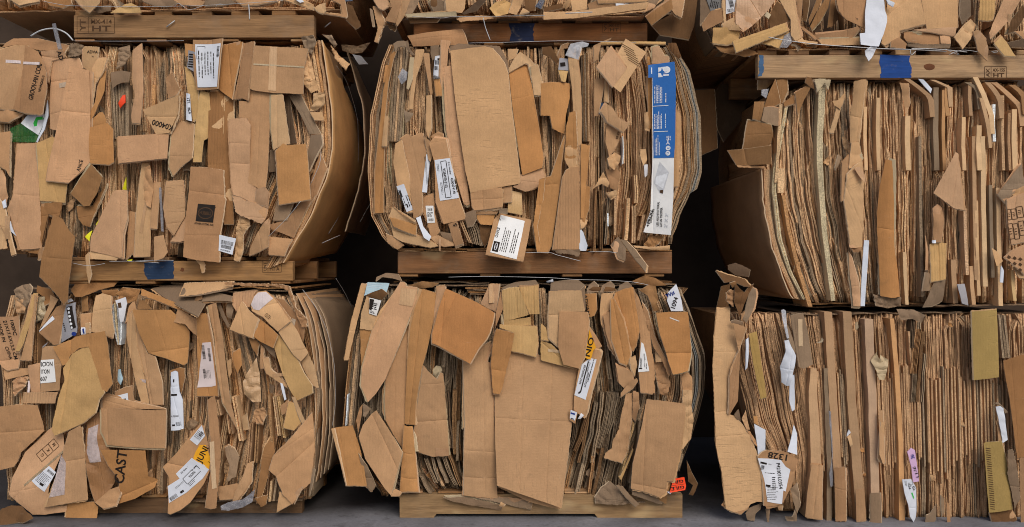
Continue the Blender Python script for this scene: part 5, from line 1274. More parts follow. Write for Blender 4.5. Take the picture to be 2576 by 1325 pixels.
wire(C1, 'C3', [(1050, 112), (1400, 105), (1990, 116), (2300, 135), (2600, 142), (2850, 160), (3000, 190)], -.06)
for a in ((975, 1280, 716, .02, 'm'), (1040, 1230, 709, .05, 'm'), (990, 1200, 706, .1, 'd'), (1190, 1560, 713, .06, 'm'), (1440, 1700, 714, .03, 'm'), (1300, 1690, 706, .16, 'd'), (1175, 1280, 722, .0, 'b')): slab(C1, a[0], a[1], a[2], a[3], .75, a[4], 3.4, 3)
for k in range(4): slab(C1, 1170 + 4 * k, 1275 - 3 * k, 722 + 5 * k, -.02 + .004 * k, .3, 'bm'[k % 2], 4, 1.2)
P('C3', '350,110 440,70 560,80 600,150 500,120 400,110 345,150', 3, 'm', cr=6, tilt=(0, .5)); P('C3', '640,200 800,150 960,170 900,210 780,220 700,230', 3, 'b', cr=9, name='crumpled_board')
P('C3', '1570,215 1640,180 1700,160 1900,140 1935,190 1740,200 1590,235', 3.4, 'm', cr=6, tilt=(0, .7))
for k, (xa, xb) in enumerate(((400, 520), (530, 680), (700, 850))): P('C4', f'{xa},260 {xa+30},190 {xb-40},150 {xb},190 {xb-10},255', 3.4, 'm', cr=6, tilt=(0, .7))
P('C4', '850,150 970,95 1080,120 1190,190 1060,200 900,180', 3.4, 'b', cr=9, name='crumpled_board'); P('C4', '15,150 80,130 85,160 20,165', 4, 'w', mat='film', name='plastic_scrap')
P('C4', '405,250 470,205 545,205 540,245', 4.6, 'd', cr=5); P('C4', '565,250 590,205 680,215 690,250', 4.6, 'd', cr=9)
# ================================================================== middle bale on the right
R2 = Bale(-.05, 'right-hand middle bale of upright edge-on cardboard sheets leaning left at the top',
          [(0, [(215, 1938), (340, 1928), (480, 1934), (600, 1962), (700, 1997), (768, 2030)]), (.2, [(210, 2062), (480, 2082), (600, 2102), (765, 2134)]), (.5, [(210, 2250), (765, 2252)]), (1, [(210, 2625), (765, 2618)])],
          lambda px: 206 + max(0, (2030 - px) * .5), lambda px: 764, dep=1.05)
core(R2, 16)
fill_bale(R2, 128, (4.5, 11), 'ttmgmgmlgabtm', 45, wob=3.2, front=(.0, .03), dense=2., mass='t', keep=58)
scraps(R2, 8, 451, size=(8, 18))
B = R2
SLR = [(1942, 452), (1944, 520), (1950, 580), (1966, 650), (1992, 720), (2030, 788)]
SLR = [f('B5', a, b) for a, b in ((362, 250), (366, 400), (376, 560), (405, 740), (452, 920), (520, 1080), (602, 1262))]
side_sheet(R2, SLR, R2.y0 - .03, 1.0, 'a', lab='kraft board curving along the left flank', s1=.86)
for k, (dx, c) in enumerate(((8, 'a'), (14, 't'), (21, 'g'))):
    poly_strip(R2, [(a + dx, b + 2 * k, 6) for a, b in SLR], 2 - k * .3, c, dep=.7, wob=1)
side_sheet(R2, [f('B5', a, b) for a, b in ((392, 92), (396, 160), (398, 235))], R2.y0, .7, 'a'); side_sheet(R2, [f('B5', a, b) for a, b in ((420, -90), (412, 20), (404, 90))], R2.y0, .6, 'b')
P('A5', '120,1158 260,1155 396,1150 396,1292 280,1285 180,1280', 1.6, 'b', tilt=(-.6, 0)); P('A5', '170,1284 385,1292 396,1312 180,1300', 2, 't')
P('A5', '272,922 350,945 432,972 440,1060 412,1152 232,1152 250,1020', 2, 'b', tilt=(-.4, 0), torn=.6); P('A5', '304,790 386,788 355,940 292,920', 1, 'b', folds=[(360, 788, 335, 940, -16)])
P('A5', '385,832 440,826 496,840 490,982 420,965 362,938', 2, 'g', cr=3); P('A5', '470,612 510,800 450,830 388,825 420,720', 1.6, 'b'); P('A5', '482,615 570,608 572,700 525,800 510,802', 1.2, 'b', folds=[(520, 610, 515, 800, 12)])
P('A5', '335,600 480,600 450,640 400,690 335,700', .6, 'l', cr=8, name='crumpled_board', dy=.1); P('A5', '365,695 425,685 395,765 360,740', 1.4, 'k', mat='film', name='plastic_scrap')
P('A5', '530,800 640,715 630,800 540,830', 1.6, 'b')
poly_strip(R2, [(512, 812, 24), (500, 1000, 24), (482, 1325, 22), (470, 1420, 18)], 3.4, 'l', solid=True, reg='A5')
poly_strip(R2, [(555, 822, 24), (512, 1060, 28), (470, 1300, 30), (458, 1470, 32), (500, 1850, 32), (585, 2120, 28), (695, 2330, 22)], 3, 'c', reg='A5', lab='pale cream-edged sheet curving down the left side')
poly_strip(R2, [(515, 1310, 60), (510, 1500, 46)], 3.6, 'l', solid=True, reg='A5')
poly_strip(R2, [(535, 1520, 26), (570, 1760, 26), (630, 2020, 28), (740, 2385, 34)], 3.4, 'o', solid=True, reg='A5')
poly_strip(R2, [(835, 612, 52), (830, 800, 54), (815, 1060, 48), (815, 1280, 46), (850, 1800, 40), (920, 2340, 32)], 3.6, 'c', reg='A5', solid=True, wob=.4, lab='pale greyish strip running the whole height')
P('A5', '752,615 800,612 795,740 775,690', 2, 'g'); P('A5', '790,612 830,605 905,618 885,700 860,640 800,720', 4.2, 'c', cr=8, torn=1, name='crumpled_board')
P('A5', '630,715 760,640 735,700 690,780 640,900', 3, 'b', folds=[(650, 780, 750, 650, 14)]); P('A5', '720,590 760,600 778,690 745,680 700,640', 3, 'd', cr=6)
P('A5', '915,785 965,775 1020,710 1000,800 975,848 930,815', 4.6, 'l', cr=5); P('A5', '960,800 985,840 925,1035 892,1030', 4, 'l')
P('A5', '1060,645 1110,632 1152,630 1148,800 1140,960 1122,1100 1090,1110 1060,1105 1058,900 1064,760', 4.4, 'l', mat='dash', curl=(9, 0), lab='rolled rib-marked tan strip in the upper middle')
P('A5', '1062,1110 1120,1105 1150,1240 1100,1300 1045,1310', 4, 'l', cr=5)
P('B5', '1030,292 1085,232 1150,180 1168,330 1162,620 1152,860 1112,868 1060,862 1010,500', 4.4, 'l', cr=4, folds=[(1040, 430, 1160, 740, 6)], mat='dash', ang=30, lab='tan patch crossed by slanting creases'); P('B5', '1080,250 1130,238 1168,302 1160,362 1120,310', 5.4, 'p', cr=3)
P('B5', '1060,862 1135,862 1120,905 1085,900', 4, 'a', cr=8); P('B5', '985,200 1040,140 1050,240 1010,480 985,510', 3.6, 't', mat='dash'); P('B5', '962,140 990,160 940,265 930,245', 4, 'g', cr=5)
P('B6', '258,182 300,195 312,320 330,600 340,900 362,1000 392,1250 315,1258 238,1242 225,900 214,600 226,380', 5, 'o', mat='dash', curl=(6, 0), lab='long orange-tan panel standing on the bottom edge')
q = P('B6', '104,808 138,810 126,1000 104,1322 74,1322 86,1050', 4.4, 'w', mat='paper', name='paper_strip', lab='long white sliver at the bottom')
P('B6', '0,890 20,940 60,1150 76,1325 20,1322 0,1100', 4, 'p', folds=[(0, 1170, 70, 1165, 6)])
P('B6', '818,118 842,128 870,340 902,572 812,556 740,510 642,442 720,290', 6.4, 'p', torn=1, cr=3, lab='loose triangular tan piece stuck to the face')
P('B6', '620,838 690,820 752,832 742,960 738,1112 690,1122 620,1132', 5, 'y', mat='rib', folds=[(650, 835, 650, 1130, 14), (690, 830, 690, 1130, -16)], torn=.6, lab='short fluted yellowish piece'); P('B6', '640,560 680,525 712,550 735,640 690,822 640,825', 4.6, 'a', cr=6, curl=(8, 0)); P('B6', '635,808 662,806 662,832 635,832', 5.4, 'w', mat='paper', name='paper_scrap')
P('B6', '830,1152 890,1148 914,1318 860,1300', 4.4, 'k', mat='paper', name='paper_scrap'); P('B6', '575,1060 605,1065 620,1200 565,1208', 4.6, 'g'); P('B6', '578,1042 604,1042 604,1062 578,1062', 4.8, 'n'); P('B6', '575,760 600,900 602,1040 575,1040', 4.2, 'p')
q = P('B6', '1210,500 1280,470 1360,445 1360,815 1250,842 1222,700', 5, 'p', mat='dash', name='printed_panel', lab='tan panel with a printed handling grid at the right edge')
for (x, y, w, h) in ((1228, 610, 30, 80), (1265, 605, 38, 80), (1308, 590, 44, 84), (1240, 740, 44, 120), (1282, 740, 34, 120), (1322, 715, 40, 110)): q.frame(x, y, w, h, 9, 5, 'brownink'); q.bars(x, y, w * .55, h * .5, 3, 9, .35, mat='brownink')
q = P('B6', '1198,938 1262,880 1360,835 1360,1080 1300,1030', 5.4, 'p', name='printed_panel', torn=.6)
for k in range(9): q.rect(1232 + (k % 3) * 42, 940 + (k // 3) * 42 + (k % 3) * 8, 24, 20, -38, 'brownink')
P('B6', '1138,450 1200,370 1292,260 1350,205 1360,400 1260,440 1200,525', 4.4, 'g', cr=7); P('B6', '1260,430 1360,380 1360,450 1280,465', 5, 'l', cr=10, name='crumpled_board'); P('B6', '1280,1030 1360,1060 1360,1110 1310,1100', 4.6, 'l', cr=8)
P('B6', '1098,868 1140,900 1182,972 1125,1012', 5, 'l'); P('B6', '1165,1005 1195,1050 1190,1140 1165,1138', 4.6, 'w', mat='paper', name='paper_scrap')
P('A6', '520,612 560,620 632,690 620,725 560,660', 2, 'w', mat='paper', name='paper_scrap'); P('A6', '380,640 440,650 462,800 430,900 410,760', 3, 't', cr=7)
for (x, z0, z1, w, c) in ((720, 700, 1325, 26, 'o'), (745, 660, 900, 30, 'o'), (875, 910, 1325, 30, 'l'), (925, 640, 900, 26, 'a'), (995, 975, 1325, 38, 'l'), (1270, 850, 1325, 38, 'l'), (1230, 880, 1325, 20, 'a'), (1110, 810, 1100, 22, 'w'), (1180, 740, 1325, 22, 't'), (660, 680, 1325, 40, 'm'), (440, 900, 1325, 40, 'l'), (110, 830, 1325, 26, 'l'), (210, 760, 1325, 30, 'l')):
    poly_strip(R2, [(x, z0, w), (x - 4, (z0 + z1) / 2, w), (x + 6, z1, w)], 2.6 + (x % 4) * .3, c, reg='A6', solid=True, mats=('card', 'card') if w > 24 else ('card', 'edge'))
for (x0, y0, x1, y1, w, c) in ((965, 600, 1090, 890, 40, 'l'), (1010, 760, 1070, 1000, 30, 't'), (1060, 640, 1160, 770, 44, 'a'), (1110, 640, 1320, 830, 50, 'a'), (430, 612, 620, 760, 46, 'a'), (900, 640, 990, 700, 40, 'm'), (1250, 660, 1344, 740, 50, 'b'), (630, 620, 765, 680, 40, 't')):
    poly_strip(R2, [(x0, y0, w), ((x0 * .55 + x1 * .45), y0 * .6 + y1 * .4, w), (x1, y1, w), (x1 + 12, y1 + 150, w * .8)], 3 + (x0 % 3) * .4, c, reg='A6', solid=True, mats=('card', 'card'))
for (x, z0, z1, w, c) in ((420, 900, 1310, 26, 'l'), (540, 0, 1250, 22, 'm'), (980, 500, 1240, 26, 'l'), (1030, 0, 1170, 36, 'l'), (960, 0, 1120, 30, 'a'), (890, 560, 1080, 24, 'p'), (1090, 380, 1100, 26, 'm'), (1150, 400, 1320, 34, 'l'), (1260, 1040, 1280, 26, 'y'), (800, 960, 1300, 38, 'a'), (940, 1010, 1310, 30, 't')):
    poly_strip(R2, [(x - 6, z0, w), (x, (z0 + z1) / 2, w), (x + 14, z1, w)], 2.8 + (x % 4) * .3, c, reg='B6', solid=True, mats=('card', 'card') if w > 24 else ('card', 'edge'))
P('B6', '190,1230 260,1250 390,1250 400,1320 300,1340 200,1320', 3.6, 'm', cr=12, fr=18, name='crumpled_board'); P('B6', '640,1130 750,1115 735,1280 640,1320 560,1325', 4, 'm', cr=5, folds=[(690, 1120, 620, 1320, 14)])
for a in ((2040, 2330, 762, .0, 'd'), (2180, 2600, 766, .02, 'm'), (2000, 2420, 768, .05, 'n')): slab(R2, a[0], a[1], a[2], R2.y0 + a[3], .8, a[4], 3.4, 3)
for a in ((1960, 2200, 204, .06, 'm'), (2200, 2560, 203, .05, 'm')): slab(R2, a[0], a[1], a[2], R2.y0 + a[3], .8, a[4], 3, 3)

# ================================================================== bottom bale on the right
R1 = Bale(-.08, 'bottom right bale of tightly packed edges with a wavy crushed board at left',
          [(0, [(780, 1846), (900, 1852), (1050, 1888), (1150, 1936), (1308, 1960)]), (.2, [(780, 1952), (1000, 1992), (1150, 2020), (1308, 2020)]), (.4, [(780, 2062), (1000, 2082), (1308, 2100)]), (.7, [(780, 2300), (1308, 2312)]), (1, [(780, 2625), (1308, 2640)])],
          lambda px: 786, lambda px: 1316 if px > 2030 else 1282, dep=1.1)
core(R1, 14)
fill_bale(R1, 150, (4, 9), 'mgmtgmatga', 55, wob=2.2, front=(.0, .022), pshort=.25, keep=6, dense=2., mass='a')
rr = random.Random(9)
for i in range(84):     # the cleaner, paler tier across the middle
    u = .33 + .62 * (i + rr.random() * .6) / 84
    if .49 < u < .545: continue
    x0, x1 = R1.gx(u, 960), R1.gx(u, 1170)
    t0 = 935 + 50 * noise.noise(Vector((u * 16, 0, 0))) + rr.uniform(-18, 18) + (10 if u > .6 else 0); t1 = 1172 + 40 * noise.noise(Vector((u * 14, 9, 0))) + rr.uniform(-20, 22)
    poly_strip(R1, [(x0, t0, 3.6), ((x0 + x1) / 2, (t0 + t1) / 2, 4.), (x1, t1, 3.6)], 1.7 + rr.uniform(-.3, .3), rr.choice('attatgta'), solid=True, wob=.7)
scraps(R1, 6, 551, size=(6, 12))
B = R1
P('C5', '38,420 100,425 168,414 160,552 230,575 302,600 272,720 245,815 180,960 150,1082 142,1460 200,1472 270,1550 345,1655 410,1832 446,1960 476,2092 472,2302 410,2300 350,2322 300,2375 190,2400 100,2362 62,2010 25,1860 0,1722 0,1400 -22,1000 -8,720', 4.6, 'l', mat='dash', cr=4, fr=5, curl=(-.5, 0),
  folds=[(-20, 838, 260, 842, 9), (0, 1430, 190, 1415, -9), (0, 1662, 330, 1640, 8)], lab='long wavy tan board crushed into ridges, at the left end')
P('C5', '160,552 300,600 240,815 150,1000 140,1080 230,830', 5.6, 't', cr=4); P('C5', '245,815 240,1000 225,1320 140,1460 142,1082 200,900', 5.2, 'a', folds=[(235, 820, 150, 1450, 8)]); P('C5', '90,2355 60,2330 85,2290 130,2330', 4, 'a', cr=6)
P('D5', '90,1130 115,1085 135,1140 190,1180 340,1110 320,1150 250,1195 150,1170', 4, 'a', cr=5, torn=.8)
P('C5', '200,168 240,220 290,262 335,200 384,178 350,250 330,282 275,420 238,492 190,352', 4.4, 'd', cr=8, fr=9, folds=[(270, 230, 235, 490, 12)], name='crumpled_board', lab='dark crumpled board poking up at the top left'); P('C5', '118,262 160,230 196,242 185,402 120,342', 4, 'a', cr=12, fr=20, torn=1.4, name='crumpled_board'); P('C5', '145,170 200,150 215,190 180,215', 4.4, 'b', cr=9)
P('C5', '22,48 120,85 290,130 345,205 280,200 170,152 90,165', 3.6, 'd', tilt=(0, .5), cr=4); P('C5', '130,-5 200,-30 275,0 345,40 330,112 260,100 200,92 130,40', 3, 'n', cr=7)
P('C5', '60,200 150,180 130,420 30,600 0,480', 1, 'd', dy=.25); P('C5', '340,190 400,230 408,300 380,420 300,560 270,520 330,290', 4, 'g', cr=6); P('C5', '165,540 200,528 270,545 275,575 160,560', 5, 'm', cr=3); P('C5', '255,470 290,440 292,540 255,530', 4.6, 't')
P('C5', '330,662 410,640 440,850 475,1080 502,1280 440,1296 400,1100 370,952', 3.6, 'v', folds=[(350, 660, 470, 1290, 6)], lab='olive strip leaning right near the left end')
P('C5', '300,720 325,700 330,860 318,1000 300,1020', 3.2, 'w', mat='paper', name='paper_strip')
P('C5', '738,482 860,460 906,642 930,800 956,962 865,1004 815,985 780,752', 4.6, 'g', folds=[(765, 480, 830, 990, 6)], cr=1.6, lab='smooth grey-tan plank face')
P('C5', '684,732 722,722 745,790 792,882 762,1020 732,1172 700,1172 660,1142 645,982 690,832', 5.4, 'w', mat='paper', name='plastic_bag', cr=5, fr=10, curl=(10, 1), lab='twisted white plastic bag hanging down'); P('C5', '648,432 672,424 692,440 702,602 722,702 700,712 660,522', 5, 'w', mat='film', name='plastic_bag', cr=4); P('C5', '690,560 720,600 790,800 780,870 730,740', 4.4, 'g', cr=2)
P('C5', '730,1082 768,1060 778,1325 776,1400 752,1420 728,1325', 5, 'w', mat='paper', name='paper_strip', cr=4)
for a, w0 in (([(1100, 450, 76), (1150, 1325, 78), (1225, 2490, 84)], 'a'), ([(1285, 448, 84), (1330, 1325, 84), (1425, 2486, 98)], 'a'), ([(1495, 520, 84), (1530, 1325, 80), (1570, 2560, 84)], (172, 138, 110)), ([(960, 1000, 60), (950, 1215, 80), (985, 1935, 104), (965, 2465, 138)], 't'), ([(1075, 1000, 40), (1110, 1935, 44), (1110, 2490, 50)], 'm')):
    poly_strip(R1, a, 3.4, w0, reg='C5', solid=True, mats=('card', 'card'), wob=1.4)
P('D5', '940,716 1046,725 1040,1000 1036,1252 960,1250 888,1240 905,1000', 4.6, 't', cr=1.6, curl=(5, 0)); P('D5', '1165,750 1265,740 1285,1268 1180,1276', 4.4, 'a', curl=(5, 0), cr=1.6); P('D5', '1368,960 1455,950 1478,1270 1376,1276', 4.4, 'a', curl=(5, 0), cr=1.6); P('D5', '1520,1000 1610,990 1618,1330 1520,1330', 4.4, 'g', curl=(5, 0), cr=1.6)
poly_strip(R1, [(395, 515, 40), (440, 1000, 46), (480, 1700, 44), (495, 2540, 56)], 3.4, 'o', reg='C6', solid=True, mats=('card', 'card'))
P('C6', '260,842 275,920 290,870 362,918 345,1000 322,1112 270,1110 240,1000 208,932', 4.4, 'c', mat='paper', name='paper_scrap', cr=9, fr=18, lab='crumpled pale paper scrap mid-face')
P('C5', '990,755 1030,735 1045,700 1062,720 1055,745', 4, 'c', mat='film', name='plastic_scrap', cr=5); P('C6', '45,560 70,545 78,600 60,632 40,610', 3.6, 'c', mat='film', name='plastic_scrap', cr=5)
P('C6', '1168,446 1290,436 1412,424 1425,700 1442,1086 1320,1104 1200,1117 1182,800', 5.4, 'v', mat='dash', cr=1.2, ang=0, auto=False, folds=[(1412, 424, 1442, 1086, 18)], lab='upright olive-brown panel near the top right')
P('C6', '1472,925 1560,895 1650,868 1710,868 1710,1870 1620,1877 1580,1600 1540,1300 1490,1040', 4.6, 'b', folds=[(1550, 900, 1640, 1870, 6)], cr=2, lab='dull brown board at the far right edge')
for k in range(3): poly_strip(R1, [(1440 + k * 24, 482, 20), (1462 + k * 26, 700, 22), (1482 + k * 28, 900, 24)], 3.2, 'gmg'[k], reg='C6')
q = P('D6', '1285,512 1300,500 1452,488 1502,650 1540,900 1582,1160 1460,1180 1350,1192 1320,900 1298,650', 5, 'v', mat='card', cr=1.5, folds=[(1480, 490, 1585, 1160, 14)], lab='olive board with comb-like notches down its left side')
for k in range(28): q.rect(1326 + k * 2.1, 560 + k * 22, 44, 7, -8, 'brownink')
P('D6', '1500,572 1545,560 1600,760 1642,922 1662,1052 1620,1100 1592,1162 1562,982 1510,802', 5.4, 'm', torn=1.2, cr=5, lab='grey crumpled strip beside the notched board')
P('D6', '1412,160 1450,150 1482,172 1502,322 1532,482 1482,512 1440,320', 5, 'w', mat='paper', name='paper_strip', cr=4, fr=14, lab='white folded strip near the right edge'); P('D6', '1400,120 1440,110 1530,210 1500,220 1470,150', 4.6, 'm'); P('D6', '1408,290 1430,300 1490,560 1480,640 1440,500', 4.6, 't', torn=1)
q = P('D6', '552,600 590,560 624,582 640,740 655,880 600,892 585,740', 4.6, 'P', mat='paper', name='pink_label', cr=1.5, lab='pink slip with handwriting in the lower middle'); q.text('WE', 598, 640, 34, -80, 44, 'blueink'); q.text('7/11', 625, 790, 26, -70, 110)
q = P('D6', '505,870 590,864 655,962 660,1182 650,1250 622,1292 580,1232 550,1100 520,1000', 5, 'w', mat='paper', name='handwritten_label', cr=2, curl=(4, 0), lab='white handwritten slip hanging below the pink one'); q.text('1534', 570, 930, 24, -85, 60); q.text('1.02', 615, 945, 30, -55, 70); q.fill('588,1000 600,992 626,1052 618,1060', 'green'); q.bars(535, 910, 60, 20, 2, -85, .3)
q = P('D5', '420,640 460,600 502,576 600,590 655,588 742,622 822,682 792,742 770,840 752,922 700,1010 662,1092 640,1110 560,1125 478,1122 470,900', 5.4, 'a', cr=5, fr=8, name='labelled_carton', lab='battered carton end with a white label and black handwriting'); q.text('1328', 610, 640, 62, 170, 190)
lb = label(q, '415,658 520,662 642,676 690,742 737,772 710,880 684,980 662,970 650,1102 580,1095 508,1080 480,870 440,742', 'w', 'shipping_label', cr=3); lb.text('P42001L0354', 628, 830, 36, -84, 250); lb.rect(472, 705, 64, 18, -14); lb.bars(540, 720, 40, 12, 2, -14, .4); lb.bars(462, 750, 36, 46, 7, -8, along=True); lb.bars(545, 805, 120, 12, 1, -6, .5); lb.rect(515, 925, 46, 20, -8); lb.bars(575, 900, 40, 130, 7, 0, .4); lb.bars(560, 1000, 110, 130, 8, -3, .25)
P('D5', '375,320 430,350 492,382 490,582 450,600 420,632 400,480', 4.4, 'w', mat='paper', name='paper_sheet', cr=1.5); P('D5', '770,335 802,420 796,622 700,592 740,470', 4.2, 'w', mat='paper', name='paper_sheet', cr=1.5)
P('D5', '310,385 345,400 395,480 430,520 415,545 385,520', 4.8, 'a', cr=8, fr=16, name='crumpled_board'); P('D5', '260,270 300,190 330,330 350,390 310,380', 4.6, 't', cr=8, fr=16, name='crumpled_board'); P('D5', '190,230 230,180 260,300 250,350', 4.8, 'm', cr=5); P('D5', '370,250 415,248 425,340 375,310', 4, 'o')
P('D5', '300,1200 340,1150 470,1100 450,1160 400,1200 385,1270 320,1262', 4, 'm', cr=8, name='crumpled_board'); P('D5', '495,1150 535,1140 525,1270 510,1285', 3.6, 'm', cr=4); P('D5', '480,1100 640,1115 600,1135 500,1150', 5, 'a', cr=5); P('D5', '600,1110 660,1120 655,1170 625,1168', 5, 't', cr=6)
P('D5', '700,1235 760,1230 790,1150 810,1270 770,1330 720,1290', 4, 'm', cr=10, fr=14, name='crumpled_board'); P('D5', '740,960 800,900 830,1100 800,1200 760,1080', 4, 'g', cr=8, name='crumpled_board')
P('D6', '720,1210 760,1200 835,1110 835,1260 770,1330 720,1325', 4, 'm', cr=5); P('D6', '860,1010 900,1050 915,1180 890,1230 870,1120', 4, 'g', cr=4); P('D6', '925,1080 950,1100 980,1320 940,1325', 4, 'a')
P('D5', '1595,620 1600,200 1640,190 1656,700 1630,710', 4, 't', curl=(8, 0)); P('D6', '270,660 285,300 320,300 320,712 290,700', 4, 'l', curl=(8, 0))
P('D6', '1640,655 1700,650 1700,1330 1650,1330', 4, 'a'); P('D6', '1350,1190 1580,1165 1610,1260 1480,1330 1380,1330', 3, 'd', cr=8); P('D6', '770,820 795,820 805,880 780,890', 3.6, 'l')
P('D5', '1110,195 1130,205 1150,640 1140,680 1160,930 1130,940 1115,820 1140,640', 4, 'k', mat='film', name='plastic_strip', cr=4); P('D5', '1285,420 1300,378 1325,410 1285,450', 4, 'w', mat='paper', name='paper_scrap'); P('D5', '1290,450 1325,430 1335,520 1310,540', 4, 'l', cr=6)
for a in ((1990, 2200, 788, .02, 'm'), (2120, 2420, 786, .05, 'm'), (2300, 2600, 784, .1, 'n')): slab(R1, a[0], a[1], a[2], R1.y0 + a[3], .8, a[4], 3, 3)
P('C6', '440,420 620,430 720,480 700,560 600,520 480,530', 2.4, 'm', cr=9, fr=12, name='crumpled_board')
for (x0, y0, x1, y1, w, c) in ((655, 620, 600, 1050, 60, 'b'), (600, 520, 590, 800, 40, 'n'), (700, 640, 640, 1325, 30, 'd'), (720, 860, 690, 1325, 22, 'g'), (560, 640, 590, 1000, 20, 'a'), (620, 1050, 600, 1325, 40, 'm')):
    poly_strip(R1, [(x0, y0, w), ((x0 + x1) / 2, (y0 + y1) / 2, w), (x1, y1, w)], 2.6, c, reg='C6', wob=2)

# ================================================================== top row, cut off by the edge of the picture
TL = Bale(.02, 'top left bale, only its ragged underside in view', [(0, [(-470, -30), (36, -26)]), (.5, [(-470, 420), (36, 430)]), (1, [(-470, 905), (-40, 890), (34, 862)])], lambda px: -470, lambda px: 24)
TC = Bale(.0, 'top centre bale, its underside resting on a pallet with a dark blue patch', [(0, [(-470, 932), (-20, 936), (46, 970)]), (.5, [(-470, 1330), (46, 1330)]), (1, [(-470, 1730), (0, 1705), (44, 1640)])], lambda px: -470, lambda px: 40)
TR = Bale(-.03, 'top right bale with a white sheet hanging out over its pallet', [(0, [(-470, 1775), (60, 1772), (126, 1800)]), (.5, [(-470, 2200), (126, 2200)]), (1, [(-470, 2630), (126, 2620)])], lambda px: -470, lambda px: 122)
for b_, n_, sd in ((TL, 74, 65), (TC, 66, 75), (TR, 70, 85)):
    core(b_, 18); fill_bale(b_, n_, (8, 18), 'ttlggmmbpd', sd, front=(.02, .08), keep=60, pshort=.2)

B = TL
P('A1', '78,-30 300,-30 290,5 150,42 90,5', 4, 'l', cr=5); P('A1', '560,-30 790,-30 780,20 690,92 620,45', 5, 'l', cr=4); P('A1', '330,-30 540,-30 560,30 480,60 380,40', 3, 'b', cr=6, name='crumpled_board'); P('A1', '700,60 860,30 850,80 760,100', 3, 'm', cr=9)
P('A1', '862,102 900,70 960,30 1010,15 1080,50 1092,92 950,98', 6, 'y', cr=9, fr=10, name='crumpled_board', lab='pale crumpled end spilling over the pallet edge')
for k in range(4): poly_strip(TL, [(870 + 14 * k, 0, 18), (900 + 12 * k, 50, 18), (925 + 8 * k, 95, 16)], 4.4, 'tlam'[k], reg='A1')
P('A1', '1100,0 1290,-30 1380,20 1330,46 1200,42', 4, 'm', cr=8, name='crumpled_board'); P('A1', '1300,-30 1480,-30 1590,10 1560,44 1400,30', 4.6, 't', cr=7, name='crumpled_board')
P('A2', '-20,0 180,-30 240,20 120,45 0,48', 4, 'm', cr=7); P('A2', '200,-30 400,-30 560,0 420,40 300,44', 4.4, 't', cr=6); P('A2', '520,-30 720,-30 850,30 840,60 700,20', 4.4, 'l', cr=6, folds=[(600, -30, 780, 60, 10)]); P('A2', '700,-10 740,-20 775,10 745,20', 5, 'w', mat='paper', name='paper_scrap')
P('A2', '852,60 900,20 935,10 945,80 920,102 870,80', 5, 'l', cr=8, torn=1); P('A2', '930,-30 1085,-30 1112,118 1100,135 1020,120 920,105 1075,110 1060,30', 4, 'a', cr=3); P('A2', '960,-30 1160,-30 1150,5 1080,10', 3, 'N', mat='film', name='blue_bag'); P('A2', '1080,20 1150,40 1220,200 1180,225 1100,150', 2, 'd', cr=6, dy=.06)
P('A1', '300,10 560,45 590,110 480,95 330,50', 1, 'd', cr=7, dy=.1)
wire(TL, 'A1', [(340, 10), (500, 40), (620, 46), (1000, 52), (1590, 42), (2200, 5)], -.08); wire(TL, 'A1', [(1360, 45), (1390, 25), (1420, 45), (1480, 75), (1590, 40)], -.1); wire(TL, 'A2', [(345, 35), (350, 90), (352, 152)], -.11, .003)
wire(TL, 'A2', [(90, 45), (120, 30), (150, 40)], -.1)
for a in ((-20, 420, 27, .0), (180, 640, 25, -.02), (380, 860, 22, .0), (560, 840, 18, .02)): slab(TL, a[0], a[1], a[2], TL.y0 + a[3], .8, 'tmgm'[int(a[1]) % 4], 3, 3)
B = TC
P('A3', '238,-30 365,-30 372,50 330,76 295,60', 5, 'p', cr=4); P('A3', '370,-30 475,-30 455,80 425,175 345,160 400,60', 5.6, 'a', cr=4); P('A3', '252,50 300,62 345,170 320,220 285,330 262,325 290,220', 3, 't', cr=6, torn=1.2); P('A3', '225,60 245,70 262,195 245,198', 3.4, 'g'); P('A3', '470,-30 550,-30 500,120 440,200 425,170', 4.6, 't', cr=7)
P('A3', '350,180 440,190 420,240 380,220', 2, 'd', cr=10, torn=2, name='crumpled_board'); P('A3', '545,-30 620,-30 560,100 500,130', 4.2, 'g', cr=7)
P('A3', '685,10 760,-20 840,40 820,92 720,85', 4, 'm', cr=5); P('A3', '700,-10 760,0 750,60 700,50', 4.4, 'd'); P('A3', '815,-30 975,-30 968,60 945,98 825,88', 5.4, 'l', cr=3); P('A3', '945,100 1110,-30 1160,-30 1060,80 960,105', 5, 'n', cr=4)
P('A3', '505,112 700,98 900,88 905,122 700,132 520,137', 5.6, 'c', lab='pale board edge along the underside'); P('A3', '520,135 780,135 750,170 540,178', 4, 'd', cr=4)
P('A3', '1158,62 1200,20 1282,-10 1330,20 1310,100 1212,132', 6.2, 'y', cr=9, fr=9, name='crumpled_board'); P('A3', '1310,100 1350,-30 1432,-30 1400,60 1370,112', 6, 'l', cr=6); P('A3', '1390,110 1420,60 1470,90', 6.4, 'l'); P('A3', '900,140 1090,112 1240,130 1100,150 930,168', 5.2, 't', cr=6, torn=1.4); P('A3', '1430,-30 1530,-30 1510,80 1440,90', 5, 'd', cr=5); P('A3', '1515,50 1560,-20 1590,0 1560,70', 5.2, 'N', mat='film', name='blue_bag')
P('A4', '195,-30 330,-30 325,70 215,86', 6, 'l', cr=3); P('A4', '330,30 440,-10 545,30 540,55 350,75', 5, 'a', cr=3); P('A4', '400,-30 810,-30 790,8 420,22', 6, 'l'); P('A4', '550,22 695,20 640,45 552,57', 5.4, 'w', mat='paper', name='paper_scrap')
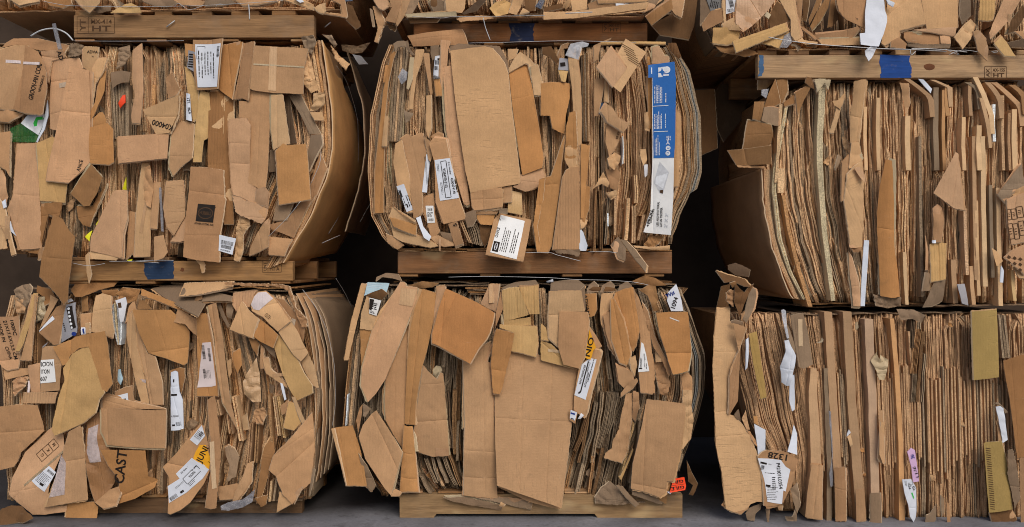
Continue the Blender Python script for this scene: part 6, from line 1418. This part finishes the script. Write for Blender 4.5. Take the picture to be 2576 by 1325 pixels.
P('A4', '-10,96 300,80 600,62 785,58 765,110 500,126 -10,152', 6, 'l', cr=2.5, torn=.6, lab='long flat tan board along the underside, toward the right'); P('A4', '-10,60 130,20 140,60 -10,90', 4, 'd', cr=4); P('A4', '140,30 200,-20 205,40 160,65', 5, 'l', cr=8)
P('A4', '700,-30 900,-30 860,50 780,90 720,70', 4.6, 'm', cr=7); P('A4', '785,130 880,60 985,-10 1000,62 900,140 832,192', 5.4, 'b', cr=4); P('A4', '970,60 1000,-10 1092,-30 1062,132 1010,110', 5, 't', cr=3); P('A4', '832,195 1000,100 1090,0 1190,-20 1160,200 1120,310 900,270', 3, 'd', cr=5, dy=.06)
wire(TC, 'A3', [(560, 128), (780, 140), (870, 130), (1100, 128), (1590, 120)], -.11); wire(TC, 'A3', [(1110, 138), (1130, 220), (1165, 312)], -.12, .002); wire(TC, 'A4', [(160, 104), (370, 94)], -.13, .0025); wire(TC, 'A4', [(665, 62), (752, 50)], -.13, .0025)
for a in ((1010, 1340, 44, .0, 'm'), (1180, 1620, 40, -.02, 't'), (1300, 1690, 34, .01, 'm'), (1000, 1250, 38, .03, 'd')): slab(TC, a[0], a[1], a[2], TC.y0 + a[3], .8, a[4], 3.2, 3)
B = TR
q = P('A4', '1250,-30 1382,-30 1378,70 1292,84', 4.6, 'e', mat='paper', name='shipping_label'); q.bars(1320, 30, 60, 70, 5, 80, .4)
P('A4', '1210,-30 1250,-30 1292,84 1210,190', 4, 'm'); P('A4', '1292,84 1378,70 1395,160 1240,240 1225,190', 4.4, 'a', cr=3); P('A4', '1378,-30 1402,-30 1412,170 1392,160', 5, 'l')
q = P('A4', '1405,-30 1485,-30 1490,80 1412,106', 5, 'w', mat='paper', name='barcode_label'); q.bars(1450, 25, 60, 34, 10, -70, along=True); q.bars(1448, 75, 50, 24, 3, 12, .4)
P('A5', '168,-30 482,-30 420,70 352,142 290,200 230,242 162,182', 5.4, 'p', mat='gloss', cr=7, fr=7, folds=[(250, -30, 360, 140, -10)], lab='shiny taped carton end at the far left of the underside'); P('A5', '58,182 150,130 205,235 70,222', 5.6, 'l', cr=8)
P('A5', '-20,222 90,215 200,245 182,320 90,345 -20,332', 4.6, 'y', cr=9, fr=8, name='crumpled_board'); P('A5', '-30,320 200,330 340,420 230,440 40,400', 3, 'b', cr=8, name='crumpled_board', torn=1)
P('A5', '138,318 350,245 552,172 560,205 575,235 360,325 162,407', 7, 'y', cr=1.2, tilt=(.02, 0), folds=[(140, 345, 560, 200, 14)], lab='long pale bevelled strip jutting out to the left'); P('A5', '360,330 575,235 590,255 500,378 430,350', 5.6, 'y', cr=3)
P('A5', '480,12 540,60 588,150 550,175 428,232 418,130', 5, 'd', cr=5); q = P('A5', '388,118 405,85 438,112 415,148', 6.4, 'c', mat='paper', name='paper_scrap'); P('A5', '500,-30 622,-30 640,140 672,292 625,320 588,275 588,150 540,60', 5.6, 'l', cr=2.5, folds=[(600, -30, 660, 290, 10)])
P('A5', '545,270 590,245 595,330 555,375 500,370', 6, 'k', mat='film', name='plastic_wrap', cr=8); P('A5', '610,310 665,262 690,310 800,325 795,340 700,345', 5.6, 'l', cr=4)
for (p_, c_) in (('640,-30 690,-30 665,190 640,130', 'a'), ('745,200 800,80 870,-30 898,-30 880,60 830,150 760,230', 'b'), ('690,-30 740,-30 715,160 690,150', 'd'), ('800,-30 850,-30 735,190 730,150', 'b'), ('900,-30 935,-30 920,200 880,210', 'b'), ('940,-30 965,-30 960,150 910,215', 'd')): P('A5', p_, 2, c_, cr=3)
P('A5', '668,-30 960,-30 950,260 800,268 700,190', -3, 'n', cr=4, auto=False)
P('A5', '670,190 790,295 775,308 680,225', 4.6, 'a'); P('A5', '770,265 1000,240 1090,215 1100,150 1060,140 1112,230 1060,300 800,305', 5, 'a', cr=4); P('A5', '800,305 1120,292 1122,348 960,352 835,348', 5.4, 'l', cr=2)
P('A5', '945,-30 1200,-30 1160,217 1080,180 1020,150 962,85 950,40', 6, 'a', cr=2.2, torn=.5, lab='orange-brown panel left of the hanging white sheet')
P('A6', '300,-30 550,-30 578,185 478,210 378,236 372,290 265,352 240,330 262,200', 6, 'l', cr=3, folds=[(330, 80, 470, -30, 7)], lab='tan board behind the hanging white sheet'); q = P('A6', '545,-30 848,-30 845,206 720,215 590,226', 6.6, 'l', cr=1.5, lab='flat tan panel right of the hanging white sheet'); P('A6', '480,232 650,215 822,208 815,276 650,255', 6, 'p')
P('A6', '420,240 560,245 692,265 690,342 560,345 428,320 408,290', 5.4, 'a', cr=4, curl=(0, 3)); P('A6', '310,320 372,288 432,342 420,382 310,362', 6, 'a', cr=6); P('A6', '692,265 775,275 772,340 695,338', 5.6, 'p'); P('A6', '430,340 560,345 775,340 770,370 560,375 450,360', 5.6, 'm', cr=4, torn=.8)
P('A6', '800,290 880,190 930,150 962,192 930,300 870,382 830,330', 6, 'l', cr=5, folds=[(800, 290, 930, 160, 10)]); P('A6', '850,-30 920,-30 935,120 880,180 850,110', 4.6, 'm', cr=6)
P('A6', '1010,-30 1125,-30 1105,150 1060,158 998,148', 6, 'y', mat='rib', cr=3); P('A6', '1200,-30 1340,-30 1230,160 1090,302 1078,252 1130,130', 6.4, 'p', cr=5, folds=[(1280, -30, 1085, 290, 9)]); P('A6', '1118,332 1170,278 1225,350 1275,440 1190,432', 6.6, 'y', cr=3); P('A6', '955,240 992,228 1050,290 1064,380 1062,470 1000,400', 6.4, 't', cr=5); P('A6', '1250,150 1340,30 1350,120 1280,240 1220,260', 5.6, 'd', mat='rib', cr=5); P('A6', '1270,240 1350,230 1350,300', 6, 'a'); P('A6', '1220,330 1350,300 1350,370 1240,360', 5, 'n')
for (x0, y0, x1, y1, w, c) in ((985, -30, 965, 230, 30, 't'), (955, -30, 985, 300, 24, 'm'), (1150, -30, 1110, 200, 30, 'a'), (1180, 0, 1100, 330, 26, 't'), (870, 100, 900, 200, 40, 'b')): poly_strip(TR, [(x0, y0, w), ((x0 + x1) / 2, (y0 + y1) / 2, w), (x1, y1, w)], 5, c, reg='A6')
q = P('A6', '130,-30 262,-30 272,60 292,120 290,160 252,265 225,320 205,366 130,360 68,350 63,262 105,256 112,90', 8, 'w', mat='paper', name='white_sheet', cr=3, tilt=(.05, .1), jit=.02, folds=[(262, -30, 240, 260, 14)], lab='white folded sheet hanging over the pallet'); P('A6', '250,266 205,370 160,450 134,476 112,432 108,392 150,360', 8.6, 'w', mat='paper', name='white_sheet', cr=2, folds=[(140, 400, 150, 470, 14)], jit=.02)
P('A6', '270,-30 300,0 342,20 330,52 290,30', 8, 'w', mat='paper', name='paper_scrap', cr=5)
wire(TR, 'A5', [(415, 288), (560, 315), (800, 345), (1100, 366), (1325, 380), (1500, 384), (1800, 400)], -.13, .0022); wire(TR, 'A6', [(500, 400), (470, 425), (460, 400), (490, 378), (700, 385), (900, 405)], -.14, .002); wire(TR, 'A6', [(730, 380), (790, 410), (830, 425)], -.14); wire(TR, 'A6', [(760, 425), (860, 390), (980, 402)], -.145); wire(TR, 'A6', [(800, 395), (840, 424)], -.145); wire(TR, 'A6', [(1090, 400), (1130, 396), (1138, 404), (1100, 408)], -.14)
wire(TR, 'A5', [(92, 330), (150, 345)], -.05, .002); wire(TR, 'A5', [(118, 418), (230, 436), (292, 446)], .1, .002)
for a in ((1930, 2300, 122, .0, 'l'), (2100, 2600, 125, .02, 'm'), (2300, 2600, 118, -.01, 'g')): slab(TR, a[0], a[1], a[2], TR.y0 + a[3], .8, a[4], 3.2, 3)
P('A5', '690,330 800,345 790,365 720,362', 4, 'd'); P('A5', '600,340 620,335 680,360 660,385 640,350', 5, 'm', cr=6)
# ================================================================== pallets
M['knot'] = simple('dark_knot', lin((112, 70, 44)), .8)
def box(V, Fc, x0, x1, y0, y1, z0, z1):
    o = len(V)
    V += [(x0, y0, z0), (x1, y0, z0), (x1, y1, z0), (x0, y1, z0), (x0, y0, z1), (x1, y0, z1), (x1, y1, z1), (x0, y1, z1)]
    Fc += [tuple(i + o for i in q) for q in ((0, 1, 5, 4), (1, 2, 6, 5), (2, 3, 7, 6), (3, 0, 4, 7), (4, 5, 6, 7), (3, 2, 1, 0))]

def board(name, parent, x0, x1, y0, y1, z0, z1, col, bev=.003, lab=None):
    V, Fc = [], []; box(V, Fc, x0, x1, y0, y1, z0, z1)
    me = mesh(name, V, Fc, ['wood'])
    o = link(name, me, parent, colour(col, .08))
    m = o.modifiers.new('edges', 'BEVEL'); m.width = bev; m.segments = 1
    if lab: o['label'] = lab
    return o

def pallet(x0, x1, ytop, ybot, y, lab, col=(172, 138, 96), deck='a', feet=True, notch=False, dep=1.02, top_th=12, below=0):
    """x0..x1, ytop..ybot: the front stringer as measured; deck boards lie on top of it"""
    a, b = W(x0, ytop, y), W(x1, ybot, y)
    root = bpy.data.objects.new('wooden_pallet', None); COL.objects.link(root); root.empty_display_size = .1
    tag(root, lab, 'pallet', 'wooden pallets under the bales')
    z0, z1 = b.z, a.z
    if notch:      # stringer on feet with a long notch between them
        n0, n1 = W(notch[0], notch[2], y), W(notch[1], notch[2], y); zn = n0.z
        V, Fc = [], []
        P = [(a.x, z0), (n0.x - .004, z0), (n0.x + .012, zn), (n1.x - .012, zn), (n1.x + .004, z0), (b.x, z0), (b.x, z1), (a.x, z1)]
        for yy in (y, y + .045):
            for p in P: V.append((p[0], yy, p[1]))
        Fc = [(0, 1, 2, 7), (2, 3, 6, 7), (3, 4, 5, 6)]; Fc += [tuple(i + 8 for i in reversed(q)) for q in Fc]
        for i in range(8): j = (i + 1) % 8; Fc.append((j, i, i + 8, j + 8))
        st = link('stringer', mesh('stringer', V, Fc, ['wood']), root, colour(col, .04))
    else: st = board('stringer', root, a.x, b.x, y, y + .045, z0, z1, col)
    for yy in (y + dep * .5 - .02, y + dep - .045): board('stringer', root, a.x, b.x, yy, yy + .045, z0, z1, 'b')
    r = random.Random(int(x0)); x = a.x; th = top_th / PPM
    while x < b.x - .06:
        w = r.uniform(.085, .14); e = min(x + w, b.x)
        board('deck_board', root, x, e, y + .003 + r.uniform(0, .012), y + dep, z1 + .0015, z1 + th, r.choice((deck, 'b', 'a')))
        x = e + r.uniform(.05, .11)
    if feet:
        t2 = .016
        for k in range(4):
            xx = a.x + (b.x - a.x) * k / 3 * .9; board('deck_board', root, xx, xx + .1, y + .008, y + dep, z0 - t2, z0 - .0015, 'b')
    return root, st, y, (a.x, b.x, z0, z1)

def patch(name, st, outline, y, mat, off=.0015, reg='F', pc=(32, 66, 118)):
    """paint or a stamp lying on the front of a stringer"""
    p = pts(reg, outline); V, Fc = [], []
    r = random.Random(int(p[0][0])); Q = []
    for i in range(len(p)):
        a, b = p[i], p[(i + 1) % len(p)]; m = max(1, int(math.hypot(b[0] - a[0], b[1] - a[1]) / 4))
        for k in range(m):
            t = k / m; hz = abs(b[0] - a[0]) > abs(b[1] - a[1]) * 2
            Q.append((a[0] + (b[0] - a[0]) * t + (0 if hz else r.uniform(-2, 2)), a[1] + (b[1] - a[1]) * t))
    for q in Q: V.append(W(q[0], q[1], y - off))
    n = len(V)
    V += [Vector((v.x, y - .0002, v.z)) for v in V]
    ar = sum(Q[i][0] * Q[(i + 1) % n][1] - Q[(i + 1) % n][0] * Q[i][1] for i in range(n))
    idx = list(range(n))
    if ar > 0: idx.reverse()
    from mathutils.geometry import tessellate_polygon
    tri = tessellate_polygon([[V[i] for i in idx]])
    for t in tri: Fc.append(tuple(idx[k] for k in t))
    me = bpy.data.meshes.new(name)
    for i in range(n):
        j = (i + 1) % n; Fc.append((i, j, j + n, i + n))
    me = mesh(name, V, Fc, [mat])
    return link(name, me, st, (*lin(pc), 1))

def stamp(st, reg, x, y_, w, h, ypl, words, flip=False, dark='brownink'):
    V, Fc, mi = [], [], []
    k = K / REG[reg][2] if reg != 'F' else 1
    def rect(cx, cy, ww, hh):
        o = len(V)
        for a, b in ((-ww / 2, hh / 2), (ww / 2, hh / 2), (ww / 2, -hh / 2), (-ww / 2, -hh / 2)):
            q = f(reg, cx + a, cy + b); V.append(W(q[0], q[1], ypl - .0012))
        Fc.append((o, o + 1, o + 2, o + 3))
    lw = 2.4 / k * .45
    rect(x, y_ - h / 2, w, lw); rect(x, y_ + h / 2, w, lw); rect(x - w / 2, y_, lw, h - lw); rect(x + w / 2, y_, lw, h - lw); rect(x - w * .2, y_, lw, h - lw)
    def word(t, cx, cy, hh, ww, ang=0):
        vs, fs, tw, th = glyphs(t); o = len(V); ca, sa = math.cos(math.radians(ang)), math.sin(math.radians(ang))
        for a, b in vs:
            a, b = a * ww / tw, b * hh / th
            q = f(reg, cx + a * ca - b * sa, cy - a * sa - b * ca); V.append(W(q[0], q[1], ypl - .0012))
        for fc in fs: Fc.append(tuple(i + o for i in fc))
    word(words[0], x + w * .15, y_ - h * .22, h * .26, w * .56); word(words[1], x + w * .15, y_ + h * .2, h * .34, w * .5); word(words[2], x - w * .35, y_, w * .16, h * .7, 90)
    return link('heat_stamp', mesh('heat_stamp', V, Fc, [dark]), st)

p1 = pallet(185, 790, 38, 95, -.02, 'pallet with a smudged HT stamp at its left end, above the left bale', (156, 118, 80), 'b', True, top_th=13)
stamp(p1[1], 'A1', 745, 195, 290, 130, -.02, ('MX-414', 'HT', 'YT'))
p2 = pallet(1040, 1628, 58, 104, .03, 'reddish pallet with a dark blue patch and MX-155 stamp, top centre', (134, 88, 52), 'b', True, top_th=10)
patch('blue_patch', p2[1], [(1279, 58), (1344, 58), (1341, 84), (1343, 104), (1281, 104), (1285, 84)], .03, 'paint', pc=(26, 36, 64))
stamp(p2[1], 'A4', 520, 215, 140, 80, .03, ('MX-155', 'HT', 'VI'))
p3 = pallet(1906, 2625, 138, 196, -.08, 'pale pallet with a bright blue stripe and a knot, upper right', (186, 152, 114), 'l', False, top_th=13)
patch('blue_patch', p3[1], [f('A6', *q) for q in ((222, 424), (460, 432), (452, 480), (470, 540), (462, 606), (225, 606), (232, 540), (222, 480))], -.08, 'paint', pc=(30, 72, 142))
patch('blue_end', p3[1], [f('A5', *q) for q in ((342, 428), (378, 430), (372, 480), (380, 530), (366, 590), (340, 594))], -.08, 'paint', pc=(70, 104, 140))
patch('knot', p3[1], [f('A6', 608 + 42 * math.cos(t * .52), 520 + 26 * math.sin(t * .52)) for t in range(12)], -.08, 'knot', .001)
stamp(p3[1], 'A6', 1122, 565, 170, 95, -.08, ('AX-155', 'HT', 'AX'))
p4 = pallet(168, 736, 656, 706, .0, 'yellowish pallet with a dark blue patch and a boxed MX-155 stamp, under the left bale', (172, 130, 84), 'b', True, top_th=10)
patch('blue_patch', p4[1], [f('B1', *q) for q in ((1118, 985), (1350, 968), (1350, 1108), (1150, 1115), (1124, 1060))], .0, 'paint', pc=(40, 60, 88))
patch('knot', p4[1], [f('B1', 1418 + 17 * math.cos(t * .52), 1038 + 16 * math.sin(t * .52)) for t in range(12)], .0, 'knot', .001)
stamp(p4[1], 'B2', 525, 1012, 148, 92, .0, ('MX-155', 'HT A', 'UNT'))
p5 = pallet(1000, 1690, 633, 688, -.02, 'dark brown grooved pallet under the centre bale, behind the tipped carton', (136, 94, 60), 'b', True, top_th=8)
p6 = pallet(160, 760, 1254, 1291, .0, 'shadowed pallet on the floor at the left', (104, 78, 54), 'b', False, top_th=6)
p7 = pallet(1005, 1716, 1243, 1302, -.07, 'pale weathered pallet with notched feet on the floor at the centre', (160, 128, 90), 'l', False, notch=(1092, 1501, 1292), top_th=5)

# ================================================================== loose pieces (each can be lifted off)
B = None
def loose(reg, outline, depth, col, label_, name, **kw):
    o = Sheet(None, reg, outline, 0, col, name, dy=depth, lab=label_, **kw); return o
loose('A3', '512,264 720,240 942,214 962,250 990,338 900,345 700,352 560,352 540,310', -.035, 'a', 'curled kraft sheet lying against the reddish top centre pallet', 'kraft_sheet', curl=(.9, 3.5), cat='kraft sheet', cr=2)
loose('B1', '372,600 450,640 505,720 562,782 556,960 540,1120 530,1272 500,1312 455,1242 370,1150 304,1090 322,950 342,800', -.11, 'b', 'brown angular cardboard flap hanging in front of the left pallet', 'hanging_flap', cat='cardboard flap', folds=[(335, 940, 560, 960, 7)], cr=2.5, tilt=(0, .05))
loose('B1', '665,930 690,900 698,1010 712,1070 688,1140 672,1060', -.06, 'l', 'small tan sliver dangling over the yellowish left pallet', 'dangling_scrap', cat='cardboard scrap', cr=4)
loose('B1', '1510,955 1570,955 1590,990 1580,1050 1560,1060 1555,1000', -.05, 'l', 'small torn white-edged scrap stuck on the yellowish left pallet', 'torn_scrap', cat='cardboard scrap', cr=8, torn=1)
loose('D1', '-30,1170 60,1140 160,1150 290,1200 330,1235 240,1275 120,1290 60,1300 -30,1300', -.15, 'd', 'dark crumpled heap on the floor at the lower left corner', 'crumpled_heap', cat='cardboard scrap', cr=16, fr=7, tilt=(0, .7))
def stick(reg, a, b, y, lab, rad=.003, mat='wire'):
    p, q = f(reg, *a), f(reg, *b)
    o = tube('wire_offcut', [W(*p, y), W(*q, y)], rad, mat); tag(o, lab, 'wire offcut', 'wire offcuts caught on the pile')
stick('A1', (1295, 210), (1360, 160), -.03, 'pale wire offcut slanting across the upper left pallet'); stick('A2', (936, 212), (984, 172), .1, 'pale wire offcut in the dark right of the upper left pallet')

# ================================================================== setting
def plane(name, P, mat, kind='structure'):
    o = link(name, mesh(name, P, [(0, 1, 2, 3)], [mat])); tag(o, kind=kind); return o
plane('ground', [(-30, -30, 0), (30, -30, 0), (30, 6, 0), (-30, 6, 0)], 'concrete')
V, Fc = [], []; box(V, Fc, -8, 8, 1.75, 1.95, 0.0, 4.4)
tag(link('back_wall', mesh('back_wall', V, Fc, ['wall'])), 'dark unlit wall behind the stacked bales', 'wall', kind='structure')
# dim boards standing in the gap right of the centre bales
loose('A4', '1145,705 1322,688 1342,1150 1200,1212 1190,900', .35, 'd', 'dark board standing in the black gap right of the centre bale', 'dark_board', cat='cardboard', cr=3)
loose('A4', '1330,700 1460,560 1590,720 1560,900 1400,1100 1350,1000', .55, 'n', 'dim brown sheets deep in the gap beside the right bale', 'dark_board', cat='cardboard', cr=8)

for s_ in SHEETS:
    if not s_.base: s_.build()

# ================================================================== light, camera
wd = bpy.data.worlds.new('World'); S.world = wd; wd.use_nodes = True
nt = wd.node_tree; bg = nt.nodes['Background']
sk = nt.nodes.new('ShaderNodeTexSky'); sk.sky_type = 'NISHITA'; sk.sun_disc = False
EL, AZ = 42, 160
sk.sun_elevation = math.radians(EL); sk.sun_rotation = math.radians(AZ); sk.dust_density = 3; sk.air_density = 1.
nt.links.new(sk.outputs[0], bg.inputs[0]); bg.inputs[1].default_value = .115
sd = bpy.data.lights.new('sun', 'SUN'); sd.energy = 1.2; sd.angle = math.radians(32); sd.color = (1, .955, .89)
so = bpy.data.objects.new('sun', sd); COL.objects.link(so)
d = Vector((math.sin(math.radians(AZ)) * math.cos(math.radians(EL)), math.cos(math.radians(AZ)) * math.cos(math.radians(EL)), math.sin(math.radians(EL))))
so.rotation_euler = d.to_track_quat('Z', 'Y').to_euler(); so.location = d * 8
cam = bpy.data.cameras.new('camera'); co = bpy.data.objects.new('camera', cam); COL.objects.link(co)
co.location = (0, -D, CAMZ); co.rotation_euler = (math.pi / 2, 0, 0)
cam.sensor_width = 36; cam.lens = 36 * D / (2575 / PPM); cam.clip_end = 200; cam.clip_start = .05
S.camera = co
vs = S.view_settings; vs.view_transform = 'Standard'; vs.look = 'None'; vs.gamma = 1; vs.exposure = .06; vs.use_curve_mapping = False
S.render.film_transparent = False
S.cycles.max_bounces = 12; S.cycles.diffuse_bounces = 9
S.cycles.use_denoising = True; S.cycles.pixel_filter_type = 'BLACKMAN_HARRIS'; S.cycles.filter_width = 1.
